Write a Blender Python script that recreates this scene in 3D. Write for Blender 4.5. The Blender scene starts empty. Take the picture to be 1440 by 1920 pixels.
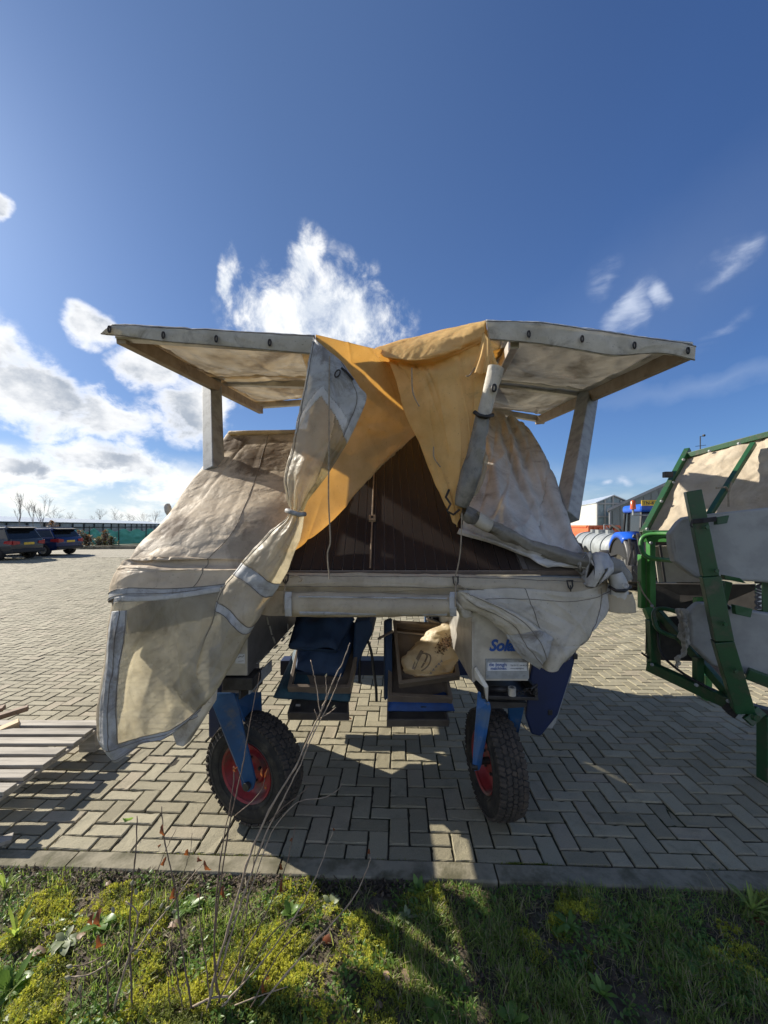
import bpy, bmesh, math, random
import numpy as np
from mathutils import Vector, Matrix, noise as mnoise
random.seed(7); np.random.seed(7)
R = math.radians
scene = bpy.context.scene
col = scene.collection

# ------------------------------------------------------------------ camera
FPX, CX, CY, CH = 721.0, 720.0, 985.0, 1.6
cam_d = bpy.data.cameras.new('camera')
cam = bpy.data.objects.new('camera', cam_d); col.objects.link(cam)
cam.location = (0, 0, CH); cam.rotation_euler = (R(90), 0, 0)
cam_d.sensor_width = 36; cam_d.sensor_fit = 'AUTO'
cam_d.lens = 36 * FPX / 1920; cam_d.shift_y = 25 / 1920
cam_d.clip_start = .05; cam_d.clip_end = 3000
scene.camera = cam
scene.render.resolution_x = 768; scene.render.resolution_y = 1024

# ------------------------------------------------------------------ light
SUN_AZ = (-.862, .507); SUN_EL = R(30)
sd = Vector((SUN_AZ[0]*math.cos(SUN_EL), SUN_AZ[1]*math.cos(SUN_EL), math.sin(SUN_EL)))
sl = bpy.data.lights.new('sun', 'SUN'); sun = bpy.data.objects.new('sun', sl); col.objects.link(sun)
sl.energy = 5.0; sl.angle = R(.55); sl.color = (1, .93, .82)
sun.rotation_euler = sd.to_track_quat('Z', 'Y').to_euler()
vs = scene.view_settings
vs.view_transform = 'Standard'; vs.look = 'None'; vs.gamma = 1; vs.exposure = .76; vs.use_curve_mapping = False
scene.cycles.max_bounces = 8; scene.cycles.transparent_max_bounces = 16
scene.cycles.sample_clamp_indirect = 6
scene.cycles.caustics_reflective = False; scene.cycles.caustics_refractive = False

class NT:
    """small helper for node trees"""
    def __init__(s, tree): s.t = tree
    def n(s, kind, **kw):
        nd = s.t.nodes.new(kind)
        for k, v in kw.items(): setattr(nd, k, v)
        return nd
    def l(s, a, b): s.t.links.new(a, b)
    def put(s, sock, v):
        if hasattr(v, 'links') or hasattr(v, 'is_linked'): s.l(v, sock)
        elif isinstance(v, (tuple, list)) and len(v) == 3 and sock.type == 'RGBA': sock.default_value = (*v, 1)
        else: sock.default_value = v
    def m(s, op, a, b=None, c=None, clamp=False):
        nd = s.n('ShaderNodeMath', operation=op, use_clamp=clamp)
        s.put(nd.inputs[0], a)
        if b is not None: s.put(nd.inputs[1], b)
        if c is not None: s.put(nd.inputs[2], c)
        return nd.outputs[0]
    def mix(s, f, a, b, blend='MIX'):
        nd = s.n('ShaderNodeMix', data_type='RGBA', blend_type=blend)
        s.put(nd.inputs[0], f); s.put(nd.inputs[6], a); s.put(nd.inputs[7], b)
        return nd.outputs[2]
    def ramp(s, f, lo, hi, a=0., b=1., smooth=True):
        nd = s.n('ShaderNodeMapRange', interpolation_type='SMOOTHSTEP' if smooth else 'LINEAR', clamp=True)
        s.put(nd.inputs[0], f); s.put(nd.inputs[1], lo); s.put(nd.inputs[2], hi); nd.inputs[3].default_value = a; nd.inputs[4].default_value = b
        return nd.outputs[0]
    def noise(s, vec, scale, detail=4, rough=.55, dist=0.):
        nd = s.n('ShaderNodeTexNoise')
        if vec is not None: s.l(vec, nd.inputs['Vector'])
        nd.inputs['Scale'].default_value = scale; nd.inputs['Detail'].default_value = detail
        nd.inputs['Roughness'].default_value = rough; nd.inputs['Distortion'].default_value = dist
        return nd.outputs[0]
    def mapping(s, vec, loc=(0,0,0), rot=(0,0,0), sc=(1,1,1), kind='POINT'):
        nd = s.n('ShaderNodeMapping', vector_type=kind)
        s.l(vec, nd.inputs[0]); nd.inputs[1].default_value = loc; nd.inputs[2].default_value = rot; nd.inputs[3].default_value = sc
        return nd.outputs[0]

# ------------------------------------------------------------------ sky with clouds
world = bpy.data.worlds.new('World'); scene.world = world; world.use_nodes = True
wt = world.node_tree; wt.nodes.clear(); W = NT(wt)
out = W.n('ShaderNodeOutputWorld'); bg = W.n('ShaderNodeBackground'); W.l(bg.outputs[0], out.inputs[0])
SKY_STRENGTH = .075
bg.inputs[1].default_value = SKY_STRENGTH
sky = W.n('ShaderNodeTexSky', sky_type='NISHITA'); sky.sun_disc = False
sky.sun_elevation = SUN_EL; sky.sun_rotation = math.atan2(SUN_AZ[0], SUN_AZ[1]) % (2*math.pi)
sky.altitude = 0; sky.air_density = 1.0; sky.dust_density = .6; sky.ozone_density = 2.5
dirv = W.n('ShaderNodeTexCoord').outputs['Generated']
sep = W.n('ShaderNodeSeparateXYZ'); W.l(dirv, sep.inputs[0])
az = W.m('ARCTAN2', sep.outputs[0], sep.outputs[1]); el = W.m('ARCSINE', sep.outputs[2])
hn = W.n('ShaderNodeVectorMath', operation='NORMALIZE'); W.l(W.mapping(dirv, sc=(1, 1, 0)), hn.inputs[0])
hd = W.n('ShaderNodeVectorMath', operation='DOT_PRODUCT'); W.l(hn.outputs[0], hd.inputs[0]); hd.inputs[1].default_value = (SUN_AZ[0], SUN_AZ[1], 0)
hs = hd.outputs['Value']                                       # 1 toward the sun's bearing, -1 away from it
sdp = W.n('ShaderNodeVectorMath', operation='DOT_PRODUCT'); W.l(dirv, sdp.inputs[0]); sdp.inputs[1].default_value = tuple(sd)
ae = W.n('ShaderNodeCombineXYZ'); W.l(az, ae.inputs[0]); W.l(el, ae.inputs[1])
AE = ae.outputs[0]
warp = W.n('ShaderNodeTexNoise'); W.l(dirv, warp.inputs['Vector']); warp.inputs['Scale'].default_value = 9; warp.inputs['Detail'].default_value = 5
warp_c = W.n('ShaderNodeVectorMath', operation='SUBTRACT'); W.l(warp.outputs['Color'], warp_c.inputs[0]); warp_c.inputs[1].default_value = (.5, .5, .5)
warp_s = W.n('ShaderNodeVectorMath', operation='SCALE'); W.l(warp_c.outputs[0], warp_s.inputs[0]); warp_s.inputs['Scale'].default_value = .10
AEw = W.n('ShaderNodeVectorMath', operation='ADD'); W.l(AE, AEw.inputs[0]); W.l(warp_s.outputs[0], AEw.inputs[1])
AEw = AEw.outputs[0]
def dir_of(px, py):
    x, y = (px-CX)/FPX, (CY-py)/FPX
    return math.atan(x), math.atan(y/math.hypot(1, x))
def blob(px, py, rx, ry, rot=0, vec=None):
    a, e = dir_of(px, py); f = 1/FPX
    x = (px-CX)/FPX; sx = f/(1+x*x); sy = f/math.sqrt(1+x*x)
    mp = W.mapping(vec or AEw, (a, e, 0), (0, 0, R(rot)), (rx*sx, ry*sy, 1), 'TEXTURE')
    ln = W.n('ShaderNodeVectorMath', operation='LENGTH'); W.l(mp, ln.inputs[0])
    return W.m('SUBTRACT', 1, ln.outputs['Value'], clamp=True)
def vmax(lst):
    o = lst[0]
    for b in lst[1:]: o = W.m('MAXIMUM', o, b)
    return o
n1 = W.noise(W.mapping(dirv, sc=(1, 1, 1.5)), 13, 9, .62, .25)
n2 = W.noise(W.mapping(dirv, (3, 1, 2), sc=(1, 1, 2.6)), 7, 8, .6, .3)
# dense cumulus
cum = vmax([blob(60, 730, 215, 100, -24), blob(190, 775, 150, 75, -12), blob(-60, 690, 190, 140, -20), blob(225, 868, 200, 58, -4), blob(60, 880, 170, 52, -6),
            blob(370, 765, 115, 78), blob(165, 612, 60, 48), blob(265, 688, 90, 44, -8), blob(-10, 390, 34, 32),
            blob(-330, 820, 300, 130, -10), blob(-420, 600, 260, 160, 0)])
gate = lambda b, k=3.: W.m('MULTIPLY', b, k, clamp=True)
cden = W.m('ADD', cum, W.m('MULTIPLY', W.m('MULTIPLY', W.m('SUBTRACT', n1, .5), 1.5), gate(cum)))
cmask = W.ramp(cden, .13, .66)
# ragged bright cloud above the machine
ragn = W.noise(W.mapping(dirv, (1, 5, 2), (0, .5, 0), (1.15, 1, 1)), 11, 10, .66, .25)
rag = vmax([blob(592, 580, 160, 105, 0), blob(520, 590, 130, 80, 0), blob(655, 600, 150, 100, -10), blob(572, 505, 62, 66, 0), blob(432, 520, 30, 60, 0)])
rden = W.m('ADD', rag, W.m('MULTIPLY', W.m('MULTIPLY', W.m('SUBTRACT', ragn, .5), 2.0), gate(rag)))
rmask = W.ramp(rden, .16, .85)
# thin wisps on the right
wn = W.noise(W.mapping(dirv, (5, 2, 7), (0, R(-35), 0), (1, 1, 3)), 9, 8, .62, .4)
dim = lambda b, k: W.m('MULTIPLY', b, k)
wis = vmax([blob(1180, 582, 80, 34, 35), dim(blob(1130, 525, 50, 40, 60), .55), dim(blob(1370, 480, 90, 30, 28), .62), dim(blob(1345, 625, 110, 24, 20), .42), blob(1235, 560, 30, 26), blob(1176, 900, 34, 14, 10), blob(1140, 905, 20, 9)])
wden = W.m('ADD', wis, W.m('MULTIPLY', W.m('MULTIPLY', W.m('SUBTRACT', wn, .5), 1.6), gate(wis)))
wmask = W.m('MULTIPLY', W.ramp(wden, .05, 1.15), .72)
veil = W.m('MULTIPLY', vmax([blob(1340, 715, 330, 26, 0), dim(blob(1280, 520, 420, 150, 20), .35)]), .16)
# low bright cloud bank along the horizon, strong toward the sun
lown = W.ramp(n2, .40, .62)
lowe = W.m('MULTIPLY', W.ramp(el, .0, .05, .55, 1), W.ramp(el, .08, .17, 1, 0))
sunside = W.ramp(hs, .59, .88, .12, 1)
lmask = W.m('MULTIPLY', W.m('MULTIPLY', lown, lowe), sunside)
hazem = W.m('MULTIPLY', W.ramp(el, .16, -.01, 0, .75), W.ramp(hs, .03, .857, .35, 1))
behind = W.m('MULTIPLY', W.m('MULTIPLY', W.ramp(W.noise(W.mapping(dirv, (9, 9, 1), sc=(1, 1, 2)), 4, 7, .6), .42, .62), W.ramp(el, .05, 1.0, 1, .0)), W.ramp(sep.outputs[1], .2, -.2, 0, .9))  # unseen bright clouds behind the camera, added to lift the shaded sides
skyc = W.mix(1, sky.outputs[0], (.53, .715, 1.03), 'MULTIPLY')
dimf = W.ramp(sdp.outputs['Value'], .25, .8, 1, .70, False); dimc = W.n('ShaderNodeCombineXYZ'); [W.l(dimf, dimc.inputs[k]) for k in range(3)]
skyc = W.mix(1, skyc, dimc.outputs[0], 'MULTIPLY')
skyc = W.mix(W.ramp(hs, -.36, .99, 0, .16), skyc, (2.5, 3.9, 6.2))
skyc = W.mix(hazem, skyc, (6.6, 7.5, 8.2))
lit = W.ramp(cden, .30, .72)                                   # thick cores go grey, rims stay bright
shade_n = W.ramp(W.noise(W.mapping(dirv, (0, 0, .06), sc=(1, 1, 1.4)), 10, 6, .6), .35, .7)
cumc = W.mix(W.m('MULTIPLY', lit, W.m('ADD', .35, W.m('MULTIPLY', shade_n, .6))), (10.5, 10.4, 10.2), (3.1, 3.6, 4.4))
c = W.mix(veil, skyc, (5.6, 6.4, 7.6))
c = W.mix(wmask, c, (6.2, 6.8, 8.0))
c = W.mix(lmask, c, (9.4, 9.3, 8.8))
c = W.mix(W.m('MULTIPLY', behind, .9), c, (14, 14, 14))
c = W.mix(cmask, c, cumc)
c = W.mix(W.m('MULTIPLY', rmask, .93), c, W.mix(W.ramp(ragn, .4, .65), (6.2, 6.7, 7.4), (9.2, 9.2, 9.1)))
W.l(c, bg.inputs[0])

# ------------------------------------------------------------------ helpers
def P(px, py, z):
    return Vector(((px-CX)/FPX*z, z, CH-(py-CY)/FPX*z))
def G(px, py, h=0.):
    return P(px, py, (CH-h)*FPX/(py-CY))

def empty(name, loc, label=None, cat=None, group=None, rz=0):
    o = bpy.data.objects.new(name, None); col.objects.link(o)
    o.location = loc; o.rotation_euler.z = rz; o.empty_display_size = .1
    tag(o, label, cat, group); return o
def tag(o, label=None, cat=None, group=None, kind=None):
    if label: o['label'] = label
    if cat: o['category'] = cat
    if group: o['group'] = group
    if kind: o['kind'] = kind
    return o
def root_off(parent):
    v = Vector((0, 0, 0)); p = parent
    while p is not None: v += p.location; p = p.parent
    return v

class MB:
    def __init__(s): s.v = []; s.f = []
    def add(s, vs, fs):
        b = len(s.v); s.v += [tuple(x) for x in vs]; s.f += [tuple(b+i for i in f) for f in fs]; return s
    def box(s, c, d, rot=None):
        x, y, z = d[0]/2, d[1]/2, d[2]/2
        vs = [Vector(q) for q in ((-x,-y,-z),(x,-y,-z),(x,y,-z),(-x,y,-z),(-x,-y,z),(x,-y,z),(x,y,z),(-x,y,z))]
        if rot is not None: vs = [rot @ q for q in vs]
        c = Vector(c)
        return s.add([q+c for q in vs], [(3,2,1,0),(4,5,6,7),(0,1,5,4),(1,2,6,5),(2,3,7,6),(3,0,4,7)])
    def bb(s, lo, hi): return s.box([(a+b)/2 for a, b in zip(lo, hi)], [abs(b-a) for a, b in zip(lo, hi)])
    def beam(s, p0, p1, w, h, up=(0,0,1)):
        p0, p1 = Vector(p0), Vector(p1); d = (p1-p0); L = d.length; d.normalize()
        sx = d.cross(Vector(up))
        if sx.length < 1e-4: sx = d.cross(Vector((0,1,0)))
        sx.normalize(); uz = sx.cross(d)
        M = Matrix((sx, d, uz)).transposed()
        return s.box((p0+p1)/2, (w, L, h), M)
    def tube(s, pts, r, n=8, cap=True, closed=False):
        pts = [Vector(p) for p in pts]; m = len(pts); vs = []; fs = []
        prev = None
        for i, p in enumerate(pts):
            t = (pts[min(i+1, m-1)]-pts[max(i-1, 0)]).normalized()
            if prev is None:
                a = Vector((0,0,1)) if abs(t.z) < .9 else Vector((0,1,0)); x = t.cross(a).normalized()
            else:
                x = prev - t*prev.dot(t)
                x = x.normalized() if x.length > 1e-5 else t.orthogonal().normalized()
            prev = x; y = t.cross(x)
            rr = r[i] if isinstance(r, (list, tuple)) else r
            for k in range(n):
                a = 2*math.pi*k/n; vs.append(p+x*(rr*math.cos(a))+y*(rr*math.sin(a)))
        for i in range(m-1):
            for k in range(n):
                fs.append((i*n+k, i*n+(k+1)%n, (i+1)*n+(k+1)%n, (i+1)*n+k))
        if cap: fs += [tuple(range(n-1, -1, -1)), tuple((m-1)*n+k for k in range(n))]
        return s.add(vs, fs)
    def lathe(s, prof, n=32, M=None):
        """prof (x along axis, radius); axis = local X"""
        vs = []; fs = []; m = len(prof)
        for x, r in prof:
            for k in range(n):
                a = 2*math.pi*k/n; vs.append(Vector((x, r*math.cos(a), r*math.sin(a))))
        for i in range(m-1):
            for k in range(n): fs.append((i*n+k, i*n+(k+1)%n, (i+1)*n+(k+1)%n, (i+1)*n+k))
        if M is not None: vs = [M @ q for q in vs]
        return s.add(vs, fs)
    def disc(s, x, r, n=32, M=None, flip=False):
        vs = [Vector((x, r*math.cos(2*math.pi*k/n), r*math.sin(2*math.pi*k/n))) for k in range(n)]
        if M is not None: vs = [M @ q for q in vs]
        return s.add(vs, [tuple(range(n)) if not flip else tuple(range(n-1, -1, -1))])
    def prism(s, poly, d):
        """poly: 3D points, extruded by vector d"""
        d = Vector(d); a = [Vector(p) for p in poly]; n = len(a)
        nrm = sum(((a[i]-a[0]).cross(a[(i+1) % n]-a[0]) for i in range(1, n-1)), Vector())
        if nrm.dot(d) > 0: a = a[::-1]
        return s.add(a+[p+d for p in a], [tuple(range(n)), tuple(range(2*n-1, n-1, -1))]+[(i, n+i, n+(i+1) % n, (i+1) % n) for i in range(n)])
    def build(s, name, mat, parent=None, smooth=False, bevel=0, sub=0, solid=0, seg=2, auto=None):
        me = bpy.data.meshes.new(name); off = root_off(parent)
        me.from_pydata([(x-off.x, y-off.y, z-off.z) for x, y, z in s.v], [], s.f); me.update()
        if mat: me.materials.append(mat)
        if auto: me.shade_smooth(); me.set_sharp_from_angle(angle=R(auto))
        elif smooth: me.shade_smooth()
        o = bpy.data.objects.new(name, me); col.objects.link(o)
        if parent: o.parent = parent
        if solid:
            md = o.modifiers.new('solid', 'SOLIDIFY'); md.thickness = solid; md.offset = 0
        if bevel:
            md = o.modifiers.new('bevel', 'BEVEL'); md.width = bevel; md.segments = seg; md.limit_method = 'ANGLE'; md.angle_limit = R(40)
        if sub:
            md = o.modifiers.new('sub', 'SUBSURF'); md.levels = sub; md.render_levels = sub
        return o

def copy_tree(o, parent=None):
    c = o.copy(); col.objects.link(c)
    if parent is not None: c.parent = parent
    for ch in list(o.children): copy_tree(ch, c)
    return c

def catmull(pts, n):
    pts = np.asarray(pts, float); m = len(pts)
    if m == 1: return np.repeat(pts, n, 0)
    e = np.vstack([2*pts[0]-pts[1], pts, 2*pts[-1]-pts[-2]])
    t = np.linspace(0, m-1-1e-9, n); i = np.floor(t).astype(int); f = (t-i)[:, None]
    p0, p1, p2, p3 = e[i], e[i+1], e[i+2], e[i+3]
    return .5*((2*p1)+(-p0+p2)*f+(2*p0-5*p1+4*p2-p3)*f*f+(-p0+3*p1-3*p2+p3)*f**3)
def surf(rows, nu, nv, chord=False):
    """rows of (px,py,z) control points -> (nv,nu,3) world grid"""
    rr = np.array([catmull([tuple(P(*q)) if not isinstance(q, Vector) else tuple(q) for q in r], nu) for r in rows])
    return np.stack([catmull(rr[:, k], nv) for k in range(nu)], 1)
def grid_normals(g):
    du = np.gradient(g, axis=1); dv = np.gradient(g, axis=0)
    n = np.cross(du, dv); return n/(np.linalg.norm(n, axis=2, keepdims=True)+1e-9)
def wrinkle(g, amp=.008, sc=7., seed=0, aniso=(1, 1, 1), fine=.35, edge=True):
    n = grid_normals(g); nv, nu = g.shape[:2]; d = np.zeros((nv, nu))
    for j in range(nv):
        for i in range(nu):
            p = Vector((g[j, i, 0]*sc*aniso[0]+seed*3.1, g[j, i, 1]*sc*aniso[1]+seed, g[j, i, 2]*sc*aniso[2]-seed*1.7))
            a = mnoise.noise(p); b = 1-2*abs(mnoise.noise(p*1.9+Vector((7, 3, 1))))
            d[j, i] = a*.8+b*.5*fine*2+mnoise.noise(p*5.3)*fine*.35
    return g+n*(d*amp)[:, :, None]
def folds(g, fn):
    """displace by fn(u,v) metres along normal"""
    n = grid_normals(g); nv, nu = g.shape[:2]
    v, u = np.mgrid[0:1:nv*1j, 0:1:nu*1j]
    return g+n*fn(u, v)[:, :, None]
def creases(g, n, amp, seed, w=.02, ang=None, spread=.6, lmin=.15, lmax=.5):
    r = random.Random(seed); nv, nu = g.shape[:2]; v, u = np.mgrid[0:1:nv*1j, 0:1:nu*1j]; d = np.zeros((nv, nu))
    for _ in range(n):
        cu, cv = r.random(), r.random(); a = (ang if ang is not None else r.uniform(0, 3.14))+r.gauss(0, spread); L = r.uniform(lmin, lmax)
        ca, sa = math.cos(a), math.sin(a); s = (u-cu)*ca+(v-cv)*sa; t = -(u-cu)*sa+(v-cv)*ca+.25*r.uniform(-1, 1)*s*s
        k = r.choice((1, 1, -1))*amp*r.uniform(.4, 1); ww = w*r.uniform(.6, 1.8)
        d += k*np.exp(-np.abs(t)/ww)*np.clip(1-(s/L)**2, 0, 1)
    return g+grid_normals(g)*d[:, :, None]
def cloth(g, classes, parent, solid=.0016, smooth=True):
    """classes: list of (name, material, mask_fn(u,v)); faces go to the first class whose mask holds"""
    nv, nu = g.shape[:2]
    v, u = np.mgrid[0:nv-1, 0:nu-1]; u = (u+.5)/(nu-1); v = (v+.5)/(nv-1)
    left = np.ones(u.shape, bool); res = []
    for name, mat, fn in classes:
        k = left & (fn(u, v) if fn else True); left &= ~k
        js, is_ = np.nonzero(k)
        if not len(js): continue
        used = {}; vs = []; fs = []
        def vid(j, i):
            q = (j, i)
            if q not in used: used[q] = len(vs); vs.append(tuple(g[j, i]))
            return used[q]
        for j, i in zip(js, is_): fs.append((vid(j, i), vid(j, i+1), vid(j+1, i+1), vid(j+1, i)))
        b = MB(); b.add(vs, fs); res.append(b.build(name, mat, parent, smooth=smooth, solid=solid))
    return res
def text(body, size, loc, rot, mat, parent, name='lettering', shear=0, ext=.0006, align='LEFT', offset=0, xs=1):
    cu = bpy.data.curves.new(name, 'FONT'); cu.body = body; cu.size = size; cu.shear = shear; cu.extrude = ext; cu.align_x = align; cu.offset = offset
    cu.resolution_u = 3
    o = bpy.data.objects.new(name, cu); col.objects.link(o); o.location = Vector(loc)-root_off(parent); o.rotation_euler = rot; o.scale = (xs, 1, 1)
    bpy.context.view_layer.update()
    me = bpy.data.meshes.new_from_object(o.evaluated_get(bpy.context.evaluated_depsgraph_get())); loc_ = o.location.copy(); bpy.data.objects.remove(o); bpy.data.curves.remove(cu)
    o = bpy.data.objects.new(name, me); col.objects.link(o); o.location = loc_; o.rotation_euler = rot; o.scale = (xs, 1, 1)
    me.materials.clear(); me.materials.append(mat); o.parent = parent; return o
# ------------------------------------------------------------------ materials
MATS = {}
def newmat(name):
    m = bpy.data.materials.new(name); m.use_nodes = True; t = m.node_tree; t.nodes.clear()
    n = NT(t); o = n.n('ShaderNodeOutputMaterial'); MATS[name] = m
    return m, n, o
def pbsdf(n, color, rough=.6, metal=0., spec=.5, bump=None, bstr=.3, bdist=.01):
    b = n.n('ShaderNodeBsdfPrincipled'); n.put(b.inputs['Base Color'], color); n.put(b.inputs['Roughness'], rough)
    n.put(b.inputs['Metallic'], metal); b.inputs['Specular IOR Level'].default_value = spec
    if bump is not None:
        k = n.n('ShaderNodeBump'); k.inputs['Strength'].default_value = bstr; k.inputs['Distance'].default_value = bdist
        n.l(bump, k.inputs['Height']); n.l(k.outputs[0], b.inputs['Normal'])
    return b
def simple(name, c1, c2=None, rough=.6, metal=0., scale=8, lo=.4, hi=.65, bstr=.15, spec=.5, dirt=None, dlo=.56, dhi=.72, dscale=3, coord='Object', rvar=.12, rand=0., aniso=(1,1,1)):
    m, n, o = newmat(name)
    tc = n.n('ShaderNodeTexCoord').outputs[coord]
    if aniso != (1,1,1): tc = n.mapping(tc, sc=aniso)
    a = n.noise(tc, scale, 6, .6); f = n.ramp(a, lo, hi)
    c = n.mix(f, c1, c2 or tuple(x*.72 for x in c1))
    if dirt: c = n.mix(n.ramp(n.noise(tc, dscale, 8, .65), dlo, dhi, 0, .85), c, dirt)
    if rand:
        oi = n.n('ShaderNodeObjectInfo').outputs['Random']
        c = n.mix(1, c, n.mix(oi, (1-rand,)*3, (1+rand,)*3), 'MULTIPLY')
    fine = n.noise(tc, scale*9, 4, .6)
    r = n.m('ADD', rough-rvar/2, n.m('MULTIPLY', fine, rvar))
    b = pbsdf(n, c, r, metal, spec, fine, bstr, .004)
    n.l(b.outputs[0], o.inputs[0]); return m
def sheet(name, c1, c2, dirt, spots=(), trans=.4, tcol=None, rough=.62, clear=0., clear_col=(.95,.92,.8), dlo=.5, dhi=.7, dscale=4, dirtamt=.8, sc=6, spec=.14, dark=None):
    """PVC tarpaulin: diffuse + translucent (+ see-through for the clear windows)"""
    m, n, o = newmat(name)
    tc = n.n('ShaderNodeTexCoord').outputs['Object']
    a = n.ramp(n.noise(tc, sc, 7, .62), .35, .68)
    base = n.mix(a, c1, c2)
    dn = n.ramp(n.noise(n.mapping(tc, (3,1,5)), dscale, 10, .68, .6), dlo, dhi, 0, dirtamt)
    c = n.mix(dn, base, dirt)
    if dark:
        c = n.mix(n.ramp(n.noise(n.mapping(tc, (8,2,1)), 2.3, 9, .7, .4), .56, .74, 0, .8), c, dark)
    for (sx, sy, sz, sr, amt) in spots:
        vd = n.n('ShaderNodeVectorMath', operation='DISTANCE'); n.l(tc, vd.inputs[0]); vd.inputs[1].default_value = (sx, sy, sz)
        k = n.m('SUBTRACT', 1, n.m('DIVIDE', vd.outputs['Value'], sr), clamp=True)
        k = n.m('ADD', k, n.m('MULTIPLY', n.m('SUBTRACT', n.noise(n.mapping(tc, sc=(1, .6, .6)), 9, 9, .72, .5), .5), 1.5)); k = n.m('MULTIPLY', n.ramp(k, .28, .62, 0, amt), n.ramp(vd.outputs['Value'], sr*1.25, sr*.9))
        c = n.mix(k, c, dark or tuple(x*.5 for x in dirt))
    spk = n.ramp(n.noise(tc, 95, 3, .5), .66, .74, 0, .45)
    c = n.mix(spk, c, tuple(x*.35 for x in dirt))
    gr = n.ramp(n.noise(n.mapping(tc, (2, 7, 1), sc=(1.6, 1, .7)), 15, 12, .78, .3), .52, .76, 0, .36)
    c = n.mix(gr, c, dirt)
    weave = n.noise(tc, 420, 2, .5); cre = n.noise(n.mapping(tc, sc=(1,1,1.6)), 22, 6, .6, .8)
    wv = n.n('ShaderNodeTexNoise'); n.l(tc, wv.inputs['Vector']); wv.inputs['Scale'].default_value = 5; wv.inputs['Detail'].default_value = 5
    def crumple(scale, amt, wd):
        ad = n.n('ShaderNodeVectorMath', operation='MULTIPLY_ADD'); n.l(wv.outputs['Color'], ad.inputs[0]); ad.inputs[1].default_value = (amt,)*3; n.l(tc, ad.inputs[2])
        vo = n.n('ShaderNodeTexVoronoi', feature='DISTANCE_TO_EDGE'); n.l(ad.outputs[0], vo.inputs['Vector']); vo.inputs['Scale'].default_value = scale
        return n.ramp(vo.outputs['Distance'], 0, wd, 0, 1)
    k1, k2 = crumple(4.5, .35, .22), crumple(13, .16, .25)
    soft = n.ramp(n.noise(tc, 3.3, 3), .42, .6)
    c = n.mix(n.m('MULTIPLY', n.m('SUBTRACT', 1, k1), n.m('MULTIPLY', soft, .14)), c, dirt)
    h = n.m('ADD', n.m('ADD', n.m('MULTIPLY', weave, .15), cre), n.m('ADD', n.m('MULTIPLY', k1, 1.6), n.m('MULTIPLY', n.m('MULTIPLY', k2, soft), .7)))
    b = pbsdf(n, c, n.ramp(a, 0, 1, rough-.08, rough+.1), 0, spec, h, .26, .007)
    tr = n.n('ShaderNodeBsdfTranslucent'); n.put(tr.inputs[0], n.mix(.55, n.mix(dn, tcol or c1, tuple(x*.5 for x in dirt)), n.mix(1, c, (1.25, 1.2, 1.05), 'MULTIPLY')))
    mx = n.n('ShaderNodeMixShader'); mx.inputs[0].default_value = trans; n.l(b.outputs[0], mx.inputs[1]); n.l(tr.outputs[0], mx.inputs[2])
    res = mx.outputs[0]
    if clear:
        tp = n.n('ShaderNodeBsdfTransparent'); n.put(tp.inputs[0], clear_col)
        m2 = n.n('ShaderNodeMixShader'); n.put(m2.inputs[0], n.m('MULTIPLY', n.m('SUBTRACT', 1, n.m('MULTIPLY', dn, .6)), n.ramp(a, 0, 1, clear, clear*.72)))
        n.l(res, m2.inputs[1]); n.l(tp.outputs[0], m2.inputs[2]); res = m2.outputs[0]
    n.l(res, o.inputs[0]); return m

M = MATS
# cloths
sheet('tarp_beige', (.74,.63,.465), (.60,.50,.365), (.19,.14,.095), spots=[(-.88,.85,2.05,.44,.85),(-1.22,1.0,2.22,.26,.8),(-1.19,.2,1.57,.17,.95),(-.7,.1,1.5,.3,.4)], trans=.30, tcol=(.75,.6,.35), dscale=2.4, dlo=.46, dhi=.62, dark=(.13,.085,.05), dirtamt=.6)
sheet('tarp_grey', (.64,.635,.61), (.50,.495,.47), (.15,.13,.11), trans=.22, tcol=(.6,.55,.42), dscale=4, dlo=.5, dhi=.75)
sheet('tarp_white', (.66,.62,.53), (.52,.48,.39), (.17,.14,.10), trans=.25, tcol=(.75,.66,.42), dscale=6, dlo=.52, dhi=.75)
sheet('tarp_cream', (.60,.53,.40), (.48,.41,.30), (.22,.17,.11), trans=.30, tcol=(.8,.66,.38), dscale=5, dlo=.54, dhi=.78)
sheet('hem_grey', (.50,.50,.49), (.40,.40,.38), (.15,.13,.11), trans=.12, tcol=(.5,.5,.45), dscale=7, dlo=.45, dhi=.68)
sheet('tarp_yellow', (.70,.53,.28), (.62,.45,.21), (.28,.18,.08), trans=.52, tcol=(.90,.68,.32), dscale=3.5, dlo=.6, dhi=.85, rough=.55)
sheet('tarp_yellow_pale', (.84,.63,.29), (.73,.52,.21), (.28,.20,.10), trans=.48, tcol=(.92,.70,.36), dscale=5, dlo=.58, dhi=.82)
sheet('clear_plastic', (.62,.58,.48), (.50,.46,.37), (.28,.24,.16), trans=.45, tcol=(.82,.76,.60), clear=.45, clear_col=(.96,.94,.87), rough=.45, spec=.25, dscale=5, dlo=.45, dhi=.75, dirtamt=.7)
sheet('murky_plastic', (.42,.38,.28), (.28,.26,.20), (.13,.12,.09), trans=.4, tcol=(.75,.62,.34), clear=.30, clear_col=(.8,.75,.6), rough=.3, spec=.35, dscale=6, dlo=.42, dhi=.72)
sheet('canopy_film', (.50,.45,.36), (.38,.33,.25), (.24,.18,.12), trans=.5, tcol=(.75,.62,.42), clear=.42, clear_col=(.85,.78,.64), rough=.35, dscale=3, dlo=.45, dhi=.7)
sheet('canopy_film_grey', (.52,.50,.46), (.42,.40,.36), (.27,.24,.2), trans=.40, tcol=(.7,.66,.58), clear=.10, clear_col=(.85,.83,.78), rough=.35, dscale=3, dlo=.45, dhi=.7)
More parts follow.
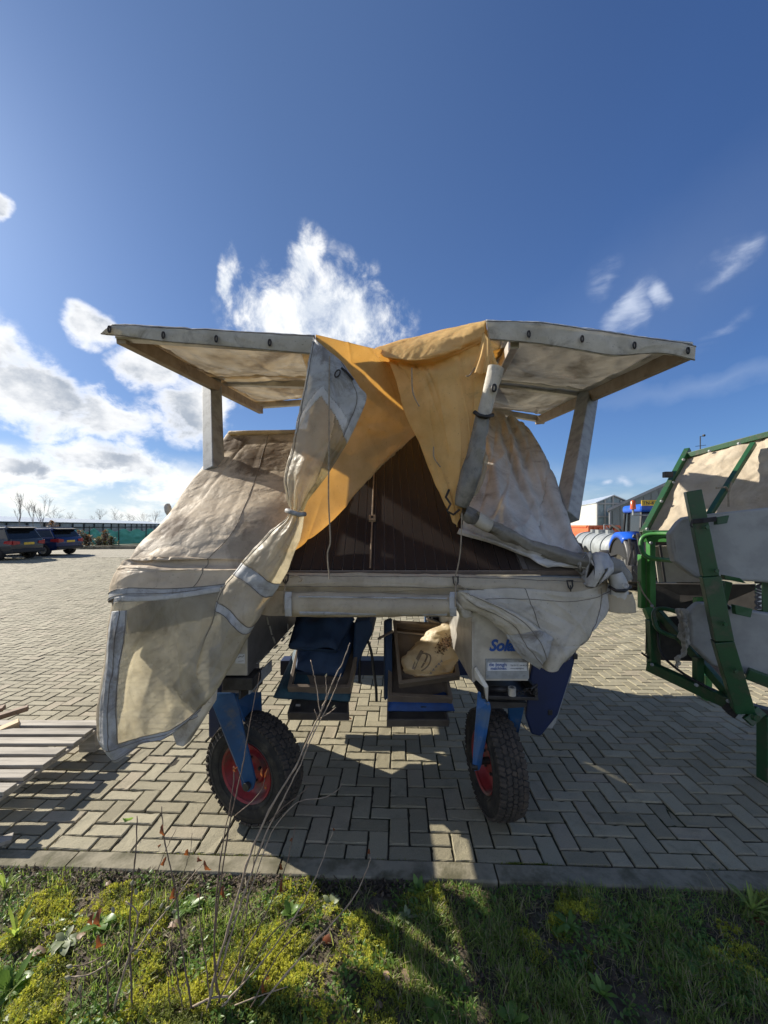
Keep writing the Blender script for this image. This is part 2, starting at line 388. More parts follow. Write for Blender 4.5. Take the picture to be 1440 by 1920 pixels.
sheet('murky_dark', (.36,.34,.29), (.22,.21,.18), (.06,.055,.045), trans=.2, tcol=(.45,.38,.25), clear=.12, clear_col=(.7,.68,.6), rough=.32, spec=.35, dscale=6, dlo=.42, dhi=.72)
sheet('tarp_dark', (.22,.22,.215), (.16,.16,.155), (.08,.075,.07), trans=.1, dscale=6)
# metals / machine
simple('galvanised', (.33,.345,.345), (.23,.24,.24), rough=.6, metal=.1, scale=14, dirt=(.16,.12,.08), dlo=.55, dhi=.75, dscale=6)
simple('frame_wood', (.34,.27,.19), (.26,.20,.13), rough=.75, scale=10, dirt=(.12,.08,.05), dscale=7)
simple('aluminium', (.55,.53,.48), (.42,.40,.36), rough=.42, metal=.5, scale=12, dirt=(.2,.17,.12), dlo=.6, dhi=.8)
simple('side_plate', (.14,.13,.12), (.10,.093,.085), rough=.5, metal=.35, scale=9, dirt=(.16,.14,.11))
simple('slot_light', (.45,.42,.36), rough=.6)
simple('blue_paint', (.014,.066,.165), (.011,.05,.125), rough=.42, scale=9, dirt=(.10,.095,.085), dlo=.52, dhi=.72, dscale=10)
simple('blue_worn', (.03,.12,.33), (.10,.16,.26), rough=.4, scale=6, dirt=(.3,.29,.27), dlo=.58, dhi=.7, dscale=14)
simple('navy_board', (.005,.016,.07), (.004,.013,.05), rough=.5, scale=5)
simple('dark_steel', (.05,.047,.045), (.03,.028,.027), rough=.55, metal=.4, scale=16, dirt=(.13,.08,.05), dlo=.6, dhi=.75)
simple('tray_brown', (.21,.165,.12), (.155,.12,.09), rough=.45, scale=7, dirt=(.24,.2,.15), dlo=.6, dhi=.8)
simple('tray_dark', (.14,.12,.10), (.10,.086,.074), rough=.5, scale=7)
simple('navy_fabric', (.018,.045,.10), (.013,.033,.075), rough=.75, scale=12, bstr=.3)
simple('teal_fabric', (.03,.085,.11), (.02,.055,.08), rough=.7, scale=12, bstr=.3)
simple('blue_cushion', (.012,.07,.26), (.01,.05,.19), rough=.6, scale=9)
simple('rubber', (.022,.021,.02), (.04,.037,.032), rough=.85, scale=20, dirt=(.10,.085,.065), dlo=.56, dhi=.78, dscale=9, spec=.3)
simple('tread_rubber', (.045,.04,.034), (.075,.06,.048), rough=.9, scale=30, dirt=(.11,.085,.06), dlo=.5, dhi=.75, dscale=14, spec=.25)
simple('red_rim', (.26,.016,.02), (.17,.012,.014), rough=.5, scale=12, dirt=(.10,.06,.045), dlo=.46, dhi=.68, dscale=9)
simple('solar_cell', (.026,.018,.015), (.020,.014,.012), rough=.6, scale=3, rvar=.06, spec=.18, rand=.12)
simple('solar_back', (.24,.19,.155), (.18,.14,.115), rough=.5)
simple('panel_strip', (.28,.19,.11), (.18,.12,.07), rough=.6, scale=20, dirt=(.12,.07,.04))
simple('seam_dark', (.20,.175,.14), (.12,.10,.08), rough=.8, scale=40)
simple('rope', (.33,.27,.19), (.22,.18,.13), rough=.9, scale=60)
simple('iron', (.03,.03,.03), (.06,.045,.035), rough=.5, metal=.6, scale=20)
simple('black_plastic', (.014,.014,.015), rough=.45)
simple('letter_blue', (.02,.09,.36), rough=.5); simple('letter_grey', (.25,.27,.3), rough=.5); simple('letter_dark', (.03,.03,.04), rough=.5)
simple('sticker_white', (.66,.68,.70), (.56,.58,.60), rough=.4, scale=20)
simple('letter_white', (.75,.75,.75), rough=.5)
simple('bag_film', (.66,.54,.33), (.50,.40,.23), rough=.4, scale=6, bstr=.3)
_m, _n, _o = newmat('bag_plastic')
_tc = _n.n('ShaderNodeTexCoord').outputs['Object']
_b = pbsdf(_n, _n.mix(_n.ramp(_n.noise(_tc, 9, 6), .4, .65), (.78,.66,.44), (.62,.5,.31)), .38, 0, .5, _n.noise(_tc, 24, 7, .65, 1.6), .6, .012)
_t = _n.n('ShaderNodeBsdfTranslucent'); _t.inputs[0].default_value = (.9,.72,.42,1); _x = _n.n('ShaderNodeMixShader'); _x.inputs[0].default_value = .35
_n.l(_b.outputs[0], _x.inputs[1]); _n.l(_t.outputs[0], _x.inputs[2]); _n.l(_x.outputs[0], _o.inputs[0])
simple('bag_print', (.22,.16,.10), (.30,.22,.14), rough=.5)
simple('dry_rubble', (.20,.11,.05), (.07,.04,.02), rough=.9, scale=40)
# green machine
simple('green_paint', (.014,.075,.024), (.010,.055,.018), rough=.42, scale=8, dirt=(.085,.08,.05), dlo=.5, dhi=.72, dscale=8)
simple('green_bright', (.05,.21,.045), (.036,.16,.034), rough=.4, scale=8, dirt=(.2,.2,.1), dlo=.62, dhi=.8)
simple('grey_board', (.33,.335,.32), (.27,.275,.265), rough=.6, scale=7, dirt=(.13,.12,.10), dlo=.6, dhi=.8)
simple('black_flap', (.035,.032,.03), (.06,.055,.05), rough=.7, scale=5, dirt=(.12,.10,.08), dlo=.55, dhi=.75)
simple('white_sheet', (.50,.47,.40), (.40,.36,.3), rough=.55, scale=6, dirt=(.25,.17,.08), dlo=.62, dhi=.8)
sheet('tarp_sand', (.64,.56,.43), (.54,.465,.345), (.30,.22,.15), trans=.3, tcol=(.8,.65,.45), dscale=3, dlo=.5, dhi=.75, dirtamt=.6)
simple('wrap_film', (.45,.44,.41), (.33,.32,.30), rough=.35, scale=20)
# wood
simple('pallet_wood', (.36,.325,.265), (.23,.205,.165), rough=.8, scale=9, dirt=(.15,.11,.07), dlo=.56, dhi=.76, aniso=(.35,3,3), rand=.18)
simple('new_wood', (.52,.37,.20), (.43,.29,.15), rough=.75, scale=9, aniso=(.4,3,3))
simple('old_wood', (.24,.16,.10), (.17,.11,.07), rough=.8, scale=9, aniso=(.4,3,3))
# ground
m_, n_, o_ = newmat('paver')
gv = n_.n('ShaderNodeNewGeometry'); pos = gv.outputs['Position']
rnd = n_.m('FRACT', n_.m('ADD', gv.outputs['Random Per Island'], n_.n('ShaderNodeObjectInfo').outputs['Random']))
cc = n_.mix(rnd, (.25,.22,.142), (.395,.355,.242))
cc = n_.mix(n_.ramp(rnd, .86, .9, 0, .6), cc, (.34,.28,.195))
big = n_.ramp(n_.noise(pos, .7, 5, .6), .38, .66)
cc = n_.mix(n_.m('MULTIPLY', big, .5), cc, (.22,.198,.132))
cc = n_.mix(n_.ramp(n_.noise(pos, 6, 9, .75), .48, .72, 0, .6), cc, (.18,.168,.105))
cc = n_.mix(n_.ramp(n_.noise(n_.mapping(pos, (4, 9, 0)), 1.4, 9, .75, .5), .60, .74, 0, .55), cc, (.10, .095, .075))
agg = n_.noise(pos, 260, 3, .6)
cc = n_.mix(n_.ramp(agg, .62, .7, 0, .5), cc, (.5,.47,.41)); cc = n_.mix(n_.ramp(agg, .42, .32, 0, .5), cc, (.10,.095,.08))
bb_ = pbsdf(n_, cc, .8, 0, .3, n_.m('ADD', n_.m('MULTIPLY', n_.noise(pos, 130, 5, .7), 1.), n_.noise(pos, 24, 4)), .6, .006)
n_.l(bb_.outputs[0], o_.inputs[0])
m_, n_, o_ = newmat('joint')
pos = n_.n('ShaderNodeNewGeometry').outputs['Position']
cc = n_.mix(n_.ramp(n_.noise(pos, 2.2, 6, .65), .42, .62), (.06,.052,.038), (.035,.04,.016))
cc = n_.mix(n_.ramp(n_.noise(pos, 60, 4), .52, .72, 0, .6), cc, (.12,.10,.07))
n_.l(pbsdf(n_, cc, .95, 0, .2, n_.noise(pos, 90, 5, .7), 1, .01).outputs[0], o_.inputs[0])
m_, n_, o_ = newmat('far_paver')
pos = n_.n('ShaderNodeNewGeometry').outputs['Position']
bk = n_.n('ShaderNodeTexBrick'); n_.l(n_.mapping(pos, rot=(0,0,R(47))), bk.inputs[0]); bk.inputs['Scale'].default_value = 1
bk.inputs['Color1'].default_value = (.29,.262,.19,1); bk.inputs['Color2'].default_value = (.38,.345,.26,1); bk.inputs['Mortar'].default_value = (.12,.105,.08,1)
bk.inputs['Mortar Size'].default_value = .006; bk.inputs['Brick Width'].default_value = .21; bk.inputs['Row Height'].default_value = .105
cc = n_.mix(n_.m('MULTIPLY', n_.ramp(n_.noise(pos, .5, 6, .65), .4, .65), .4), bk.outputs[0], (.19,.175,.14))
n_.l(pbsdf(n_, cc, .9, 0, .3).outputs[0], o_.inputs[0])
simple('kerb_concrete', (.29,.26,.185), (.20,.18,.125), rough=.9, scale=9, dirt=(.08,.075,.04), dlo=.44, dhi=.66, dscale=5, bstr=.5, spec=.3)
m_, n_, o_ = newmat('verge_soil')
pos = n_.n('ShaderNodeNewGeometry').outputs['Position']
cc = n_.mix(n_.ramp(n_.noise(pos, 4, 7, .65), .4, .62), (.13,.105,.072), (.22,.185,.13))
cc = n_.mix(n_.ramp(n_.noise(pos, 9, 7, .7), .5, .62, 0, .8), cc, (.05,.06,.02))
n_.l(pbsdf(n_, cc, .95, 0, .2, n_.noise(pos, 55, 7, .75), 1, .02).outputs[0], o_.inputs[0])
simple('field', (.06,.075,.03), (.08,.08,.04), rough=.95, scale=.2)
def leafmat(name, c1, c2, trans=.35, rough=.5, tc=None, scale=14):
    m, n, o = newmat(name)
    gi = n.n('ShaderNodeNewGeometry'); pos = gi.outputs['Position']
    c = n.mix(gi.outputs['Random Per Island'], c1, c2)
    c = n.mix(n.ramp(n.noise(pos, scale, 4), .4, .7, 0, .4), c, tuple(x*.6 for x in c1))
    b = pbsdf(n, c, rough, 0, .4); t = n.n('ShaderNodeBsdfTranslucent'); n.put(t.inputs[0], tc or n.mix(1, c, (1.7,1.7,1.2), 'MULTIPLY'))
    x = n.n('ShaderNodeMixShader'); x.inputs[0].default_value = trans; n.l(b.outputs[0], x.inputs[1]); n.l(t.outputs[0], x.inputs[2]); n.l(x.outputs[0], o.inputs[0]); return m
leafmat('grass_blade', (.16,.26,.05), (.31,.36,.10), .5)
leafmat('dry_blade', (.36,.31,.18), (.25,.20,.11), .4)
leafmat('moss', (.36,.37,.04), (.56,.54,.09), .45, .8)
leafmat('moss_dark', (.12,.15,.025), (.20,.22,.04), .4, .8)
leafmat('weed_leaf', (.10,.20,.04), (.19,.29,.07), .45, .4)
leafmat('pale_weed', (.20,.25,.13), (.28,.31,.18), .35, .5)
leafmat('dead_leaf', (.13,.04,.018), (.22,.075,.03), .4, .5)
leafmat('pale_leaf', (.33,.22,.15), (.42,.30,.21), .25, .55)
leafmat('litter', (.06,.045,.03), (.13,.10,.07), .15, .8)
leafmat('bush_brown', (.16,.085,.045), (.26,.15,.085), .3, .7)
leafmat('bush_olive', (.13,.12,.05), (.20,.17,.08), .3, .7)
simple('twig', (.19,.135,.095), (.11,.077,.055), rough=.8, scale=30)
simple('twig_pale', (.35,.275,.20), (.24,.185,.13), rough=.75, scale=30)
simple('bud', (.36,.34,.22), (.26,.25,.15), rough=.9, scale=60, bstr=.6)
# far things
simple('bare_branch', (.30,.26,.23), (.24,.2,.18), rough=.9)
simple('glass_roof', (.55,.60,.64), (.42,.46,.49), rough=.25, scale=2)
simple('glass_wall', (.16,.17,.16), (.28,.29,.28), rough=.4, scale=1.5, lo=.35, hi=.7)
simple('dark_post', (.035,.035,.035), rough=.6)
simple('green_net', (.10,.38,.27), (.13,.46,.34), rough=.8, scale=2)
simple('car_grey', (.045,.052,.06), (.038,.045,.052), rough=.25, metal=.3, scale=2, bstr=0); simple('car_blue', (.012,.028,.10), (.010,.022,.08), rough=.2, metal=.3, scale=2, bstr=0)
simple('car_glass', (.012,.014,.016), rough=.08, bstr=0, rvar=.02); simple('car_black', (.012,.012,.012), rough=.6)
simple('lamp_red', (.35,.015,.02), rough=.2, bstr=0); simple('plate_yellow', (.75,.48,.03), rough=.4); simple('silver', (.5,.5,.5), rough=.3, metal=.8)
simple('tractor_blue', (.012,.10,.55), (.01,.08,.45), rough=.3, scale=3, bstr=0)
simple('beacon_orange', (.62,.11,.02), rough=.25, bstr=0)
simple('tank_grey', (.30,.32,.32), (.23,.245,.24), rough=.5, metal=.2, scale=4)
simple('container_orange', (.62,.13,.035), (.5,.10,.03), rough=.55, scale=4)
simple('white_cladding', (.52,.51,.47), (.45,.44,.40), rough=.5, scale=3); simple('shed_green', (.18,.205,.195), (.155,.175,.168), rough=.5, scale=2)
simple('shed_roof', (.30,.31,.31), rough=.5, scale=2); simple('house_glass', (.22,.30,.34), (.16,.22,.26), rough=.12, scale=2, bstr=0)
# ------------------------------------------------------------------ ground, paving, kerb
YAW = R(-1.95)
U = Vector((math.cos(YAW), math.sin(YAW), 0)); V = Vector((-math.sin(YAW), math.cos(YAW), 0)); O0 = Vector((0, 1.842, 0))
def gp(u, v, z=0.): return O0+U*u+V*v+Vector((0, 0, z))
gb = MB(); gb.add([(-900,-60,-.12),(900,-60,-.12),(900,1500,-.12),(-900,1500,-.12)], [(0,1,2,3)])
tag(gb.build('ground', M['field']), kind='structure')
yard = MB(); yard.add([gp(-75, 0, -.0088), gp(75, 0, -.0088), gp(75, 17, -.0088), gp(-75, 17, -.0088)], [(0,1,2,3)])
pav = yard.build('pavement', M['joint']); tag(pav, kind='structure')
fb = MB(); fb.add([gp(-75, 16.9, -.002), gp(90, 16.9, -.002), gp(90, 70, -.002), gp(14, 70, -.002), gp(14, 46, -.002), (-13, 45, -.002), gp(-20, 26.2, -.002), gp(-75, 26.2, -.002)], [tuple(range(8))])
tag(fb.build('far_pavement', M['far_paver']), kind='structure')

def brick_geo(c, L, Wd, ang, dz, tilt, jag=0):
    """bevelled paver: sides, chamfer, top; local verts"""
    h, b = .013, .0042
    x, y = L/2, Wd/2
    vs = []
    for (sx, sy) in ((-1,-1),(1,-1),(1,1),(-1,1)): vs.append((sx*x, sy*y, -h))
    for (sx, sy) in ((-1,-1),(1,-1),(1,1),(-1,1)): vs.append((sx*x, sy*y, -b*.8))
    for (sx, sy) in ((-1,-1),(1,-1),(1,1),(-1,1)): vs.append((sx*(x-b), sy*(y-b), 0))
    a = np.array(vs); ca, sa = math.cos(ang), math.sin(ang)
    a[:, 2] += dz+a[:, 0]*tilt[0]+a[:, 1]*tilt[1]
    q = np.empty_like(a); q[:, 0] = c[0]+a[:, 0]*ca-a[:, 1]*sa; q[:, 1] = c[1]+a[:, 0]*sa+a[:, 1]*ca; q[:, 2] = a[:, 2]
    return q
BF = [(0,1,5,4),(1,2,6,5),(2,3,7,6),(3,0,4,7),(4,5,9,8),(5,6,10,9),(6,7,11,10),(7,4,8,11),(8,9,10,11)]
A = .1055; JG = .0082
bricks = []
PAL = (-3.0, -1.93, 2.0, 2.66)
KV = .82                                                            # course depth against course width, as measured on the yard
for j in range(-1, 228):
    v0 = j*A*KV
    zz = 1.84+v0
    if zz > 18.6: break
    im = int((zz*1.12+2.2)/A)
    for i in range(-im, im+1):
        k = (i-j) % 4
        if k == 0 and j >= 0: bricks.append(((i+1)*A+.02, (j+.5)*A*KV, 2*A, A*KV, 0))
        elif k == 3 and j >= 0: bricks.append(((i+.5)*A+.02, (j+1)*A*KV, 2*A*KV, A, 1))
        elif k == 3 and j == -1: bricks.append(((i+.5)*A+.02, .5*A*KV, A*KV, A, 1))
info = []
for (u, v, L, Wb, vert) in bricks:
    c = gp(u, v); z = c.y; px = CX+FPX*c.x/z; py = CY+FPX*CH/z
    vis = 0 <= px <= 1440 and py < 1660
    if abs(c.x) > z*1.12+2.2: continue
    # hidden behind the wheels, trays and pallet counts less
    size = FPX*.21/z*(FPX*.105*CH/z/z)
    if vis and py > 1400 and 390 < px < 575 and py < 1545: size *= .2
    if vis and py > 1400 and 885 < px < 972 and py < 1530: size *= .2
    if vis and px < 185 and 1350 < py < 1350+(185-px)*.62+20: size *= .1
    info.append((size if vis else 0, c, L, Wb, vert))
info.sort(key=lambda t: -t[0])
NS = 290
me_cache = {}
def brick_mesh(L, Wd, var):
    key = (round(L, 3), round(Wd, 3), var)
    if key not in me_cache:
        rs = random.Random(var*7+1); x, y = L/2, Wd/2; nl = 7 if L > .15 else 4; ring = []
        for a_, b_, n_s in (((-x, -y), (x, -y), nl), ((x, -y), (x, y), 4), ((x, y), (-x, y), nl), ((-x, y), (-x, -y), 4)):
            for k in range(n_s): ring.append((a_[0]+(b_[0]-a_[0])*k/n_s, a_[1]+(b_[1]-a_[1])*k/n_s))
        m_ = len(ring); q = []
        for lv, z, ins in ((0, -.013, 0), (1, -.0035, 0), (2, 0, .0042)):
            for (rx, ry) in ring:
                chip = rs.uniform(0, .0022)+(rs.uniform(.002, .006) if rs.random() < .07 else 0)
                i_ = ins+(chip if lv else 0); q.append((max(-x+i_, min(x-i_, rx)), max(-y+i_, min(y-i_, ry)), z-(chip*.5 if lv else 0)+(rs.uniform(-.0004, .0004) if lv == 2 else 0)))
        bf = [(l*m_+k, l*m_+(k+1) % m_, (l+1)*m_+(k+1) % m_, (l+1)*m_+k) for l in (0, 1) for k in range(m_)]+[tuple(2*m_+k for k in range(m_))]
        me = bpy.data.meshes.new('brick'); me.from_pydata(q, [], bf); me.materials.append(M['paver']); me_cache[key] = me
    return me_cache[key]
for n, (s, c, L, Wb, vert) in enumerate(info[:NS]):
    o = bpy.data.objects.new('brick', brick_mesh(L-JG, Wb-JG, n % 9)); col.objects.link(o); o.parent = pav
    o.location = (c.x, c.y, random.gauss(0, .0015)-(.004 if random.random() < .04 else 0)); o.rotation_euler = (random.gauss(0, .010), random.gauss(0, .010), YAW+(math.pi/2 if vert else 0)+random.gauss(0, .008))
vs, fs = [], []
for n, (s, c, L, Wb, vert) in enumerate(info[NS:]):
    q = brick_geo((c.x, c.y), L-JG, Wb-JG, YAW+(math.pi/2 if vert else 0)+random.gauss(0, .008), random.gauss(0, .0015)-(.004 if random.random() < .04 else 0), (random.gauss(0, .010), random.gauss(0, .010)))
    vs.append(q); fs.append(np.array(BF)+12*n)
me = bpy.data.meshes.new('brick_field'); me.from_pydata(np.vstack(vs).tolist(), [], np.vstack(fs).tolist()); me.materials.append(M['paver'])
bo = bpy.data.objects.new('brick_field', me); col.objects.link(bo); bo.parent = pav; tag(bo, kind='stuff')

# kerb: one metre concrete edging stones
kerb = empty('kerb', gp(0, -.06), 'pale concrete kerb of metre long edging stones between brick yard and grassy verge', 'kerb')
for k in range(-5, 6):
    b = MB(); u0 = .522+k*1.005; L = .997
    nseg = 10; ring = []
    prof = [(-.003, -.09), (-.003, -.004), (-.010, .003), (-.094, .003), (-.101, -.004), (-.101, -.12)]
    vs = []; fs = []
    for s in range(nseg+1):
        for (pv, pz) in prof:
            q = gp(u0+L*s/nseg, pv+random.uniform(-.0015, .0015), pz+random.uniform(-.0012, .0012)+(k % 3-1)*.0015); vs.append(q)
    m_ = len(prof)
    for s in range(nseg):
        for i in range(m_-1): fs.append((s*m_+i, s*m_+i+1, (s+1)*m_+i+1, (s+1)*m_+i))
    fs += [tuple(range(m_-1, -1, -1)), tuple(nseg*m_+i for i in range(m_))]
    b.add(vs, fs); b.build('kerb_stone', M['kerb_concrete'], kerb, bevel=.002)

# verge
def verge_h(x, v):
    p = Vector((x, v, 0))
    d = min(1, max(0, -v/.25))
    return -.022+.014*d+.024*mnoise.noise(p*3.1)*d+(.004+.014*d)*mnoise.noise(p*9)+(.004+.006*d)*mnoise.noise(p*24)
nx, ny = 240, 110
vs = []; fs = []
for j in range(ny+1):
    v = -.102-(j/ny)**1.7*3.2
    for i in range(nx+1):
        x = -4.0+8.0*i/nx; vs.append(gp(x, v, verge_h(x, v)))
for j in range(ny):
    for i in range(nx): fs.append((j*(nx+1)+i, (j+1)*(nx+1)+i, (j+1)*(nx+1)+i+1, j*(nx+1)+i+1))
b = MB(); b.add(vs, fs); tag(b.build('verge_ground', M['verge_soil'], smooth=True), kind='structure')

# ------------------------------------------------------------------ verge vegetation
def patch_noise(x, v, s, o): return mnoise.noise(Vector((x*s+o, v*s-o, o*.37)))
def in_view(u, v, extra=.7):
    q = gp(u, v); return q.y > .95 and abs(q.x) < q.y*1.0+extra
BARE = [(G(615, 1745)-O0, .10), (G(640, 1850)-O0, .13), (G(700, 1700)-O0, .06), (G(1050, 1790)-O0, .09), (G(1000, 1730)-O0, .05), (G(1150, 1890)-O0, .10), (G(160, 1690)-O0, .07)]
BARE = [(q.dot(U), q.dot(V), r) for q, r in BARE]
def bare_at(u, v):
    k = 1.
    for a, b_, r in BARE:
        d = math.hypot(u-a, v-b_)/r+.5*patch_noise(u, v, 14, 3); k = min(k, max(.06, d-.35))
    return min(1, k)
class Blades:
    def __init__(s): s.v = []; s.f = []
    def blade(s, base, h, w, az, lean, seg=2, curve=1.):
        b = len(s.v); dx, dy = math.cos(az), math.sin(az); sx, sy = -dy, dx
        for k in range(seg):
            t = k/seg; r = lean*h*t**(1+curve*.6); ww = w*(1-t*.65)/2; z = h*t*(1-.25*lean*t)
            s.v.append((base[0]+dx*r+sx*ww, base[1]+dy*r+sy*ww, base[2]+z)); s.v.append((base[0]+dx*r-sx*ww, base[1]+dy*r-sy*ww, base[2]+z))
        r = lean*h; s.v.append((base[0]+dx*r, base[1]+dy*r, base[2]+h*(1-.25*lean)))
        for k in range(seg-1): s.f.append((b+2*k, b+2*k+1, b+2*k+3, b+2*k+2))
        s.f.append((b+2*seg-2, b+2*seg-1, b+2*seg))
    def leaflet(s, c, l, w, az, pitch):
        b = len(s.v); cp, sp = math.cos(pitch), math.sin(pitch); d = (math.cos(az)*cp, math.sin(az)*cp, sp); sd_ = (-math.sin(az), math.cos(az), 0)
        s.v += [c, (c[0]+d[0]*l*.5+sd_[0]*w/2, c[1]+d[1]*l*.5+sd_[1]*w/2, c[2]+d[2]*l*.5), (c[0]+d[0]*l, c[1]+d[1]*l, c[2]+d[2]*l*.85), (c[0]+d[0]*l*.5-sd_[0]*w/2, c[1]+d[1]*l*.5-sd_[1]*w/2, c[2]+d[2]*l*.5)]
        s.f.append((b, b+1, b+2, b+3))
    def build(s, name, mat, parent=None, kind='stuff'):
        me = bpy.data.meshes.new(name); me.from_pydata(s.v, [], s.f); me.materials.append(mat)
        o = bpy.data.objects.new(name, me); col.objects.link(o)
        if parent: o.parent = parent
        if kind: o['kind'] = kind
        return o
rnd = random.Random(11)
grass, dry, moss, mossd, lit_, clover = Blades(), Blades(), Blades(), Blades(), Blades(), Blades()
def rand_uv():
    v = -.108-rnd.random()**.9*.82; return rnd.uniform(-2.4, 2.5), v
def right_bias(u): return min(1, max(0, (u+.15)/.5))
for _ in range(290000):
    u, v = rand_uv()
    if not in_view(u, v): continue
    n = patch_noise(u, v, 4.5, 3)+.5*patch_noise(u, v, 13, 9); rb = right_bias(u)
    bare = patch_noise(u, v, 3.2, 21)
    dens = (.50+n*.55) if rb > .5 else (.10+max(0, n)*.35)
    if bare > .12 and rb > .2: dens *= .25
    if rnd.random() > dens*bare_at(u, v): continue
    q = gp(u, v, verge_h(u, v)-.004)
    h = rnd.uniform(.014, .046)*(1+.5*max(0, n)); 
    if rnd.random() < .02: h *= 1.7
    (grass if rnd.random() < (.72 if rb > .5 else .86) else dry).blade(q, h, rnd.uniform(.0022, .0046), rnd.uniform(0, 6.28), rnd.uniform(.15, 1.1), 3)
for _ in range(50000):                                              # moss cushions, mostly on the left
    u, v = rand_uv()
    if not in_view(u, v): continue
    n = patch_noise(u, v, 5, 31)+.5*patch_noise(u, v, 15, 5); left = 1-right_bias(u)
    thr = (-.06 if v < -.22 else .05) if left > .5 else .2
    if n < thr: continue
    if rnd.random() > bare_at(u, v): continue
    h0 = verge_h(u, v); hh = min(.026, (n-thr)*.07)
    B = moss if patch_noise(u, v, 9, 44)+rnd.uniform(-.25, .25) > -.12 else mossd
    for k in range(9):
        a = rnd.uniform(0, 6.28); r = rnd.uniform(0, .007)
        q = gp(u, v, 0); B.leaflet((q.x+math.cos(a)*r, q.y+math.sin(a)*r, h0+hh*rnd.uniform(.2, 1)), rnd.uniform(.006, .014), rnd.uniform(.0028, .0055), rnd.uniform(0, 6.28), rnd.uniform(.1, 1.3))
for _ in range(30000):                                              # brown litter and small-leaved ground cover
    u, v = rand_uv()
    if not in_view(u, v): continue
    n = patch_noise(u, v, 6, 57); q = gp(u, v, verge_h(u, v)+rnd.uniform(.001, .008))
    if n > -.02 and v > -.55: lit_.leaflet(tuple(q), rnd.uniform(.008, .026), rnd.uniform(.004, .014), rnd.uniform(0, 6.28), rnd.uniform(-.2, .7))
    elif n < -.05: clover.leaflet((q.x, q.y, q.z+.008), rnd.uniform(.010, .028), rnd.uniform(.006, .014), rnd.uniform(0, 6.28), rnd.uniform(-.1, .9))
for _ in range(2600):                                              # dark litter and clods piled against the kerb, left
    u = rnd.uniform(-1.9, .1); v = -.105-abs(rnd.gauss(0, .045)); q = gp(u, v, verge_h(u, v)+rnd.uniform(.0, .02))
    lit_.leaflet(tuple(q), rnd.uniform(.010, .028), rnd.uniform(.005, .014), rnd.uniform(0, 6.28), rnd.uniform(-.2, 1.1))
for _ in range(700):                                               # tufts that grow in the joint behind the kerb
    u = rnd.choice([rnd.gauss(.62, .03), rnd.gauss(-.75, .2), rnd.gauss(.74, .03), rnd.uniform(-1.9, 1.9)]); q = gp(u, rnd.uniform(-.004, .004), -.006)
    mossd.leaflet(tuple(q), rnd.uniform(.005, .014), .003, rnd.uniform(0, 6.28), rnd.uniform(.4, 1.4))
for _ in range(2600):                                              # straw and dead stems lying flat
    u, v = rand_uv()
    if not in_view(u, v): continue
    q = gp(u, v, verge_h(u, v)+rnd.uniform(.006, .02)); dry.leaflet(tuple(q), rnd.uniform(.02, .06), rnd.uniform(.0018, .004), rnd.uniform(0, 6.28), rnd.uniform(-.15, .35))
grass.build('grass', M['grass_blade']); dry.build('dry_grass', M['dry_blade']); moss.build('moss', M['moss']); mossd.build('dark_moss', M['moss_dark'])
lit_.build('leaf_litter', M['litter']); clover.build('ground_cover', M['weed_leaf'])

def leaf_strip(bl, base, az, L, w, up, droop, seg=6, wav=0., tip=.25):
    """a broad leaf: midrib arc, gently cupped"""
    b = len(bl.v); dx, dy = math.cos(az), math.sin(az); sx, sy = -dy, dx
    for k in range(seg+1):
        t = k/seg; r = L*t*math.cos(up)*(1-.15*t); z = L*(math.sin(up)*t-droop*t*t)
        ww = w*(math.sin(math.pi*min(1, t*.85+.12)))**.8/2*(1 if t < .999 else .05)*(1+wav*math.sin(k*2.4))
        for sgn, dz in ((1, .18), (0, 0), (-1, .18)):
            bl.v.append((base[0]+dx*r+sx*ww*sgn, base[1]+dy*r+sy*ww*sgn, base[2]+z+ww*dz))
    for k in range(seg):
        for e in range(2): a = b+3*k+e; bl.f.append((a, a+3, a+4, a+1))
def rosette(px, py, nl, L, w, name, label, mat='weed_leaf', up=(.3, .9), wav=.15, sd_=0):
    q = G(px, py); uv = (q-O0); q.z = verge_h(uv.dot(U), uv.dot(V))
    t = empty(name, q, label, 'weed', 'leafy weeds on the verge'); r = random.Random(sd_+int(px))
    for k in range(nl):
        bl = Blades(); leaf_strip(bl, (0, 0, .012), k*2.4+r.uniform(-.3, .3), 1.45*L*r.uniform(.6, 1.1), 1.45*w*r.uniform(.7, 1.15), r.uniform(*up), r.uniform(.15, .6), 6, wav)
        o = bl.build('leaf', M[mat], t, None); o.data.shade_smooth()
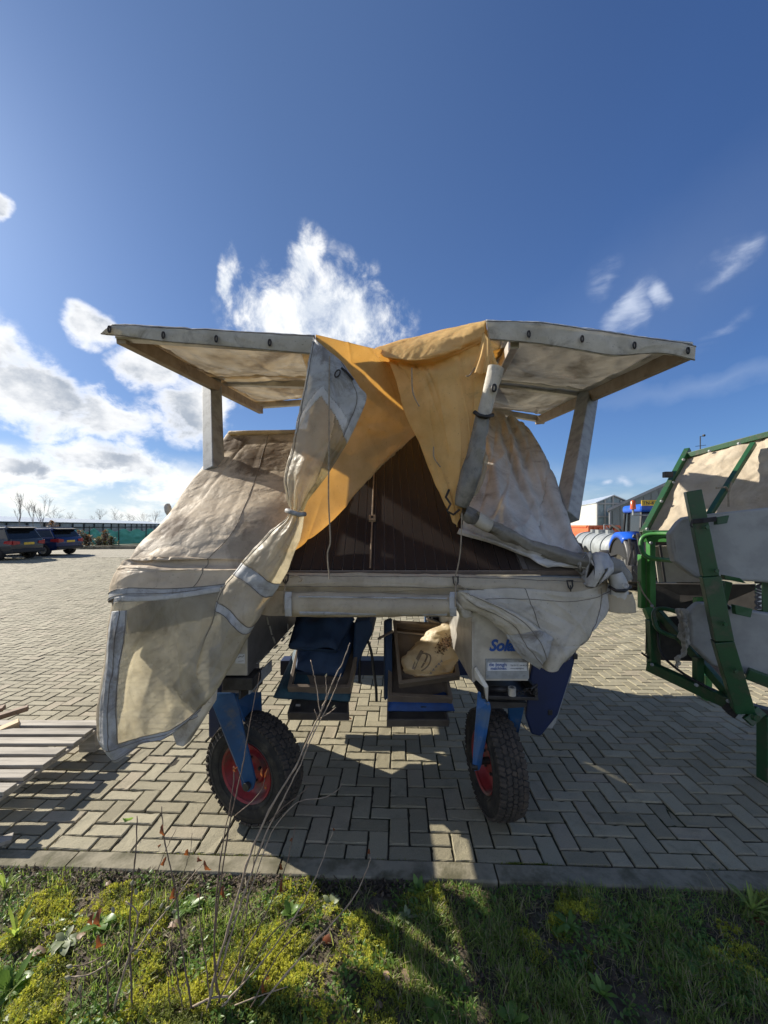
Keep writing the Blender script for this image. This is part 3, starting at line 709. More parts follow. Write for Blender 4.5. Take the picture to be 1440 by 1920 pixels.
ros = [(785, 1672, 13, .055, .014, 'bright upright leafy weed just in front of the kerb, sunlit', 'weed_leaf', (.5, 1.3)),
       (762, 1722, 11, .045, .012, 'pale sunlit weed tuft below the one at the kerb', 'pale_weed', (.5, 1.2)),
       (1068, 1742, 12, .06, .012, 'narrow leaved rosette in the shade behind the lit grass strip', 'weed_leaf', (.2, .9)),
       (1158, 1752, 11, .06, .011, 'flat dark star rosette right of the other shaded rosette', 'weed_leaf', (.05, .35)),
       (1130, 1868, 8, .055, .013, 'tall weed with pale upright leaf in the low sun streak', 'weed_leaf', (.5, 1.2)),
       (818, 1898, 12, .05, .016, 'toothed green weed near the bottom edge beside curled dry leaves', 'weed_leaf', (.15, .7)),
       (20, 1850, 9, .085, .026, 'big bright dock plant at the lower left edge', 'weed_leaf', (.4, 1.0)),
       (120, 1765, 11, .055, .021, 'broad silvery leaved weed among the moss on the left', 'pale_weed', (.15, .6)),
       (185, 1735, 9, .07, .024, 'dark green broad leaved weed behind the silvery one', 'weed_leaf', (.2, .7)),
       (40, 1905, 10, .06, .022, 'grey green weed in the bottom left corner', 'pale_weed', (.1, .5)),
       (545, 1720, 9, .055, .016, 'small green weed beside the reddish leaf and bare soil', 'weed_leaf', (.3, .9)),
       (620, 1700, 9, .05, .012, 'little pale weed on the bare soil right of the twigs', 'pale_weed', (.2, .8)),
       (1290, 1800, 9, .06, .016, 'dim rosette in the shaded grass on the right', 'weed_leaf', (.1, .5)),
       (960, 1915, 9, .06, .018, 'bright little weed at the bottom edge right of centre', 'weed_leaf', (.3, .9)),
       (1410, 1705, 16, .11, .006, 'grassy weed clump against the kerb at the right edge', 'grass_blade', (.5, 1.3)),
       (350, 1700, 9, .06, .018, 'small weed behind the budded twigs near the kerb', 'weed_leaf', (.3, .9)),
       (10, 1670, 12, .09, .008, 'grassy tuft by the kerb at the left edge', 'grass_blade', (.6, 1.3)),
       (30, 1760, 12, .11, .009, 'long bladed tuft at the left edge below the kerb', 'grass_blade', (.6, 1.3))]
for k, (px, py, nl, L, w, lab, mt, up) in enumerate(ros): rosette(px, py, nl, L, w, 'weed', lab, mt, up, .15, k)

def fallen(px, py, L, w, mat, label, az, curl=.5, h=.012):
    q = G(px, py); uv = q-O0; q.z = verge_h(uv.dot(U), uv.dot(V))+h if uv.dot(V) < 0 else .003
    bl = Blades(); leaf_strip(bl, (0, 0, 0), az, L, w, curl, curl*1.1, 6, .25); me = bpy.data.meshes.new('fallen_leaf')
    me.from_pydata(bl.v, [], bl.f); me.materials.append(M[mat]); me.shade_smooth(); o = bpy.data.objects.new('fallen_leaf', me); col.objects.link(o); o.location = q
    tag(o, label, 'dead leaf', 'fallen leaves on the verge')
for px, py, L, w, mat, lab, az in [(618, 1768, .05, .03, 'dead_leaf', 'reddish pointed leaf on bare soil right of the twigs', 2.4), (765, 1850, .07, .022, 'pale_leaf', 'upright curled dry leaf, larger of the pair near the bottom', 1.8),
      (728, 1850, .055, .02, 'pale_leaf', 'slim tan leaf left of the large curled dry leaf', 1.9), (703, 1893, .045, .024, 'pale_leaf', 'pinkish tan oval leaf on soil at the bottom', .6), (45, 1800, .09, .035, 'pale_leaf', 'long pinkish leaf among the dock leaves on the left', .4),
      (195, 1660, .04, .025, 'pale_leaf', 'crumpled pink leaf under the kerb on the left', .3), (365, 1690, .05, .035, 'dead_leaf', 'red leaf lying in the moss behind the twigs', .8), (1435, 1735, .06, .03, 'dead_leaf', 'dark red leaf in the shaded grass at the right edge', 2),
      (1020, 1905, .07, .02, 'dead_leaf', 'long brown leaf at the bottom edge right of the toothed weed', 2.2), (145, 1763, .04, .03, 'pale_leaf', 'small pale leaf between broad leaved weeds', 1.2), (990, 1825, .035, .015, 'pale_leaf', 'white scrap of leaf in the sun on the right', 1.3),
      (315, 1735, .06, .03, 'pale_leaf', 'whitish leaf flat on moss in the middle of the twigs', 0.1), (375, 1775, .045, .024, 'pale_leaf', 'pale folded leaf low between the twigs', .9), (500, 1850, .05, .02, 'dead_leaf', 'red brown leaf standing in moss right of the stems', 1.5)]:
    fallen(px, py, L, w, mat, lab, az)
# ------------------------------------------------------------------ background: left
def X_at(px, z): return (px-CX)/FPX*z
# long low greenhouse that recedes to the right
gh = empty('greenhouse', (-42, 36, 0), 'long low greenhouse with whitish roof behind the green netting', 'greenhouse')
p0 = Vector((-52, 33.5, 0)); p1 = Vector((-44.5, 84, 0))
p0 = Vector((X_at(-90, 36), 36, 0)); p1 = Vector((X_at(300, 110), 110, 0)); dgh = (p1-p0).normalized(); ngh = Vector((dgh.y, -dgh.x, 0)); Lgh = (p1-p0).length
w = MB(); w.prism([p0, p1, p1+Vector((0,0,2.0)), p0+Vector((0,0,2.0))], ngh*-14); w.build('wall', M['glass_wall'], gh)
rf = MB(); hgt = lambda s: 2.0
up = Vector((0,0,1))
rf.add([p0+up*2.02+ngh*.25, p1+up*2.02+ngh*.25, p1+up*2.7-ngh*3.2, p0+up*2.7-ngh*3.2, p1+up*2.02-ngh*7, p0+up*2.02-ngh*7], [(0,1,2,3), (3,2,4,5)]); rf.build('roof', M['glass_roof'], gh, solid=.06)
for s in np.arange(0, Lgh, 4.):
    q = p0+dgh*s; b = MB(); b.box(q+ngh*.06+up*1.0, (.12, .12, 2.0)); b.build('post', M['dark_post'], gh)
    b = MB(); b.beam(q+dgh*.5+ngh*.03+up*1.62, q+dgh*3.5+ngh*.03+up*1.62, .03, .5, (0,0,1)); b.build('pane', M['white_cladding'] if int(s) % 3 == 0 else M['glass_wall'], gh)
b = MB(); b.beam(p0+ngh*.1+up*1.95, p1+ngh*.1+up*1.95, .1, .1); b.beam(p0+ngh*.1+up*1.25, p1+ngh*.1+up*1.25, .08, .08); b.build('rail', M['dark_post'], gh)
# green windbreak net on posts
nf0, nf1 = Vector((X_at(108, 29), 29, 0)), Vector((X_at(292, 33), 33, 0))
fn = empty('net_fence', nf0, 'green windbreak netting sagging between thin dark posts beyond the shrubs', 'fence')
dn = (nf1-nf0).normalized(); Ln = (nf1-nf0).length; nn = Vector((dn.y, -dn.x, 0))
g = np.array([[tuple(nf0+dn*(Ln*i/60)+Vector((0, 0, .06+1.15*j/10+(.12*math.sin(i*.7)+.10*mnoise.noise(Vector((i*.31, 1, 2))))*j/10))+nn*(.12*mnoise.noise(Vector((i*.23, j*.5, 0))))) for i in range(61)] for j in range(11)])
cloth(g, [('netting', M['green_net'], None)], fn, .01)
for s in np.arange(0, Ln+.1, 1.9):
    b = MB(); q = nf0+dn*s+nn*.12; b.tube([q, q+up*(1.5+.2*random.random())], .04, 6); b.build('post', M['dark_post'], fn)
b = MB(); b.tube([nf0+nn*.12+up*1.45, nf1+nn*.12+up*1.45], .03, 6); b.build('rail', M['dark_post'], fn)
# bed edging
b = MB(); b.beam((X_at(60, 25.6), 25.6, .06), (X_at(300, 26.4), 26.4, .06), .35, .3); tag(b.build('bed_edging', M['kerb_concrete'], bevel=.02), 'low concrete edging in front of the shrub bed', 'edging')
soil = MB(); soil.add([(-75, 26, .01), (-14, 26.6, .01), (-10, 40, .01), (-75, 40, .01)], [(0,1,2,3)]); tag(soil.build('shrub_bed', M['field']), kind='structure')
def bush(px, z, h, w, mat, label, seed):
    r = random.Random(seed); q = Vector((X_at(px, z), z, 0)); t = empty('shrub', q, label, 'shrub', 'shrubs by the green net')
    bl = Blades()
    for _ in range(420):
        a = r.uniform(0, 6.28); rr = abs(r.gauss(0, .42))*w/2; zz = r.uniform(.1, 1)**.8*h*(1-.35*(rr/(w/2))**2)
        bl.leaflet((math.cos(a)*rr, math.sin(a)*rr, zz), r.uniform(.10, .22), r.uniform(.06, .14), r.uniform(0, 6.28), r.uniform(-.8, 1))
    bl.build('foliage', M[mat], t, None)
    b = MB()
    for _ in range(7):
        a = r.uniform(0, 6.28); b.tube([q, q+Vector((math.cos(a)*w*.2, math.sin(a)*w*.2, h*.6)), q+Vector((math.cos(a)*w*.32, math.sin(a)*w*.32, h*.95))], [.025, .015, .006], 5)
    b.build('stem', M['bare_branch'], t)
for px, z, h, w, mt, lab, sd_ in [(148, 26.8, 1.25, 1.3, 'bush_brown', 'tallest reddish brown shrub in the bed, left of the paler ones', 1), (163, 26.9, .95, 1.1, 'bush_brown', 'reddish shrub hugging the right of the tallest one', 2), (186, 26.8, .75, 1.0, 'bush_olive', 'low olive shrub in the middle of the bed', 3),
                         (197, 27.2, 1.25, .7, 'bush_brown', 'narrow upright brown shrub behind the olive one', 4), (208, 26.7, .8, .8, 'bush_olive', 'rightmost small yellowish shrub of the bed', 5), (98, 27.5, 1.95, 1.1, 'bush_brown', 'reddish shrub showing above the roof of the blue car', 6), (120, 27.2, 1.3, .8, 'bush_brown', 'brown shrub just right of the blue car roof', 7)]:
    bush(px, z, h, w, mt, lab, sd_)
def bare_tree(px, z, h, label, seed, spread=.5, group='bare trees on the skyline'):
    r = random.Random(seed); q = Vector((X_at(px, z), z, 0)); t = empty('bare_tree', q, label, 'tree', group)
    tr, cr = MB(), MB(); top = q+up*(h*.45); rad = h*(.006 if z < 60 else .0055)
    tr.tube([q, q+up*(h*.25), top], [rad*1.6, rad*1.2, rad], 6)
    def grow(p, d, L, rr, lv):
        e = p+d*L; cr.tube([p, p+d*L*.5+Vector((r.gauss(0, .04), r.gauss(0, .04), 0))*L, e], [rr, rr*.8, rr*.55], 4, cap=False)
        if lv == 0: return
        for _ in range(3):
            n_ = (d+Vector((r.gauss(0, spread), r.gauss(0, spread), r.gauss(.15, .3)))).normalized(); grow(p+d*L*r.uniform(.55, 1), n_, L*r.uniform(.55, .8), rr*.6, lv-1)
    for _ in range(5 if z < 60 else 9): grow(q+up*(h*r.uniform(.15, .45)), Vector((r.gauss(0, spread), r.gauss(0, spread), 1)).normalized(), h*.25, rad*.8, 3)
    tr.build('trunk', M['bare_branch'], t); cr.build('crown', M['bare_branch'], t)
for px, z, h, lab, sd_ in [(37, 40, 5.4, 'slim bare sapling standing highest above the greenhouse roof at far left', 1), (62, 42, 4.6, 'bare sapling right of the highest one', 2), (80, 42, 5.1, 'bare sapling, third from the left edge', 3), (103, 150, 9, 'twiggy bare tree on the skyline right of the saplings', 4), (133, 190, 9.0, 'faint low bare tree left of the group of five', 5),
                       (187, 200, 11.5, 'bare skyline tree, first of the evenly spaced row', 6), (219, 200, 11.5, 'round bare skyline tree, second of the row', 7), (246, 200, 10, 'bare skyline tree, third of the row', 8), (270, 200, 10, 'bare skyline tree, fourth of the row', 9), (291, 200, 10.5, 'last bare skyline tree beside the tarpaulin edge', 10)]:
    bare_tree(px, z, h, lab, sd_, .18 if z < 60 else .55)

# ------------------------------------------------------------------ parked cars (nose to -X, tail toward +X)
def make_car(name, label, paint, rear_x, yc, roof_h, L, Wd, suv=True, group='cars parked beside the shrub bed'):
    t = empty(name, (rear_x, yc, 0), label, 'car', group)
    def S(x, w, z): return (rear_x-x, yc+w, z)
    b = MB()      # lofted lower body: sections along x
    secs = [(0.0, .80, .42, .86), (.06, .94, .33, .98), (.35, .985, .28, 1.0), (1.1, 1.0, .24, .97), (2.4, 1.0, .24, .95), (3.3, .99, .26, .93), (3.9, .95, .28, .84), (L-.08, .86, .34, .72), (L, .74, .42, .62)]
    vs = []; fs = []
    for x, wf, z0, z1 in secs:
        w_ = Wd/2*wf
        for (a, z) in ((-w_*.93, z0), (-w_, z0+.18), (-w_, z1-.16), (-w_*.93, z1), (w_*.93, z1), (w_, z1-.16), (w_, z0+.18), (w_*.93, z0)): vs.append(S(x, a, z))
    for i in range(len(secs)-1):
        for k in range(8): fs.append((i*8+k, i*8+(k+1) % 8, (i+1)*8+(k+1) % 8, (i+1)*8+k))
    fs += [tuple(range(7, -1, -1)), tuple((len(secs)-1)*8+k for k in range(8))]
    b.add(vs, fs); b.build('body', M[paint], t, bevel=.02, auto=35)
    def cab(rows, mat, nm, cap=True):
        b = MB(); vs = []; fs = []
        for x0, x1, w_, z in rows: vs += [S(x0, -w_, z), S(x1, -w_, z), S(x1, w_, z), S(x0, w_, z)]
        for i in range(len(rows)-1):
            for k in range(4): fs.append((i*4+k, i*4+(k+1) % 4, (i+1)*4+(k+1) % 4, (i+1)*4+k))
        fs.append(tuple((len(rows)-1)*4+k for k in range(4))); b.add(vs, fs); return b.build(nm, M[mat], t, bevel=.03, auto=35)
    h = roof_h
    cab([(.12, 3.25, Wd*.465, .93), (.42, 2.55, Wd*.40, h-.09)], 'car_glass', 'window')
    cab([(.30, 2.62, Wd*.41, h-.10), (.36, 2.35, Wd*.39, h-.02), (.6, 2.1, Wd*.34, h)], paint, 'roof')
    for sg in (-1, 1):
        b = MB()
        for xa, xb in ((.16, .46), (1.45, 1.48), (3.2, 2.5)): b.beam(S(xa, sg*Wd*.468, .93), S(xb, sg*Wd*.405, h-.08), .07, .07)
        b.build('pillar', M[paint], t)
        b = MB(); b.tube([S(.45, sg*Wd*.37, h+.0), S(.55, sg*Wd*.37, h+.05), S(2.1, sg*Wd*.37, h+.05), S(2.25, sg*Wd*.37, h+.0)], .02, 6); b.build('roof_rail', M['silver'], t)
        b = MB(); b.prism([S(.02, sg*Wd*.27, .74), S(.02, sg*Wd*.46, .70), S(.02, sg*Wd*.46, .90), S(.02, sg*Wd*.27, .86)], (.05, 0, 0)); b.prism([S(.0, sg*Wd*.475, .72), S(.35, sg*Wd*.50, .76), S(.3, sg*Wd*.50, .88), S(.0, sg*Wd*.475, .9)], (0, sg*.01, 0)); b.build('tail_light', M['lamp_red'], t, bevel=.01)
        for xw in (.72, L-.82):
            Mx = Matrix.Translation(Vector(S(xw, sg*(Wd/2-.10), .325))) @ Matrix.Rotation(R(90), 4, 'Z')
            b = MB(); b.lathe([(-.11, .20), (-.11, .30), (-.08, .325), (.08, .325), (.11, .30), (.11, .20)], 24, Mx); wh = b.build('wheel', M['rubber'], t, smooth=True)
            b = MB(); b.lathe([(.105, .215), (.085, .2), (.085, .03), (.1, .0)] if sg > 0 else [(-.105, .215), (-.085, .2), (-.085, .03), (-.1, .0)], 24, Mx)
            for k in range(5):
                a = k*2*math.pi/5; b.beam(Mx @ Vector((sg*.1, .04*math.cos(a), .04*math.sin(a))), Mx @ Vector((sg*.1, .2*math.cos(a), .2*math.sin(a))), .05, .02, (1, 0, 0))
            b.build('rim', M['silver'], wh)
    b = MB(); b.bb(S(-.04, -Wd*.47, .34), S(.06, Wd*.47, .50)); b.build('bumper', M['car_black'], t, bevel=.03)
    b = MB(); b.bb(S(-.015, -.26, .70), S(.02, .26, .81)); b.build('number_plate', M['plate_yellow'], t)
    b = MB(); b.prism([S(.42, -Wd*.38, h-.03), S(.42, Wd*.38, h-.03), S(.15, Wd*.36, h-.06), S(.15, -Wd*.36, h-.06)], (0, 0, .035)); b.build('spoiler', M['car_black'], t, bevel=.01)
    for sg in (-1, 1):
        b = MB(); b.box(S(2.75, sg*(Wd/2+.06), .99), (.12, .2, .13)); b.build('mirror', M[paint], t, bevel=.03)
make_car('parked_car', 'grey compact crossover with red tail lights at the left edge', 'car_grey', -16.75, 18.15, 1.52, 4.2, 1.76)
make_car('parked_car', 'dark blue car parked just beyond the grey one', 'car_blue', -16.9, 20.75, 1.44, 4.2, 1.78)

# ------------------------------------------------------------------ background: right
# white glasshouse hall
zh = 38.
hall = empty('glasshouse', (X_at(1130, zh), zh, 0), 'white clad hall with glazed gable end behind the orange container', 'building')
xa, xb, xr = X_at(1045, 44), X_at(1118, zh), X_at(1178, zh)
top = CH+(CY-944)/FPX*zh; rid = CH+(CY-929.5)/FPX*zh
b = MB(); b.add([(X_at(1040, 56), 56, 0), (xb, zh, 0), (xb, zh, top), (X_at(1040, 56), 56, top+.1)], [(0,1,2,3)]); b.build('side_wall', M['white_cladding'], hall, solid=.1)
sA, sB = Vector((X_at(1040, 56), 56, 0)), Vector((xb, zh, 0))
for k in range(1, 22):
    q = sA.lerp(sB, k/22); b = MB(); b.box(q+Vector((.02, -.06, top/2)), (.10, .10, top-.1)); b.build('cladding_rib', M['white_cladding'], hall)
b = MB(); b.add([(xb, zh, 0), (xr, zh, 0), (xr, zh, top), ((xb+xr)/2, zh, rid), (xb, zh, top)], [(0,1,2,3,4)]); b.build('gable_glazing', M['house_glass'], hall, solid=.06)
for k in range(0, 5):
    x = xb+(xr-xb)*k/4; zt = top+(rid-top)*(1-abs(k-2)/2); b = MB(); b.bb((x-.07, zh-.16, 0), (x+.07, zh-.04, zt-.03)); b.build('mullion', M['white_cladding'] if k in (0, 4) else M['shed_roof'], hall)
for zz in (2.4, top-.08):
    b = MB(); b.bb((xb, zh-.2, zz), (xr, zh-.06, zz+.14)); b.build('transom', M['shed_roof'], hall)
b = MB(); d_ = (sA-sB); b.add([Vector((xb, zh, top))+Vector((-.2, -.3, .05)), Vector(((xb+xr)/2, zh-.3, rid+.05)), Vector(((xb+xr)/2, zh-.3, rid+.05))+d_, Vector((xb-.2, zh-.3, top+.05))+d_, Vector((xr+.2, zh-.3, top+.05)), Vector((xr+.2, zh-.3, top+.05))+d_], [(0,1,2,3), (1,4,5,2)]); b.build('roof', M['glass_roof'], hall, solid=.08)
b = MB(); b.tube([(xb-.05, zh-.25, 0), (xb-.05, zh-.25, top)], .09, 8); b.build('downpipe', M['white_cladding'], hall)
# grey green shed
zs = 27.
shed = empty('shed', (X_at(1200, zs), zs, 0), 'grey green metal shed with sloping roof edge behind the tractor', 'building')
xl, xm, xe = X_at(1141, zs), X_at(1330, zs), X_at(1520, zs); ev = CH+(CY-958)/FPX*zs; rg = CH+(CY-872)/FPX*zs
b = MB(); b.prism([(xl, zs, 0), (xe, zs, 0), (xe, zs, ev), (xm, zs, rg), (xl, zs, ev)], (13.6, 22, 0)); b.build('wall', M['shed_green'], shed)
for k in range(26):
    x = xl+.3+(xe-xl-.6)*k/25; zt = ev+(rg-ev)*(1-abs(x-xm)/(xm-xl)); b = MB(); b.bb((x-.03, zs-.04, .1), (x+.03, zs-.005, zt-.15)); b.build('panel_rib', M['shed_green'], shed)
b = MB(); b.prism([(xl-.25, zs-.25, ev-.05), (xm, zs-.25, rg+.06), (xm, zs-.25, rg+.24), (xl-.25, zs-.25, ev+.13)], (13.8, 22.4, 0)); b.prism([(xm+.01, zs-.25, rg+.06), (xe+.25, zs-.25, ev-.05), (xe+.25, zs-.25, ev+.13), (xm+.01, zs-.25, rg+.24)], (13.8, 22.4, 0)); b.build('roof', M['shed_roof'], shed)
b = MB(); b.tube([(xl+.02, zs-.12, 0), (xl+.02, zs-.12, ev)], .06, 8); b.build('downpipe', M['shed_roof'], shed)
# weather mast
zm = 9.5; q = Vector((X_at(1313, zm), zm, 0)); zt = CH+(CY-818)/FPX*zm
mast = empty('weather_mast', q, 'thin weather mast with small anemometer above the green machine', 'mast')
b = MB(); b.tube([q, q+up*zt], .012, 6); b.build('pole', M['dark_post'], mast)
b = MB(); b.tube([q+Vector((-.12, 0, zt-.25)), q+Vector((.14, 0, zt-.22))], .006, 5); b.tube([q+Vector((.0, 0, zt)), q+Vector((.07, 0, zt))], .006, 5); b.build('cross_arm', M['dark_post'], mast)
b = MB(); b.lathe([(-.03, .004), (-.02, .028), (.02, .028), (.03, .004)], 8, Matrix.Translation(q+Vector((.09, 0, zt+.02)))); b.build('wind_vane', M['dark_post'], mast)
# orange container
zc = 21.; cn = empty('skip_container', (X_at(1130, zc), zc, 0), 'orange steel skip container in front of the white hall', 'container')
ztp = CH+(CY-987)/FPX*zc
x0, x1, x2 = X_at(1070, zc+3), X_at(1102, zc), X_at(1164, zc+1)
b = MB(); b.add([(x0, zc+5, .1), (x1, zc, .1), (x2, zc+1.2, .1), (x2-1.2, zc+6.2, .1), (x0, zc+5, ztp), (x1, zc, ztp), (x2, zc+1.2, ztp), (x2-1.2, zc+6.2, ztp)], [(0,1,5,4), (1,2,6,5), (2,3,7,6), (3,0,4,7), (3,2,1,0)]); b.build('body', M['container_orange'], cn, solid=.06)
for k in range(7):
    f = k/6; x = x1+(x2-x1)*f; y = zc+1.2*f; b = MB(); b.box((x+.02, y-.06, ztp/2+.05), (.10, .09, ztp-.1)); b.build('rib', M['container_orange'], cn)
b = MB(); b.beam((x1, zc-.02, ztp), (x2, zc+1.18, ztp), .14, .12); b.beam((x1, zc, ztp), (x0, zc+5, ztp), .14, .12); b.build('rim', M['container_orange'], cn)
b = MB()
for dx in (-.22, .22): b.tube([(X_at(1139, zc)+dx, zc-.05, .2), (X_at(1139, zc)+dx, zc-.05, ztp+.1)], .03, 6)
for k in range(6): b.tube([(X_at(1139, zc)-.22, zc-.05, .4+k*.25), (X_at(1139, zc)+.22, zc-.05, .4+k*.25)], .025, 6)
b.build('ladder', M['galvanised'], cn)
# slurry tanker
za = 13.; ta, tb = Vector((X_at(1096, 17.5), 17.5, 0)), Vector((X_at(1166, 13.5), 13.5, 0)); ax = (tb-ta).normalized(); rt = .54; hc = CH+(CY-1027)/FPX*14.5
tk = empty('slurry_tanker', (ta+tb)/2, 'grey cylindrical slurry tanker trailer with side ladder beside the blue tractor', 'tanker')
Lt = (tb-ta).length; Mx = Matrix.Translation(ta+up*hc) @ ax.to_track_quat('X', 'Z').to_matrix().to_4x4()
b = MB(); b.lathe([(-.28, .0), (-.22, rt*.5), (0, rt*.96), (.05, rt), (Lt-.05, rt), (Lt, rt*.96), (Lt+.22, rt*.5), (Lt+.28, 0)], 32, Mx); b.build('tank', M['tank_grey'], tk, auto=40)
for f in (.12, .36, .62, .88):
    b = MB(); b.lathe([(Lt*f-.04, rt-.01), (Lt*f-.04, rt+.035), (Lt*f+.04, rt+.035), (Lt*f+.04, rt-.01)], 32, Mx); b.build('band', M['tank_grey'], tk)
side = Vector((-ax.y, ax.x, 0)); side = side if side.y < 0 else -side
b = MB(); c0 = ta+ax*Lt*.55+side*(rt+.05)
for s in (-.18, .18): b.tube([c0+ax*s+up*(hc-.55), c0+ax*s+up*(hc+.3), c0+ax*s-side*.4+up*(hc+rt+.25)], .022, 6)
for k in range(5): b.tube([c0+ax*-.18+up*(hc-.5+k*.22), c0+ax*.18+up*(hc-.5+k*.22)], .018, 6)
b.build('ladder', M['galvanised'], tk)
for f in (.3, .5, .72):
    b = MB(); q = ta+ax*Lt*f+up*(hc+rt-.03); b.tube([q, q+up*.16], .13 if f != .5 else .2, 10); b.build('hatch', M['tank_grey'], tk)
b = MB(); b.tube([ta+ax*Lt*.72+up*(hc+rt+.1), ta+ax*Lt*.8+up*(hc+rt+.3), ta+ax*Lt*.95+up*(hc+rt+.15), ta+ax*(Lt+.3)+up*(hc+.2)], .05, 7); b.build('hose', M['rubber'], tk)
for s in (-.9, .9):
    Mw = Matrix.Translation(ta+ax*Lt*.45+side*s+up*.45) @ side.to_track_quat('X', 'Z').to_matrix().to_4x4()
    b = MB(); b.lathe([(-.2, .2), (-.2, .42), (-.12, .45), (.12, .45), (.2, .42), (.2, .2), (.1, 0)], 24, Mw); b.build('wheel', M['rubber'], tk, smooth=True)
b = MB(); b.beam(ta+up*.45, tb+up*.45+ax*1.2, .3, .18); b.build('chassis', M['dark_steel'], tk)
# blue tractor seen from behind-left
zt_ = 9.4; tc = Vector((X_at(1242, zt_), zt_, 0)); rz = R(-14)
tr = empty('tractor', tc, 'blue farm tractor with orange beacon and yellow rear plate behind the green machine', 'tractor')
TS = .77
def T(x, y, z):
    x, y, z = x*TS, y*TS, z*TS
    return tc+Vector((x*math.cos(rz)-y*math.sin(rz), x*math.sin(rz)+y*math.cos(rz), z))
Mr = Matrix.Rotation(rz, 4, 'Z')
for sx in (-1, 1):
    Mw = Matrix.Translation(T(sx*.88, .2, .84)) @ Mr @ Matrix.Scale(TS, 4)
    b = MB(); b.lathe([(-.24, .45), (-.25, .70), (-.20, .81), (0, .84), (.20, .81), (.25, .70), (.24, .45)], 36, Mw)
    for k in range(22):
        a = k*2*math.pi/22
        for s2 in (-1, 1):
            a2 = a+s2*.07; b.beam(Mw @ Vector((0, .84*math.cos(a), .84*math.sin(a))), Mw @ Vector((s2*.24, .82*math.cos(a2+.14), .82*math.sin(a2+.14))), .07, .07, Mw.to_3x3() @ Vector((0, math.cos(a), math.sin(a))))
    wh = b.build('rear_wheel', M['rubber'], tr, auto=40)
    b = MB(); b.lathe([(sx*.235, .47), (sx*.16, .43), (sx*.06, .40), (sx*.05, .15), (sx*.12, .12), (sx*.12, 0)], 30, Mw); b.build('rim', M['silver'], wh, auto=40)
    b = MB()                                                        # mudguard arc: black skirt, blue cap
    for nm, mt, a0, a1, xi, xo, r0 in (('mudguard', 'black_plastic', 200, 20, -.18, .32, .96), ('mudguard_cap', 'tractor_blue', 128, 38, -.22, .33, 1.0)):
        b = MB(); vs = []; fs = []; N = 14
        for k in range(N+1):
            a = R(a0+(a1-a0)*k/N)
            for (x, r) in ((xi, r0+.03), (xo, r0), (xo+.02, r0-.16)): vs.append(T(sx*(.88+x), .2+r*math.cos(a), .84+r*math.sin(a)))
        for k in range(N):
            for e in range(2): fs.append((k*3+e, k*3+e+1, k*3+e+4, k*3+e+3))
        b.add(vs, fs); b.build(nm, M[mt], tr, solid=.03, smooth=True)
    Mw = Matrix.Translation(T(sx*.85, 2.75, .56)) @ Mr @ Matrix.Scale(TS, 4)
    b = MB(); b.lathe([(-.18, .3), (-.19, .48), (-.14, .55), (.14, .55), (.19, .48), (.18, .3)], 28, Mw); b.build('front_wheel', M['rubber'], tr, smooth=True)
    b = MB(); b.tube([T(sx*.72, -.28, 1.35), T(sx*.70, -.25, 2.0), T(sx*.62, -.1, 2.52)], .035, 6); b.build('cab_pillar', M['black_plastic'], tr)
    b = MB(); b.tube([T(sx*.72, 1.35, 1.2), T(sx*.64, 1.25, 2.52)], .035, 6); b.build('cab_pillar', M['black_plastic'], tr)
    b = MB(); arc = [T(sx*1.16, .2+.95*math.cos(R(a)), .84+.95*math.sin(R(a))) for a in range(15, 186, 15)]+[T(sx*1.16, -.62, .98), T(sx*1.16, .2, 1.12), T(sx*1.16, .95, 1.0)]
    b.prism(arc, Mr.to_3x3() @ Vector((sx*.03, 0, 0))); b.build('mudguard_skirt', M['black_plastic'], tr, bevel=.01)
b = MB(); b.prism([T(-.62, -.2, 1.3), T(.62, -.2, 1.3), T(.58, -.08, 2.5), T(-.58, -.08, 2.5)], Mr.to_3x3() @ Vector((0, 1.35, 0))); b.build('cab_glass', M['car_glass'], tr)
b = MB(); b.prism([T(-.74, -.35, 2.5), T(.74, -.35, 2.5), T(.70, 1.4, 2.5), T(-.70, 1.4, 2.5)], (0, 0, .2)); b.build('cab_roof', M['tractor_blue'], tr, bevel=.07, seg=3)
b = MB(); b.prism([T(-.42, 1.4, .9), T(.42, 1.4, .9), T(.42, 1.4, 1.55), T(-.42, 1.4, 1.6)], Mr.to_3x3() @ Vector((0, 1.9, -.15))); b.build('bonnet', M['tractor_blue'], tr, bevel=.06)
b = MB(); b.beam(T(0, -.3, .75), T(0, 3.2, .75), .5, .5); b.beam(T(-.8, .2, .84), T(.8, .2, .84), .25, .25); b.build('chassis', M['dark_steel'], tr)
pc = P(1221, 943, zt_-.5); rp = (R(90), 0, rz)
b = MB(); b.box(pc, (.40, .02, .13), Mr.to_3x3()); pl = b.build('number_plate', M['plate_yellow'], tr)
text('TN-KF-', .105, pc+Mr.to_3x3() @ Vector((-.18, -.014, -.038)), rp, M['letter_dark'], pl, offset=.002)
bq = P(1187, 958, zt_-.3)
b = MB(); b.tube([bq+Vector((.42, .1, -.1)), bq+Vector((.02, 0, -.1)), bq+Vector((0, 0, 0))], .018, 6); b.tube([bq+Vector((0, 0, -.1)), bq+Vector((0, 0, .05))], .025, 6); b.build('beacon_arm', M['galvanised'], tr)
b = MB(); b.lathe([(0, .035), (.0, .065), (.04, .06), (.18, .055), (.21, .03), (.215, 0)], 16, Matrix.Translation(bq+Vector((0, 0, .04))) @ Matrix.Rotation(R(-90), 4, 'Y')); b.build('beacon', M['beacon_orange'], tr, auto=50)
b = MB(); b.tube([bq+Vector((.42, .1, -.1)), bq+Vector((.30, .0, -.45)), bq+Vector((.16, 0, -.62))], .014, 6); b.build('mirror_arm', M['black_plastic'], tr)
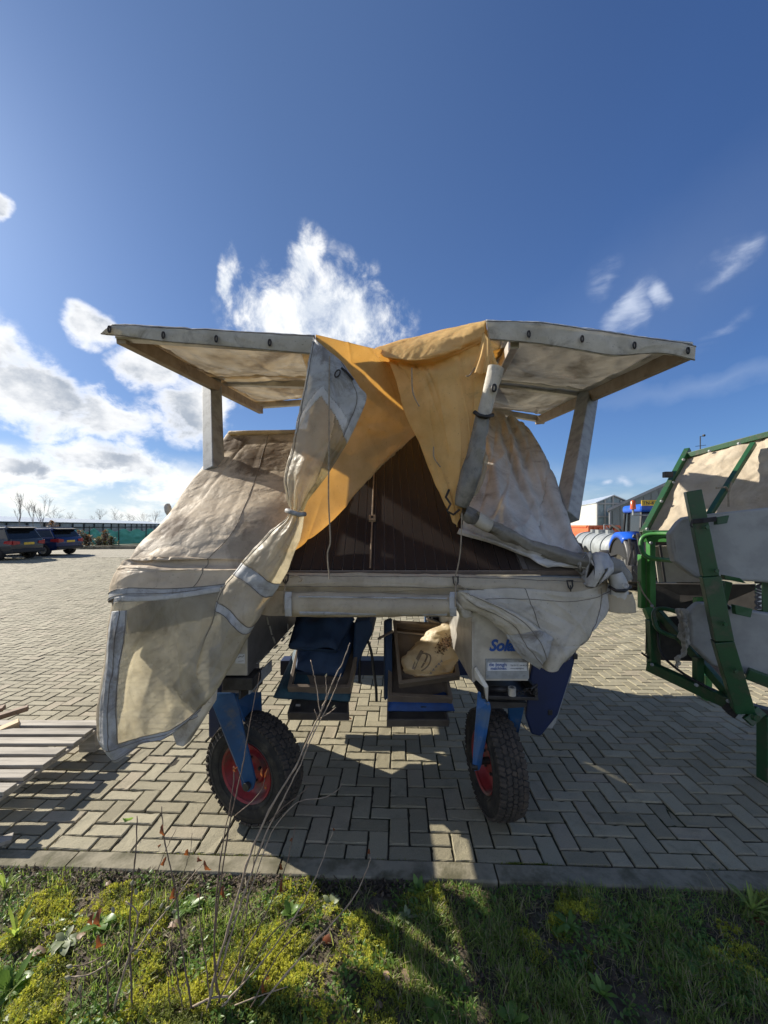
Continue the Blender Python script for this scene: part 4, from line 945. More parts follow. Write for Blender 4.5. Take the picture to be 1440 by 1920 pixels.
b = MB(); b.box(bq+Vector((.07, -.02, -.62)), (.2, .05, .09), Matrix.Rotation(R(20), 3, 'Y')); b.build('mirror', M['black_plastic'], tr, bevel=.02)
for (pxl, a, bb_) in ((1180, 1010, 1060), (1188, 1020, 1085), (1196, 1000, 1075)):
    q = P(pxl, a, zt_-1.0); b = MB(); b.tube([q, P(pxl+4, (a+bb_)/2, zt_-1.05), P(pxl-2, bb_, zt_-1.0)], .03, 7); b.build('lift_arm', M['dark_steel'], tr)
q = P(1190, 1075, zt_-1.0); b = MB(); b.box(q, (.30, .25, .35)); b.tube([q+Vector((-.15, -.2, .1)), q+Vector((.0, -.25, -.1)), q+Vector((.15, -.2, -.3))], .02, 6); b.build('hitch', M['dark_steel'], tr, bevel=.02)
b = MB(); b.tube([P(1178, 1012, zt_-.95), P(1183, 1026, zt_-1), P(1190, 1040, zt_-1)], .015, 6); b.build('hydraulic_hose', M['black_plastic'], tr)
# ------------------------------------------------------------------ the weeding machine
def RP(px, py, off=.02, dx=0):
    """point of the sloping front roof (39 deg pitch) seen at this bearing"""
    z = (CH-1.37-off+1.5795)/(.81+(py-CY)/FPX); return P(px, py, z)
wm = empty('weeding_machine', (0, 3.2, 0), 'solar roofed field weeding machine on red rimmed wheels standing under the open tarpaulin', 'farm machine')
def part(b, name, mat, parent=None, **kw): return b.build(name, M[mat], parent or wm, **kw)
# roof: backing slab, strips, seam cover, rear slope
sl_ = Vector((0, 1, .81)).normalized(); nr = Vector((0, -.81, 1)).normalized()
def roofpt(x, t, h=0.): return Vector((x, 1.95+t, 1.37+.81*t))+nr*h
b = MB(); b.prism([roofpt(-1.19, 0, -.03), roofpt(1.07, 0, -.03), roofpt(1.10, 1.2, -.03), roofpt(-1.19, 1.2, -.03)], nr*.026); rb = part(b, 'roof_panel', 'solar_back')
SX0, SXW = -.80, .0535
for k in range(28):
    x = SX0+k*SXW; 
    if abs(x+SXW-(-.06)) < .005: pass
    b = MB(); b.prism([roofpt(x+.002, .005, -.003), roofpt(x+SXW-.002, .005, -.003), roofpt(x+SXW-.002, 1.19, -.003), roofpt(x+.002, 1.19, -.003)], nr*.006)
    part(b, 'solar_strip', 'solar_cell', rb)
b = MB(); b.prism([roofpt(SX0+28*SXW+.004, .0, 0), roofpt(SX0+28*SXW+.03, 0, 0), roofpt(SX0+28*SXW+.03, 1.19, 0), roofpt(SX0+28*SXW+.004, 1.19, 0)], nr*.012); part(b, 'edge_strip', 'tray_dark', rb)
b = MB(); b.prism([roofpt(SX0+28*SXW+.036, .003, 0), roofpt(1.05, .003, 0), roofpt(1.08, 1.19, 0), roofpt(SX0+28*SXW+.036, 1.19, 0)], nr*.004); part(b, 'blank_panel', 'tray_dark', rb)
b = MB(); b.prism([roofpt(-.0745, .01, .003), roofpt(-.0655, .01, .003), roofpt(-.0655, 1.1, .003), roofpt(-.0745, 1.1, .003)], nr*.008); part(b, 'seam_cover', 'panel_strip', rb, bevel=.002)
q = RP(698, 972, .02); b = MB(); b.box(q, (.04, .05, .02), nr.to_track_quat('Z', 'Y').to_matrix()); jb = part(b, 'junction_box', 'panel_strip', rb, bevel=.003)
b = MB(); b.box(q+nr*.011, (.012, .014, .006), nr.to_track_quat('Z', 'Y').to_matrix()); part(b, 'screw', 'iron', jb)
b = MB(); b.prism([(-1.20, 3.17, 2.315), (1.10, 3.17, 2.315), (1.10, 4.75, 1.39), (-1.20, 4.75, 1.39)], (0, 0, -.03)); part(b, 'rear_roof_panel', 'solar_back')
b = MB(); b.beam((-1.18, 3.16, 2.29), (1.10, 3.16, 2.29), .05, .05); part(b, 'ridge_beam', 'galvanised')
b = MB(); b.beam((-1.12, 1.99, 1.31), (1.06, 1.97, 1.31), .05, .06); part(b, 'eave_beam', 'galvanised')
b = MB(); b.beam((-1.12, 4.72, 1.31), (1.06, 4.72, 1.31), .05, .06); part(b, 'eave_beam', 'galvanised')
for x in (1.03,):
    b = MB(); b.beam((x, 1.95, 1.31), (x, 4.74, 1.31), .05, .06); part(b, 'side_beam', 'galvanised')
for x in (-.78, .62):
    for y in (2.05, 4.6):
        b = MB(); b.beam((x, y, 1.28), (x, y, 1.16), .05, .05, (0, 1, 0)); part(b, 'roof_post', 'galvanised')
# canopy wings
ZF = 1.93
wing = {'L': dict(out=(P(226, 630, 1.93), P(489, 769, 4.05)), inn=(P(586, 648, 1.95), P(612, 748, 4.0)), mid=(P(414, 716, 3.17), P(604, 722, 3.1)), back=(P(480, 761, 4.05), P(612, 752, 3.98)), front=(P(222, 628, 1.95), P(582, 651, 1.95))),
        'R': dict(out=(P(1290, 660, 1.93), P(1008, 789, 3.92)), inn=(P(965, 640, 1.95), P(905, 762, 3.9)), mid=(P(1082, 738, 3.0), P(915, 715, 3.0)), back=(P(1018, 787, 3.9), P(905, 768, 3.85)), front=(P(1292, 655, 1.95), P(922, 624, 1.95)))}
for s in 'LR':
    w = wing[s]
    for nm, wd, hh in (('out', .05, .075), ('inn', .045, .07)):
        b = MB(); b.beam(*w[nm], wd, hh); part(b, 'side_rail', 'frame_wood' if nm == 'out' else 'aluminium', bevel=.004)
    for nm in ('mid', 'back', 'front'):
        b = MB(); b.beam(*w[nm], .05, .055); part(b, 'cross_rail', 'aluminium', bevel=.004)
b = MB(); b.beam(P(397, 704, 3.05), P(401, 884, 2.74), .10, .105, (.42, 1, 0)); part(b, 'strut', 'galvanised', bevel=.006)
b = MB(); b.beam(P(1103, 738, 2.95), P(1061, 972, 2.32), .105, .11, (-.35, 1, 0)); part(b, 'strut', 'galvanised', bevel=.006)
b = MB(); b.box(P(1014, 789, 3.93), (.07, .03, .06)); b.box(P(485, 764, 4.08), (.06, .03, .06)); part(b, 'corner_bracket', 'galvanised')
b = MB(); b.lathe([(-.05, .0), (-.045, .02), (-.02, .028), (.02, .028), (.045, .018), (.05, 0)], 14, Matrix.Translation(P(315, 955, 3.2)) @ Matrix.Rotation(R(80), 4, 'Y')); b.tube([P(315, 963, 3.2), P(316, 990, 3.2), P(330, 1010, 3.2)], .012, 6); part(b, 'work_lamp', 'hem_grey', smooth=True)

# side boxes running front to back
def side_box(x0, x1, z0, z1, y0, y1):
    b = MB(); b.bb((x0, y0, z0), (x1, y1, z1)); return part(b, 'side_box', 'side_plate', bevel=.004)
lb = side_box(-.83, -.69, .835, 1.16, 1.955, 4.6)
b = MB(); b.bb((-.825, 1.945, .84), (-.692, 1.954, 1.15)); ep = part(b, 'end_plate', 'aluminium', lb, bevel=.002)
b = MB(); b.add([P(441, 1226, 1.941), P(459, 1226, 1.941), P(459, 1244, 1.941), P(441, 1244, 1.941)], [(3,2,1,0)]); part(b, 'sticker', 'sticker_white', lb, solid=.001)
b = MB(); q = P(441, 1235, 1.938)
b.tube([P(446, 1233, 1.938), P(450, 1231, 1.938), P(455, 1232, 1.938), P(457, 1229, 1.938)], .0013, 5); b.tube([P(447, 1240, 1.938), P(457, 1239, 1.938)], .0008, 5); part(b, 'emblem', 'letter_dark', lb)
def slot(y, z, L, ang):
    c, s = math.cos(ang), math.sin(ang); return [(-.6885, y+dy*c-dz*s, z+dy*s+dz*c) for dy, dz in ((-L/2, -.006), (L/2, -.006), (L/2, .006), (-L/2, .006))]
for (px, py, dx, dy) in [(501, 1164, 3, 14), (507, 1182, 4, 16), (513, 1200, 4, 12), (539, 1178, 0, 16), (544, 1188, 4, -6), (531, 1199, 6, -7), (517, 1213, 6, -6), (500, 1226, 8, -7), (484, 1241, 6, -6)]:
    def on_wall(a, c):
        z = -.6885*FPX/(a-CX); return P(a, c, z)
    p0_, p1_ = on_wall(px-dx/2, py-dy/2), on_wall(px+dx/2, py+dy/2)
    b = MB(); b.beam(p0_, p1_, .004, .013, (1, 0, 0)); part(b, 'slot', 'slot_light', lb)
rbx = side_box(.455, .745, .80, 1.16, 1.99, 4.6)
b = MB(); b.bb((.452, 1.975, .795), (.458, 4.55, 1.15)); part(b, 'side_sheet', 'aluminium', rbx)
b = MB(); b.prism([P(885, 1166, 1.972), P(890, 1166, 1.972), P(890, 1279, 1.972), P(885, 1279, 1.972)], (0, .02, 0)); part(b, 'edge_angle', 'white_sheet', rbx)
b = MB(); b.bb((.458, 1.978, .80), (.742, 1.989, 1.155)); fp = part(b, 'end_plate', 'aluminium', rbx, bevel=.002)
b = MB(); b.prism([P(911, 1236, 1.972), P(991, 1236, 1.972), P(992, 1273, 1.972), P(911, 1273, 1.972)], (0, .005, 0)); cp = part(b, 'cover_plate', 'galvanised', rbx, bevel=.001)
for px, py in ((917, 1240), (984, 1240), (917, 1268), (984, 1268)):
    b = MB(); b.lathe([(0, .006), (.003, .006), (.004, 0)], 10, Matrix.Translation(P(px, py, 1.969)) @ Matrix.Rotation(R(-90), 4, 'Z')); part(b, 'rivet', 'galvanised', rbx)
text('Solar', .080, P(917, 1220, 1.974), (R(90), 0, 0), M['letter_blue'], rbx, shear=.32, offset=.003, xs=.92)
st = MB(); st.prism([P(914, 1242, 1.969), P(988, 1242, 1.969), P(988, 1258, 1.969), P(914, 1258, 1.969)], (0, .003, 0)); st = part(st, 'sticker', 'sticker_white', rbx, bevel=.001)
text('de Jongh', .026, P(917, 1249.3, 1.966), (R(90), 0, 0), M['letter_blue'], rbx)
text('machines', .022, P(920, 1256, 1.966), (R(90), 0, 0), M['letter_blue'], rbx)
text('Tel. 0113 - 34 48 26', .0105, P(957, 1249, 1.966), (R(90), 0, 0), M['letter_grey'], rbx)
text('www.dejongh.nl', .0105, P(957, 1254.5, 1.966), (R(90), 0, 0), M['letter_grey'], rbx)
# carriers under the boxes
b = MB(); b.bb((-.81, 1.93, .77), (-.66, 2.07, .832)); b.beam(P(450, 1292, 1.95), P(492, 1266, 2.3), .012, .10); part(b, 'wheel_carrier', 'dark_steel', bevel=.004)
b = MB(); b.prism([P(466, 1278, 1.94), P(470, 1276, 1.94), P(470, 1300, 1.94), P(466, 1303, 1.94)], (.02, .3, 0)); part(b, 'angle_iron', 'galvanised')
b = MB()
b.prism([P(904, 1304, 1.95), P(1010, 1308, 1.95), P(1010, 1314, 1.95), P(904, 1311, 1.95)], (0, .34, 0)); b.prism([P(1003, 1290, 1.95), P(1009, 1290, 1.95), P(1009, 1308, 1.95), P(1003, 1308, 1.95)], (0, .34, 0))
b.prism([P(903, 1283, 1.94), P(916, 1290, 1.94), P(916, 1317, 1.94), P(912, 1317, 1.94)], (0, .012, 0)); part(b, 'wheel_carrier', 'dark_steel', bevel=.003)
b = MB(); b.prism([P(889, 1254, 1.95), P(893, 1250, 1.95), P(916, 1287, 1.93), P(915, 1316, 1.93), P(911, 1310, 1.93), P(908, 1290, 1.93), P(890, 1272, 1.95)], (0, .012, 0)); part(b, 'edge_bracket', 'aluminium', bevel=.002)
b = MB(); b.tube([P(919, 1292, 2.02), P(955, 1293, 1.98)], .017, 12); part(b, 'pivot_pin', 'dark_steel', smooth=True)
b = MB(); b.lathe([(-.02, .011), (-.02, .02), (.02, .02), (.02, .011)], 16, Matrix.Translation(P(960, 1296, 1.95)) @ Matrix.Rotation(R(90), 4, 'Y')); part(b, 'bush', 'aluminium', auto=40)
b = MB()
for k in range(7):
    c_ = P(968+k*6, 1296+3*math.sin(k*1.4), 1.95); a = k*1.57
    b.tube([c_+Vector((.012*math.cos(t), .006*math.sin(a)*math.sin(t), .008*math.sin(t)+.003*math.cos(a))) for t in np.linspace(0, 6.28, 11)], .0025, 5, cap=False)
b.tube([P(996, 1292, 1.94), P(1008, 1283, 1.94)], .006, 6); part(b, 'chain', 'iron')
# wheels
def wheel_at(c, nx, ny, rad=.285, wd=.075, flat=None):
    ang = math.atan2(ny, nx); wh = empty('wheel', Vector((0, 0, 0)), rz=0); wh.parent = wm
    base = Matrix.Identity(4); s = rad/.285
    b = MB(); k_ = wd/.075
    b.lathe([(-.058*k_, .155*s), (-.072*k_, .175*s), (-.079*k_, .21*s), (-.074*k_, .245*s), (-.062*k_, .266*s), (-.03*k_, .275*s), (.03*k_, .275*s), (.062*k_, .266*s), (.074*k_, .245*s), (.079*k_, .21*s), (.072*k_, .175*s), (.058*k_, .155*s)], 48)
    b.lathe([(.0765*k_, .232*s), (.081*k_, .227*s), (.0795*k_, .221*s)], 48); b.lathe([(.074*k_, .186*s), (.0795*k_, .183*s), (.0755*k_, .178*s)], 48)
    ty = b.build('tyre', M['rubber'], None, smooth=True); ty.parent = wh
    b = MB(); n_ = 66
    for k in range(n_):
        for i, (x, w_, l_, da, rr) in enumerate(((-.059, .030, .026, .5, .264), (-.027, .022, .026, 0, .2725), (0, .020, .024, .5, .274), (.027, .022, .026, 0, .2725), (.059, .030, .022, .5, .264))):
            a = 2*math.pi*(k+da)/n_+.006*((k*7+i*3) % 5-2); rr *= s; cc_ = Vector((x*k_, rr*math.cos(a), rr*math.sin(a)))
            up_ = Vector(((x*k_)*3.2 if abs(x) > .05 else 0, math.cos(a), math.sin(a))).normalized(); tg = Vector((0, -math.sin(a), math.cos(a))); sx_ = tg.cross(up_)
            b.box(cc_, (w_*k_*1.08, l_*s*.84, .013), Matrix((sx_, tg, up_)).transposed() @ Matrix.Rotation((.35 if i % 2 else -.35), 3, 'Z'))
    tb_ = b.build('tread', M['tread_rubber'], None, bevel=.0015, seg=1); tb_['kind'] = 'stuff'; tb_.parent = wh
    for sg in (1, -1):
        b = MB(); b.lathe([(sg*.060*k_, .150*s), (sg*.068*k_, .160*s), (sg*.062*k_, .163*s), (sg*.048*k_, .148*s), (sg*.02*k_, .140*s), (sg*.006, .125*s), (sg*.004, .09*s), (sg*.022, .078*s), (sg*.024, .05*s), (sg*.024, .0)], 40)
        b.build('rim', M['red_rim'], None, auto=50).parent = wh
    b = MB()
    for k in range(5):
        a = k*2*math.pi/5+.3; b.tube([(.022, .064*s*math.cos(a), .064*s*math.sin(a)), (.036, .064*s*math.cos(a), .064*s*math.sin(a))], .008, 6)
    b.tube([(-.09, 0, 0), (.095, 0, 0)], .019, 12); b.build('hub', M['dark_steel'], None, auto=40).parent = wh
    wh.location = Vector(c)-root_off(wm); wh.rotation_euler = (0, 0, ang); return wh
w1 = wheel_at((-.71, 2.10, .285), -.36, -.93)
w2 = wheel_at((.612, 2.155, .285), -.985, -.12)
for x in (-.72, .60):
    c = w2.copy(); col.objects.link(c); c.parent = wm; c.location = Vector((x, 4.45, .285))-root_off(wm)
    for ch in list(w2.children): k = ch.copy(); col.objects.link(k); k.parent = c
    b = MB(); b.beam((x-.12, 4.45, .25), (x-.12, 4.45, .83), .02, .1, (0, 1, 0)); b.beam((x+.12, 4.45, .25), (x+.12, 4.45, .83), .02, .1, (0, 1, 0)); part(b, 'fork', 'blue_paint')
# forks
def plate(pts, d, name, mat, parent=None, bevel=.003): b = MB(); b.prism([P(*q) for q in pts], d); return part(b, name, mat, parent, bevel=bevel)
fk = plate([(394, 1314, 1.93), (405, 1300, 1.93), (438, 1300, 1.95), (448, 1333, 1.955), (455, 1368, 1.96), (478, 1462, 1.965), (474, 1480, 1.965), (465, 1486, 1.965), (453, 1476, 1.965), (450, 1455, 1.965), (427, 1399, 1.955)], (.004, .012, 0), 'fork', 'blue_paint')
b = MB(); b.lathe([(-.01, .0), (-.01, .018), (.012, .020), (.012, .0)], 14, Matrix.Translation(P(463, 1474, 1.955)) @ Matrix.Rotation(R(-110), 4, 'Z')); part(b, 'axle_bolt', 'dark_steel', fk, auto=40)
plate([(436, 1300, 2.0), (486, 1298, 2.27), (488, 1348, 2.27), (486, 1420, 2.25), (470, 1430, 2.2), (456, 1352, 2.05)], (.012, .006, 0), 'fork', 'blue_paint')
fk = plate([(895, 1296, 1.98), (915, 1318, 1.96), (917, 1330, 1.97), (909, 1380, 2.02), (899, 1436, 2.07), (896, 1444, 2.08), (889, 1446, 2.08), (885, 1438, 2.08), (887, 1400, 2.05), (893, 1330, 1.98)], (.012, .002, 0), 'fork', 'blue_worn')
b = MB(); b.lathe([(-.02, .0), (-.02, .017), (.012, .018), (.012, .0)], 14, Matrix.Translation(P(890, 1437, 2.08))); part(b, 'axle_bolt', 'dark_steel', fk, auto=40)
plate([(951, 1318, 2.06), (985, 1318, 2.04), (980, 1340, 2.06), (968, 1395, 2.1), (963, 1400, 2.12), (953, 1350, 2.1)], (.014, .03, 0), 'fork', 'blue_paint')
b = MB(); b.prism([P(916, 1316, 1.99), P(988, 1318, 1.99), P(985, 1326, 1.99), P(950, 1328, 1.99), P(930, 1328, 1.99), P(916, 1330, 1.99)], (0, .16, 0)); part(b, 'fork_crown', 'dark_steel')
# chassis cross beam and legs
b = MB(); b.bb((-.85, 3.15, .37), (.85, 3.27, .49)); part(b, 'cross_beam', 'navy_board', bevel=.004)
b = MB(); b.bb((-.62, 3.17, .5), (-.55, 3.25, .84)); b.bb((.40, 3.17, .5), (.47, 3.25, .84)); part(b, 'hanger', 'dark_steel')
# lying beds
def tray(pts, wall, hgt, name, mat, parent, label=None):
    """open tray: 4 bottom corners (front-left, front-right, back-right, back-left), walls raised along n"""
    a = [Vector(p) for p in pts]; n_ = (a[1]-a[0]).cross(a[3]-a[0]).normalized()
    b = MB(); b.prism(a, n_*.008)
    ctr = sum(a, Vector())/4
    for i in range(4):
        p, q = a[i], a[(i+1) % 4]; inn = (ctr-(p+q)/2); e = (q-p).normalized(); inn = (inn-e*inn.dot(e)).normalized()*wall
        b.prism([p+n_*.009, q+n_*.009, q+n_*.009+inn, p+n_*.009+inn], n_*hgt)
    return part(b, name, mat, parent, bevel=.002)
def cushion(pts, th, name, mat, parent, puff=.25, seed=0):
    a = [Vector(p) for p in pts]; n_ = (a[1]-a[0]).cross(a[3]-a[0]).normalized(); N = 26; wu = (a[1]-a[0]).length; wv = (a[3]-a[0]).length
    vs = []; fs = []
    for lvl in (0, 1):
        for j in range(N+1):
            for i in range(N+1):
                u, v = i/N, j/N; p = a[0].lerp(a[1], u).lerp(a[3].lerp(a[2], u), v)
                e = min(1, min(min(u, 1-u)*wu, min(v, 1-v)*wv)/(th*.7)); rd = math.sqrt(max(0, 1-(1-e)**2))
                w_ = th*(.5+(.5 if lvl else -.5)*rd); vs.append(p+n_*(w_+(mnoise.noise(p*7+Vector((seed, 0, 0)))*th*puff if lvl else 0)))
    m_ = (N+1)**2
    for j in range(N):
        for i in range(N):
            k = j*(N+1)+i; fs.append((k, k+1, k+N+2, k+N+1)); fs.append((m_+k, m_+k+1, m_+k+N+2, m_+k+N+1))
    b = MB(); b.add(vs, fs); return part(b, name, mat, parent, smooth=True)
def Q(px, py, z): return P(px, py, z)
# left bed, its front edge about half a metre behind the wheels
_Q = Q
def Q(px, py, z): return _Q(px, py, 2.54+(z-2.2)*.45)
bed = tray([Q(540, 1350, 2.22), Q(655, 1351, 2.22), Q(652, 1243, 3.3), Q(575, 1243, 3.3)], .012, .055, 'lying_bed', 'tray_dark', wm)
cushion([Q(512, 1316, 2.2), Q(655, 1324, 2.28), Q(676, 1216, 3.3), Q(556, 1216, 3.3)], .075, 'lower_cushion', 'teal_fabric', bed, .2, 3)
tray([Q(541, 1300, 2.24), Q(658, 1301, 2.24), Q(682, 1190, 3.25), Q(566, 1190, 3.25)], .024, .055, 'tray', 'tray_brown', bed)
cushion([Q(552, 1276, 2.32), Q(640, 1282, 2.42), Q(672, 1188, 3.3), Q(560, 1182, 3.3)], .17, 'seat_cushion', 'navy_fabric', bed, .45, 9)
cushion([Q(540, 1228, 2.32), Q(632, 1236, 2.34), Q(664, 1176, 3.0), Q(556, 1172, 3.0)], .15, 'head_cushion', 'navy_fabric', bed, .5, 17)
b = MB(); b.box(Q(559, 1322, 2.215), (.03, .01, .012)); part(b, 'buckle', 'aluminium', bed)
b = MB(); b.prism([Q(664, 1166, 2.75), Q(692, 1162, 2.75), Q(698, 1174, 2.75), Q(698, 1190, 2.75), Q(681, 1222, 2.75), Q(668, 1262, 2.6), Q(660, 1262, 2.6)], (.02, .35, .02)); part(b, 'side_cushion', 'navy_fabric', bed, bevel=.02)
for pts in ([(690, 1202, 2.75), (696, 1222, 2.75), (700, 1250, 2.74), (705, 1290, 2.72), (706, 1315, 2.72)], [(668, 1215, 2.7), (674, 1240, 2.68), (674, 1280, 2.66)]):
    b = MB(); b.tube([Q(*q) for q in catmull(pts, 14)], .010, 6); part(b, 'strap', 'black_plastic', bed)
# right bed
bed = tray([Q(725, 1363, 2.22), Q(842, 1363, 2.22), Q(812, 1250, 3.3), Q(728, 1250, 3.3)], .012, .055, 'lying_bed', 'tray_dark', wm)
cushion([Q(727, 1341, 2.22), Q(852, 1341, 2.22), Q(820, 1236, 3.3), Q(722, 1232, 3.3)], .078, 'lower_cushion', 'blue_cushion', bed, .12, 5)
tray([Q(727, 1316, 2.235), Q(847, 1322, 2.235), Q(822, 1200, 3.3), Q(728, 1196, 3.3)], .024, .058, 'tray', 'tray_brown', bed)
b = MB(); b.box(Q(794, 1326, 2.20), (.036, .006, .018)); part(b, 'cushion_tab', 'navy_fabric', bed)
b = MB(); b.beam(Q(737, 1183, 2.55), Q(709, 1198, 2.45), .02, .012); b.tube([Q(711, 1196, 2.44), Q(711, 1199, 2.44)], .012, 8); part(b, 'locking_lever', 'tray_brown', bed, bevel=.002)
b = MB(); b.prism([Q(722, 1166, 2.8), Q(736, 1160, 2.8), Q(736, 1300, 2.4), Q(722, 1316, 2.4)], (-.012, .05, 0)); part(b, 'side_cushion', 'navy_fabric', bed, bevel=.01)
Q = _Q
# dark side panel hanging right of the wheel
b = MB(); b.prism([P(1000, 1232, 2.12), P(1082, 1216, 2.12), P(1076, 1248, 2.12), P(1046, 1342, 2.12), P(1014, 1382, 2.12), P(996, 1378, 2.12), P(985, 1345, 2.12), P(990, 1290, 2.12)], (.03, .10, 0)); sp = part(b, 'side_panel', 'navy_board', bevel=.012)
b = MB(); b.prism([P(1046, 1290, 2.2), P(1064, 1284, 2.2), P(1068, 1262, 2.2), P(1036, 1364, 2.2), P(1018, 1362, 2.2)], (.04, .05, 0)); part(b, 'back_plate', 'grey_board', sp)
b = MB(); b.prism([P(1058, 1270, 2.23), P(1071, 1262, 2.23), P(1036, 1366, 2.23), P(1016, 1364, 2.23)], (.012, .02, 0)); part(b, 'back_plate', 'grey_board', sp)
for px, py in ((1077, 1230), (1030, 1334)):
    b = MB(); b.box(P(px, py, 2.13), (.025, .03, .03)); part(b, 'catch', 'black_plastic', sp, bevel=.003)

# unseen left side panel behind the flap, added to shade ground under the machine
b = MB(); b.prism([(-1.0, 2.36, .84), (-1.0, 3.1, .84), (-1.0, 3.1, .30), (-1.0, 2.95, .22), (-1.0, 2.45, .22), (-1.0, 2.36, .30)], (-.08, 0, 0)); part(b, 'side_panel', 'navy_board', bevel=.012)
# loose tray and bag resting on the right bed
lt = tray([Q(748, 1291, 2.26), Q(862, 1274, 2.26), Q(826, 1165, 3.0), Q(736, 1166, 3.0)], .024, .058, 'loose_tray', 'tray_brown', None) if False else None
_wm = wm
lt = empty('loose_tray', P(800, 1285, 2.57), 'brown open metal tray lying askew on the right hand bed with a bag in it', 'tray')
wm = lt
_Q = Q
def Q(px, py, z): return _Q(px, py, 2.54+(z-2.2)*.45)
tray([Q(749, 1291, 2.27), Q(862, 1275, 2.27), Q(846, 1178, 3.05), Q(738, 1172, 3.05)], .024, .06, 'shell', 'tray_brown', lt)
b = MB(); b.beam(Q(744, 1182, 2.9), Q(828, 1190, 2.9), .09, .012); b.beam(Q(800, 1160, 3.0), Q(836, 1172, 3.0), .06, .012); part(b, 'divider', 'tray_brown', lt)
wm = _wm; Q = _Q
bag = empty('plastic_bag', P(805, 1268, 2.63), 'crumpled cream plastic bag with printed oval and dry roots spilling from its top', 'bag')
rows = []
# outline of the bag as left/right limits per height, inflated
lim = [(1160, 850, 868, 2.62), (1168, 838, 872, 2.6), (1180, 812, 874, 2.56), (1195, 798, 872, 2.52), (1212, 779, 868, 2.47), (1228, 764, 862, 2.43), (1244, 757, 852, 2.40), (1256, 759, 846, 2.40), (1263, 768, 838, 2.41), (1267, 778, 826, 2.42)]
nv_, nu_ = 60, 56; L_ = catmull(lim, nv_); vs = []; fs = []
for j in range(nv_):
    y, xl_, xr_, z = L_[j]; z = 2.54+(z-2.2)*.45; cx_, hw = (xl_+xr_)/2, (xr_-xl_)/2
    for i in range(nu_):
        a = 2*math.pi*i/nu_; p = P(cx_+hw*math.cos(a), y, z+.10*math.sin(a)*hw/46)
        d = Vector((math.cos(a), math.sin(a), 0)); q = p*7+Vector((0, 0, 3))
        crease = (1-2*abs(mnoise.noise(q*1.6)))*.026+(1-2*abs(mnoise.noise(q*4)))*.013+mnoise.noise(q)*.014
        vs.append(p+d*(crease-.012)*min(1, hw/20))
for j in range(nv_-1):
    for i in range(nu_): fs.append((j*nu_+i, j*nu_+(i+1) % nu_, (j+1)*nu_+(i+1) % nu_, (j+1)*nu_+i))
fs.append(tuple((nv_-1)*nu_+i for i in range(nu_))); fs.append(tuple(range(nu_-1, -1, -1)))
b = MB(); b.add(vs, fs); skin = b.build('skin', M['bag_plastic'], bag, smooth=True)
# print on the bag: drop the artwork onto its surface
bm_ = bpy.data.meshes; from mathutils.bvhtree import BVHTree
tree = BVHTree.FromPolygons([Vector(v) for v in vs], fs); eye = Vector((0, 0, CH))
def stick(px, py, lift=.004):
    d = (P(px, py, 1)-eye).normalized(); h = tree.ray_cast(eye, d)
    return (h[0]-d*lift) if h[0] else P(px, py, 2.24)
def stroke(pts, wd, n=14):
    cp = catmull([(x, y, 0) for x, y in pts], n); b = MB(); vs_ = []; t = np.gradient(cp[:, :2], axis=0); t /= np.linalg.norm(t, axis=1, keepdims=True)+1e-9
    for (x, y, _), (tx, ty) in zip(cp, t): vs_ += [stick(x-ty*wd, y+tx*wd), stick(x+ty*wd, y-tx*wd)]
    b.add(vs_, [(2*i, 2*i+1, 2*i+3, 2*i+2) for i in range(n-1)]); return b
pr = MB()
for pts, wd in (([(775, 1255), (781, 1240), (788, 1226), (792, 1220)], 3.2), ([(790, 1252), (797, 1240), (801, 1230), (798, 1226)], 1.6), ([(787, 1226), (798, 1225), (807, 1230), (806, 1242), (799, 1252), (790, 1258)], 1.3)):
    s_ = stroke(pts, wd); pr.add(s_.v, s_.f)
pr.build('print', M['bag_print'], bag)
pr = MB()
for k, (x, y) in enumerate(((807, 1262), (812, 1256), (817, 1250), (822, 1245), (827, 1240))):
    for (a, c) in (((-1.5, 2.5), (1.0, -2.5)), ((1, -2.5), (2.5, 1.5)), ((-.8, .2), (2, .6))):
        s_ = stroke([(x+a[0], y+a[1]), (x+c[0], y+c[1])], .5, 3); pr.add(s_.v, s_.f)
pr.build('print', M['letter_grey'], bag)
rb_ = Blades(); r_ = random.Random(4)
for k in range(420):
    t = r_.random(); px_, py_ = 823+t*38+r_.gauss(0, 3.5), 1217-t*27+r_.gauss(0, 5.5); q = stick(px_, py_, r_.uniform(.002, .03)); rb_.leaflet(tuple(q), r_.uniform(.012, .03), r_.uniform(.004, .012), r_.uniform(0, 6.28), r_.uniform(-1, 1))
ro_ = rb_.build('dry_roots', M['dry_rubble'], bag); ro_.location = -root_off(bag)
b = MB()
for pts in ([(872, 1166, 2.6), (866, 1158, 2.58), (858, 1157, 2.58), (852, 1164, 2.55)], [(874, 1186, 2.5), (884, 1192, 2.5), (882, 1200, 2.5)]): b.tube([P(q[0], q[1], 2.54+(q[2]-2.2)*.45) for q in catmull(pts, 8)], .008, 6)
b.build('handle', M['bag_plastic'], bag, smooth=True)

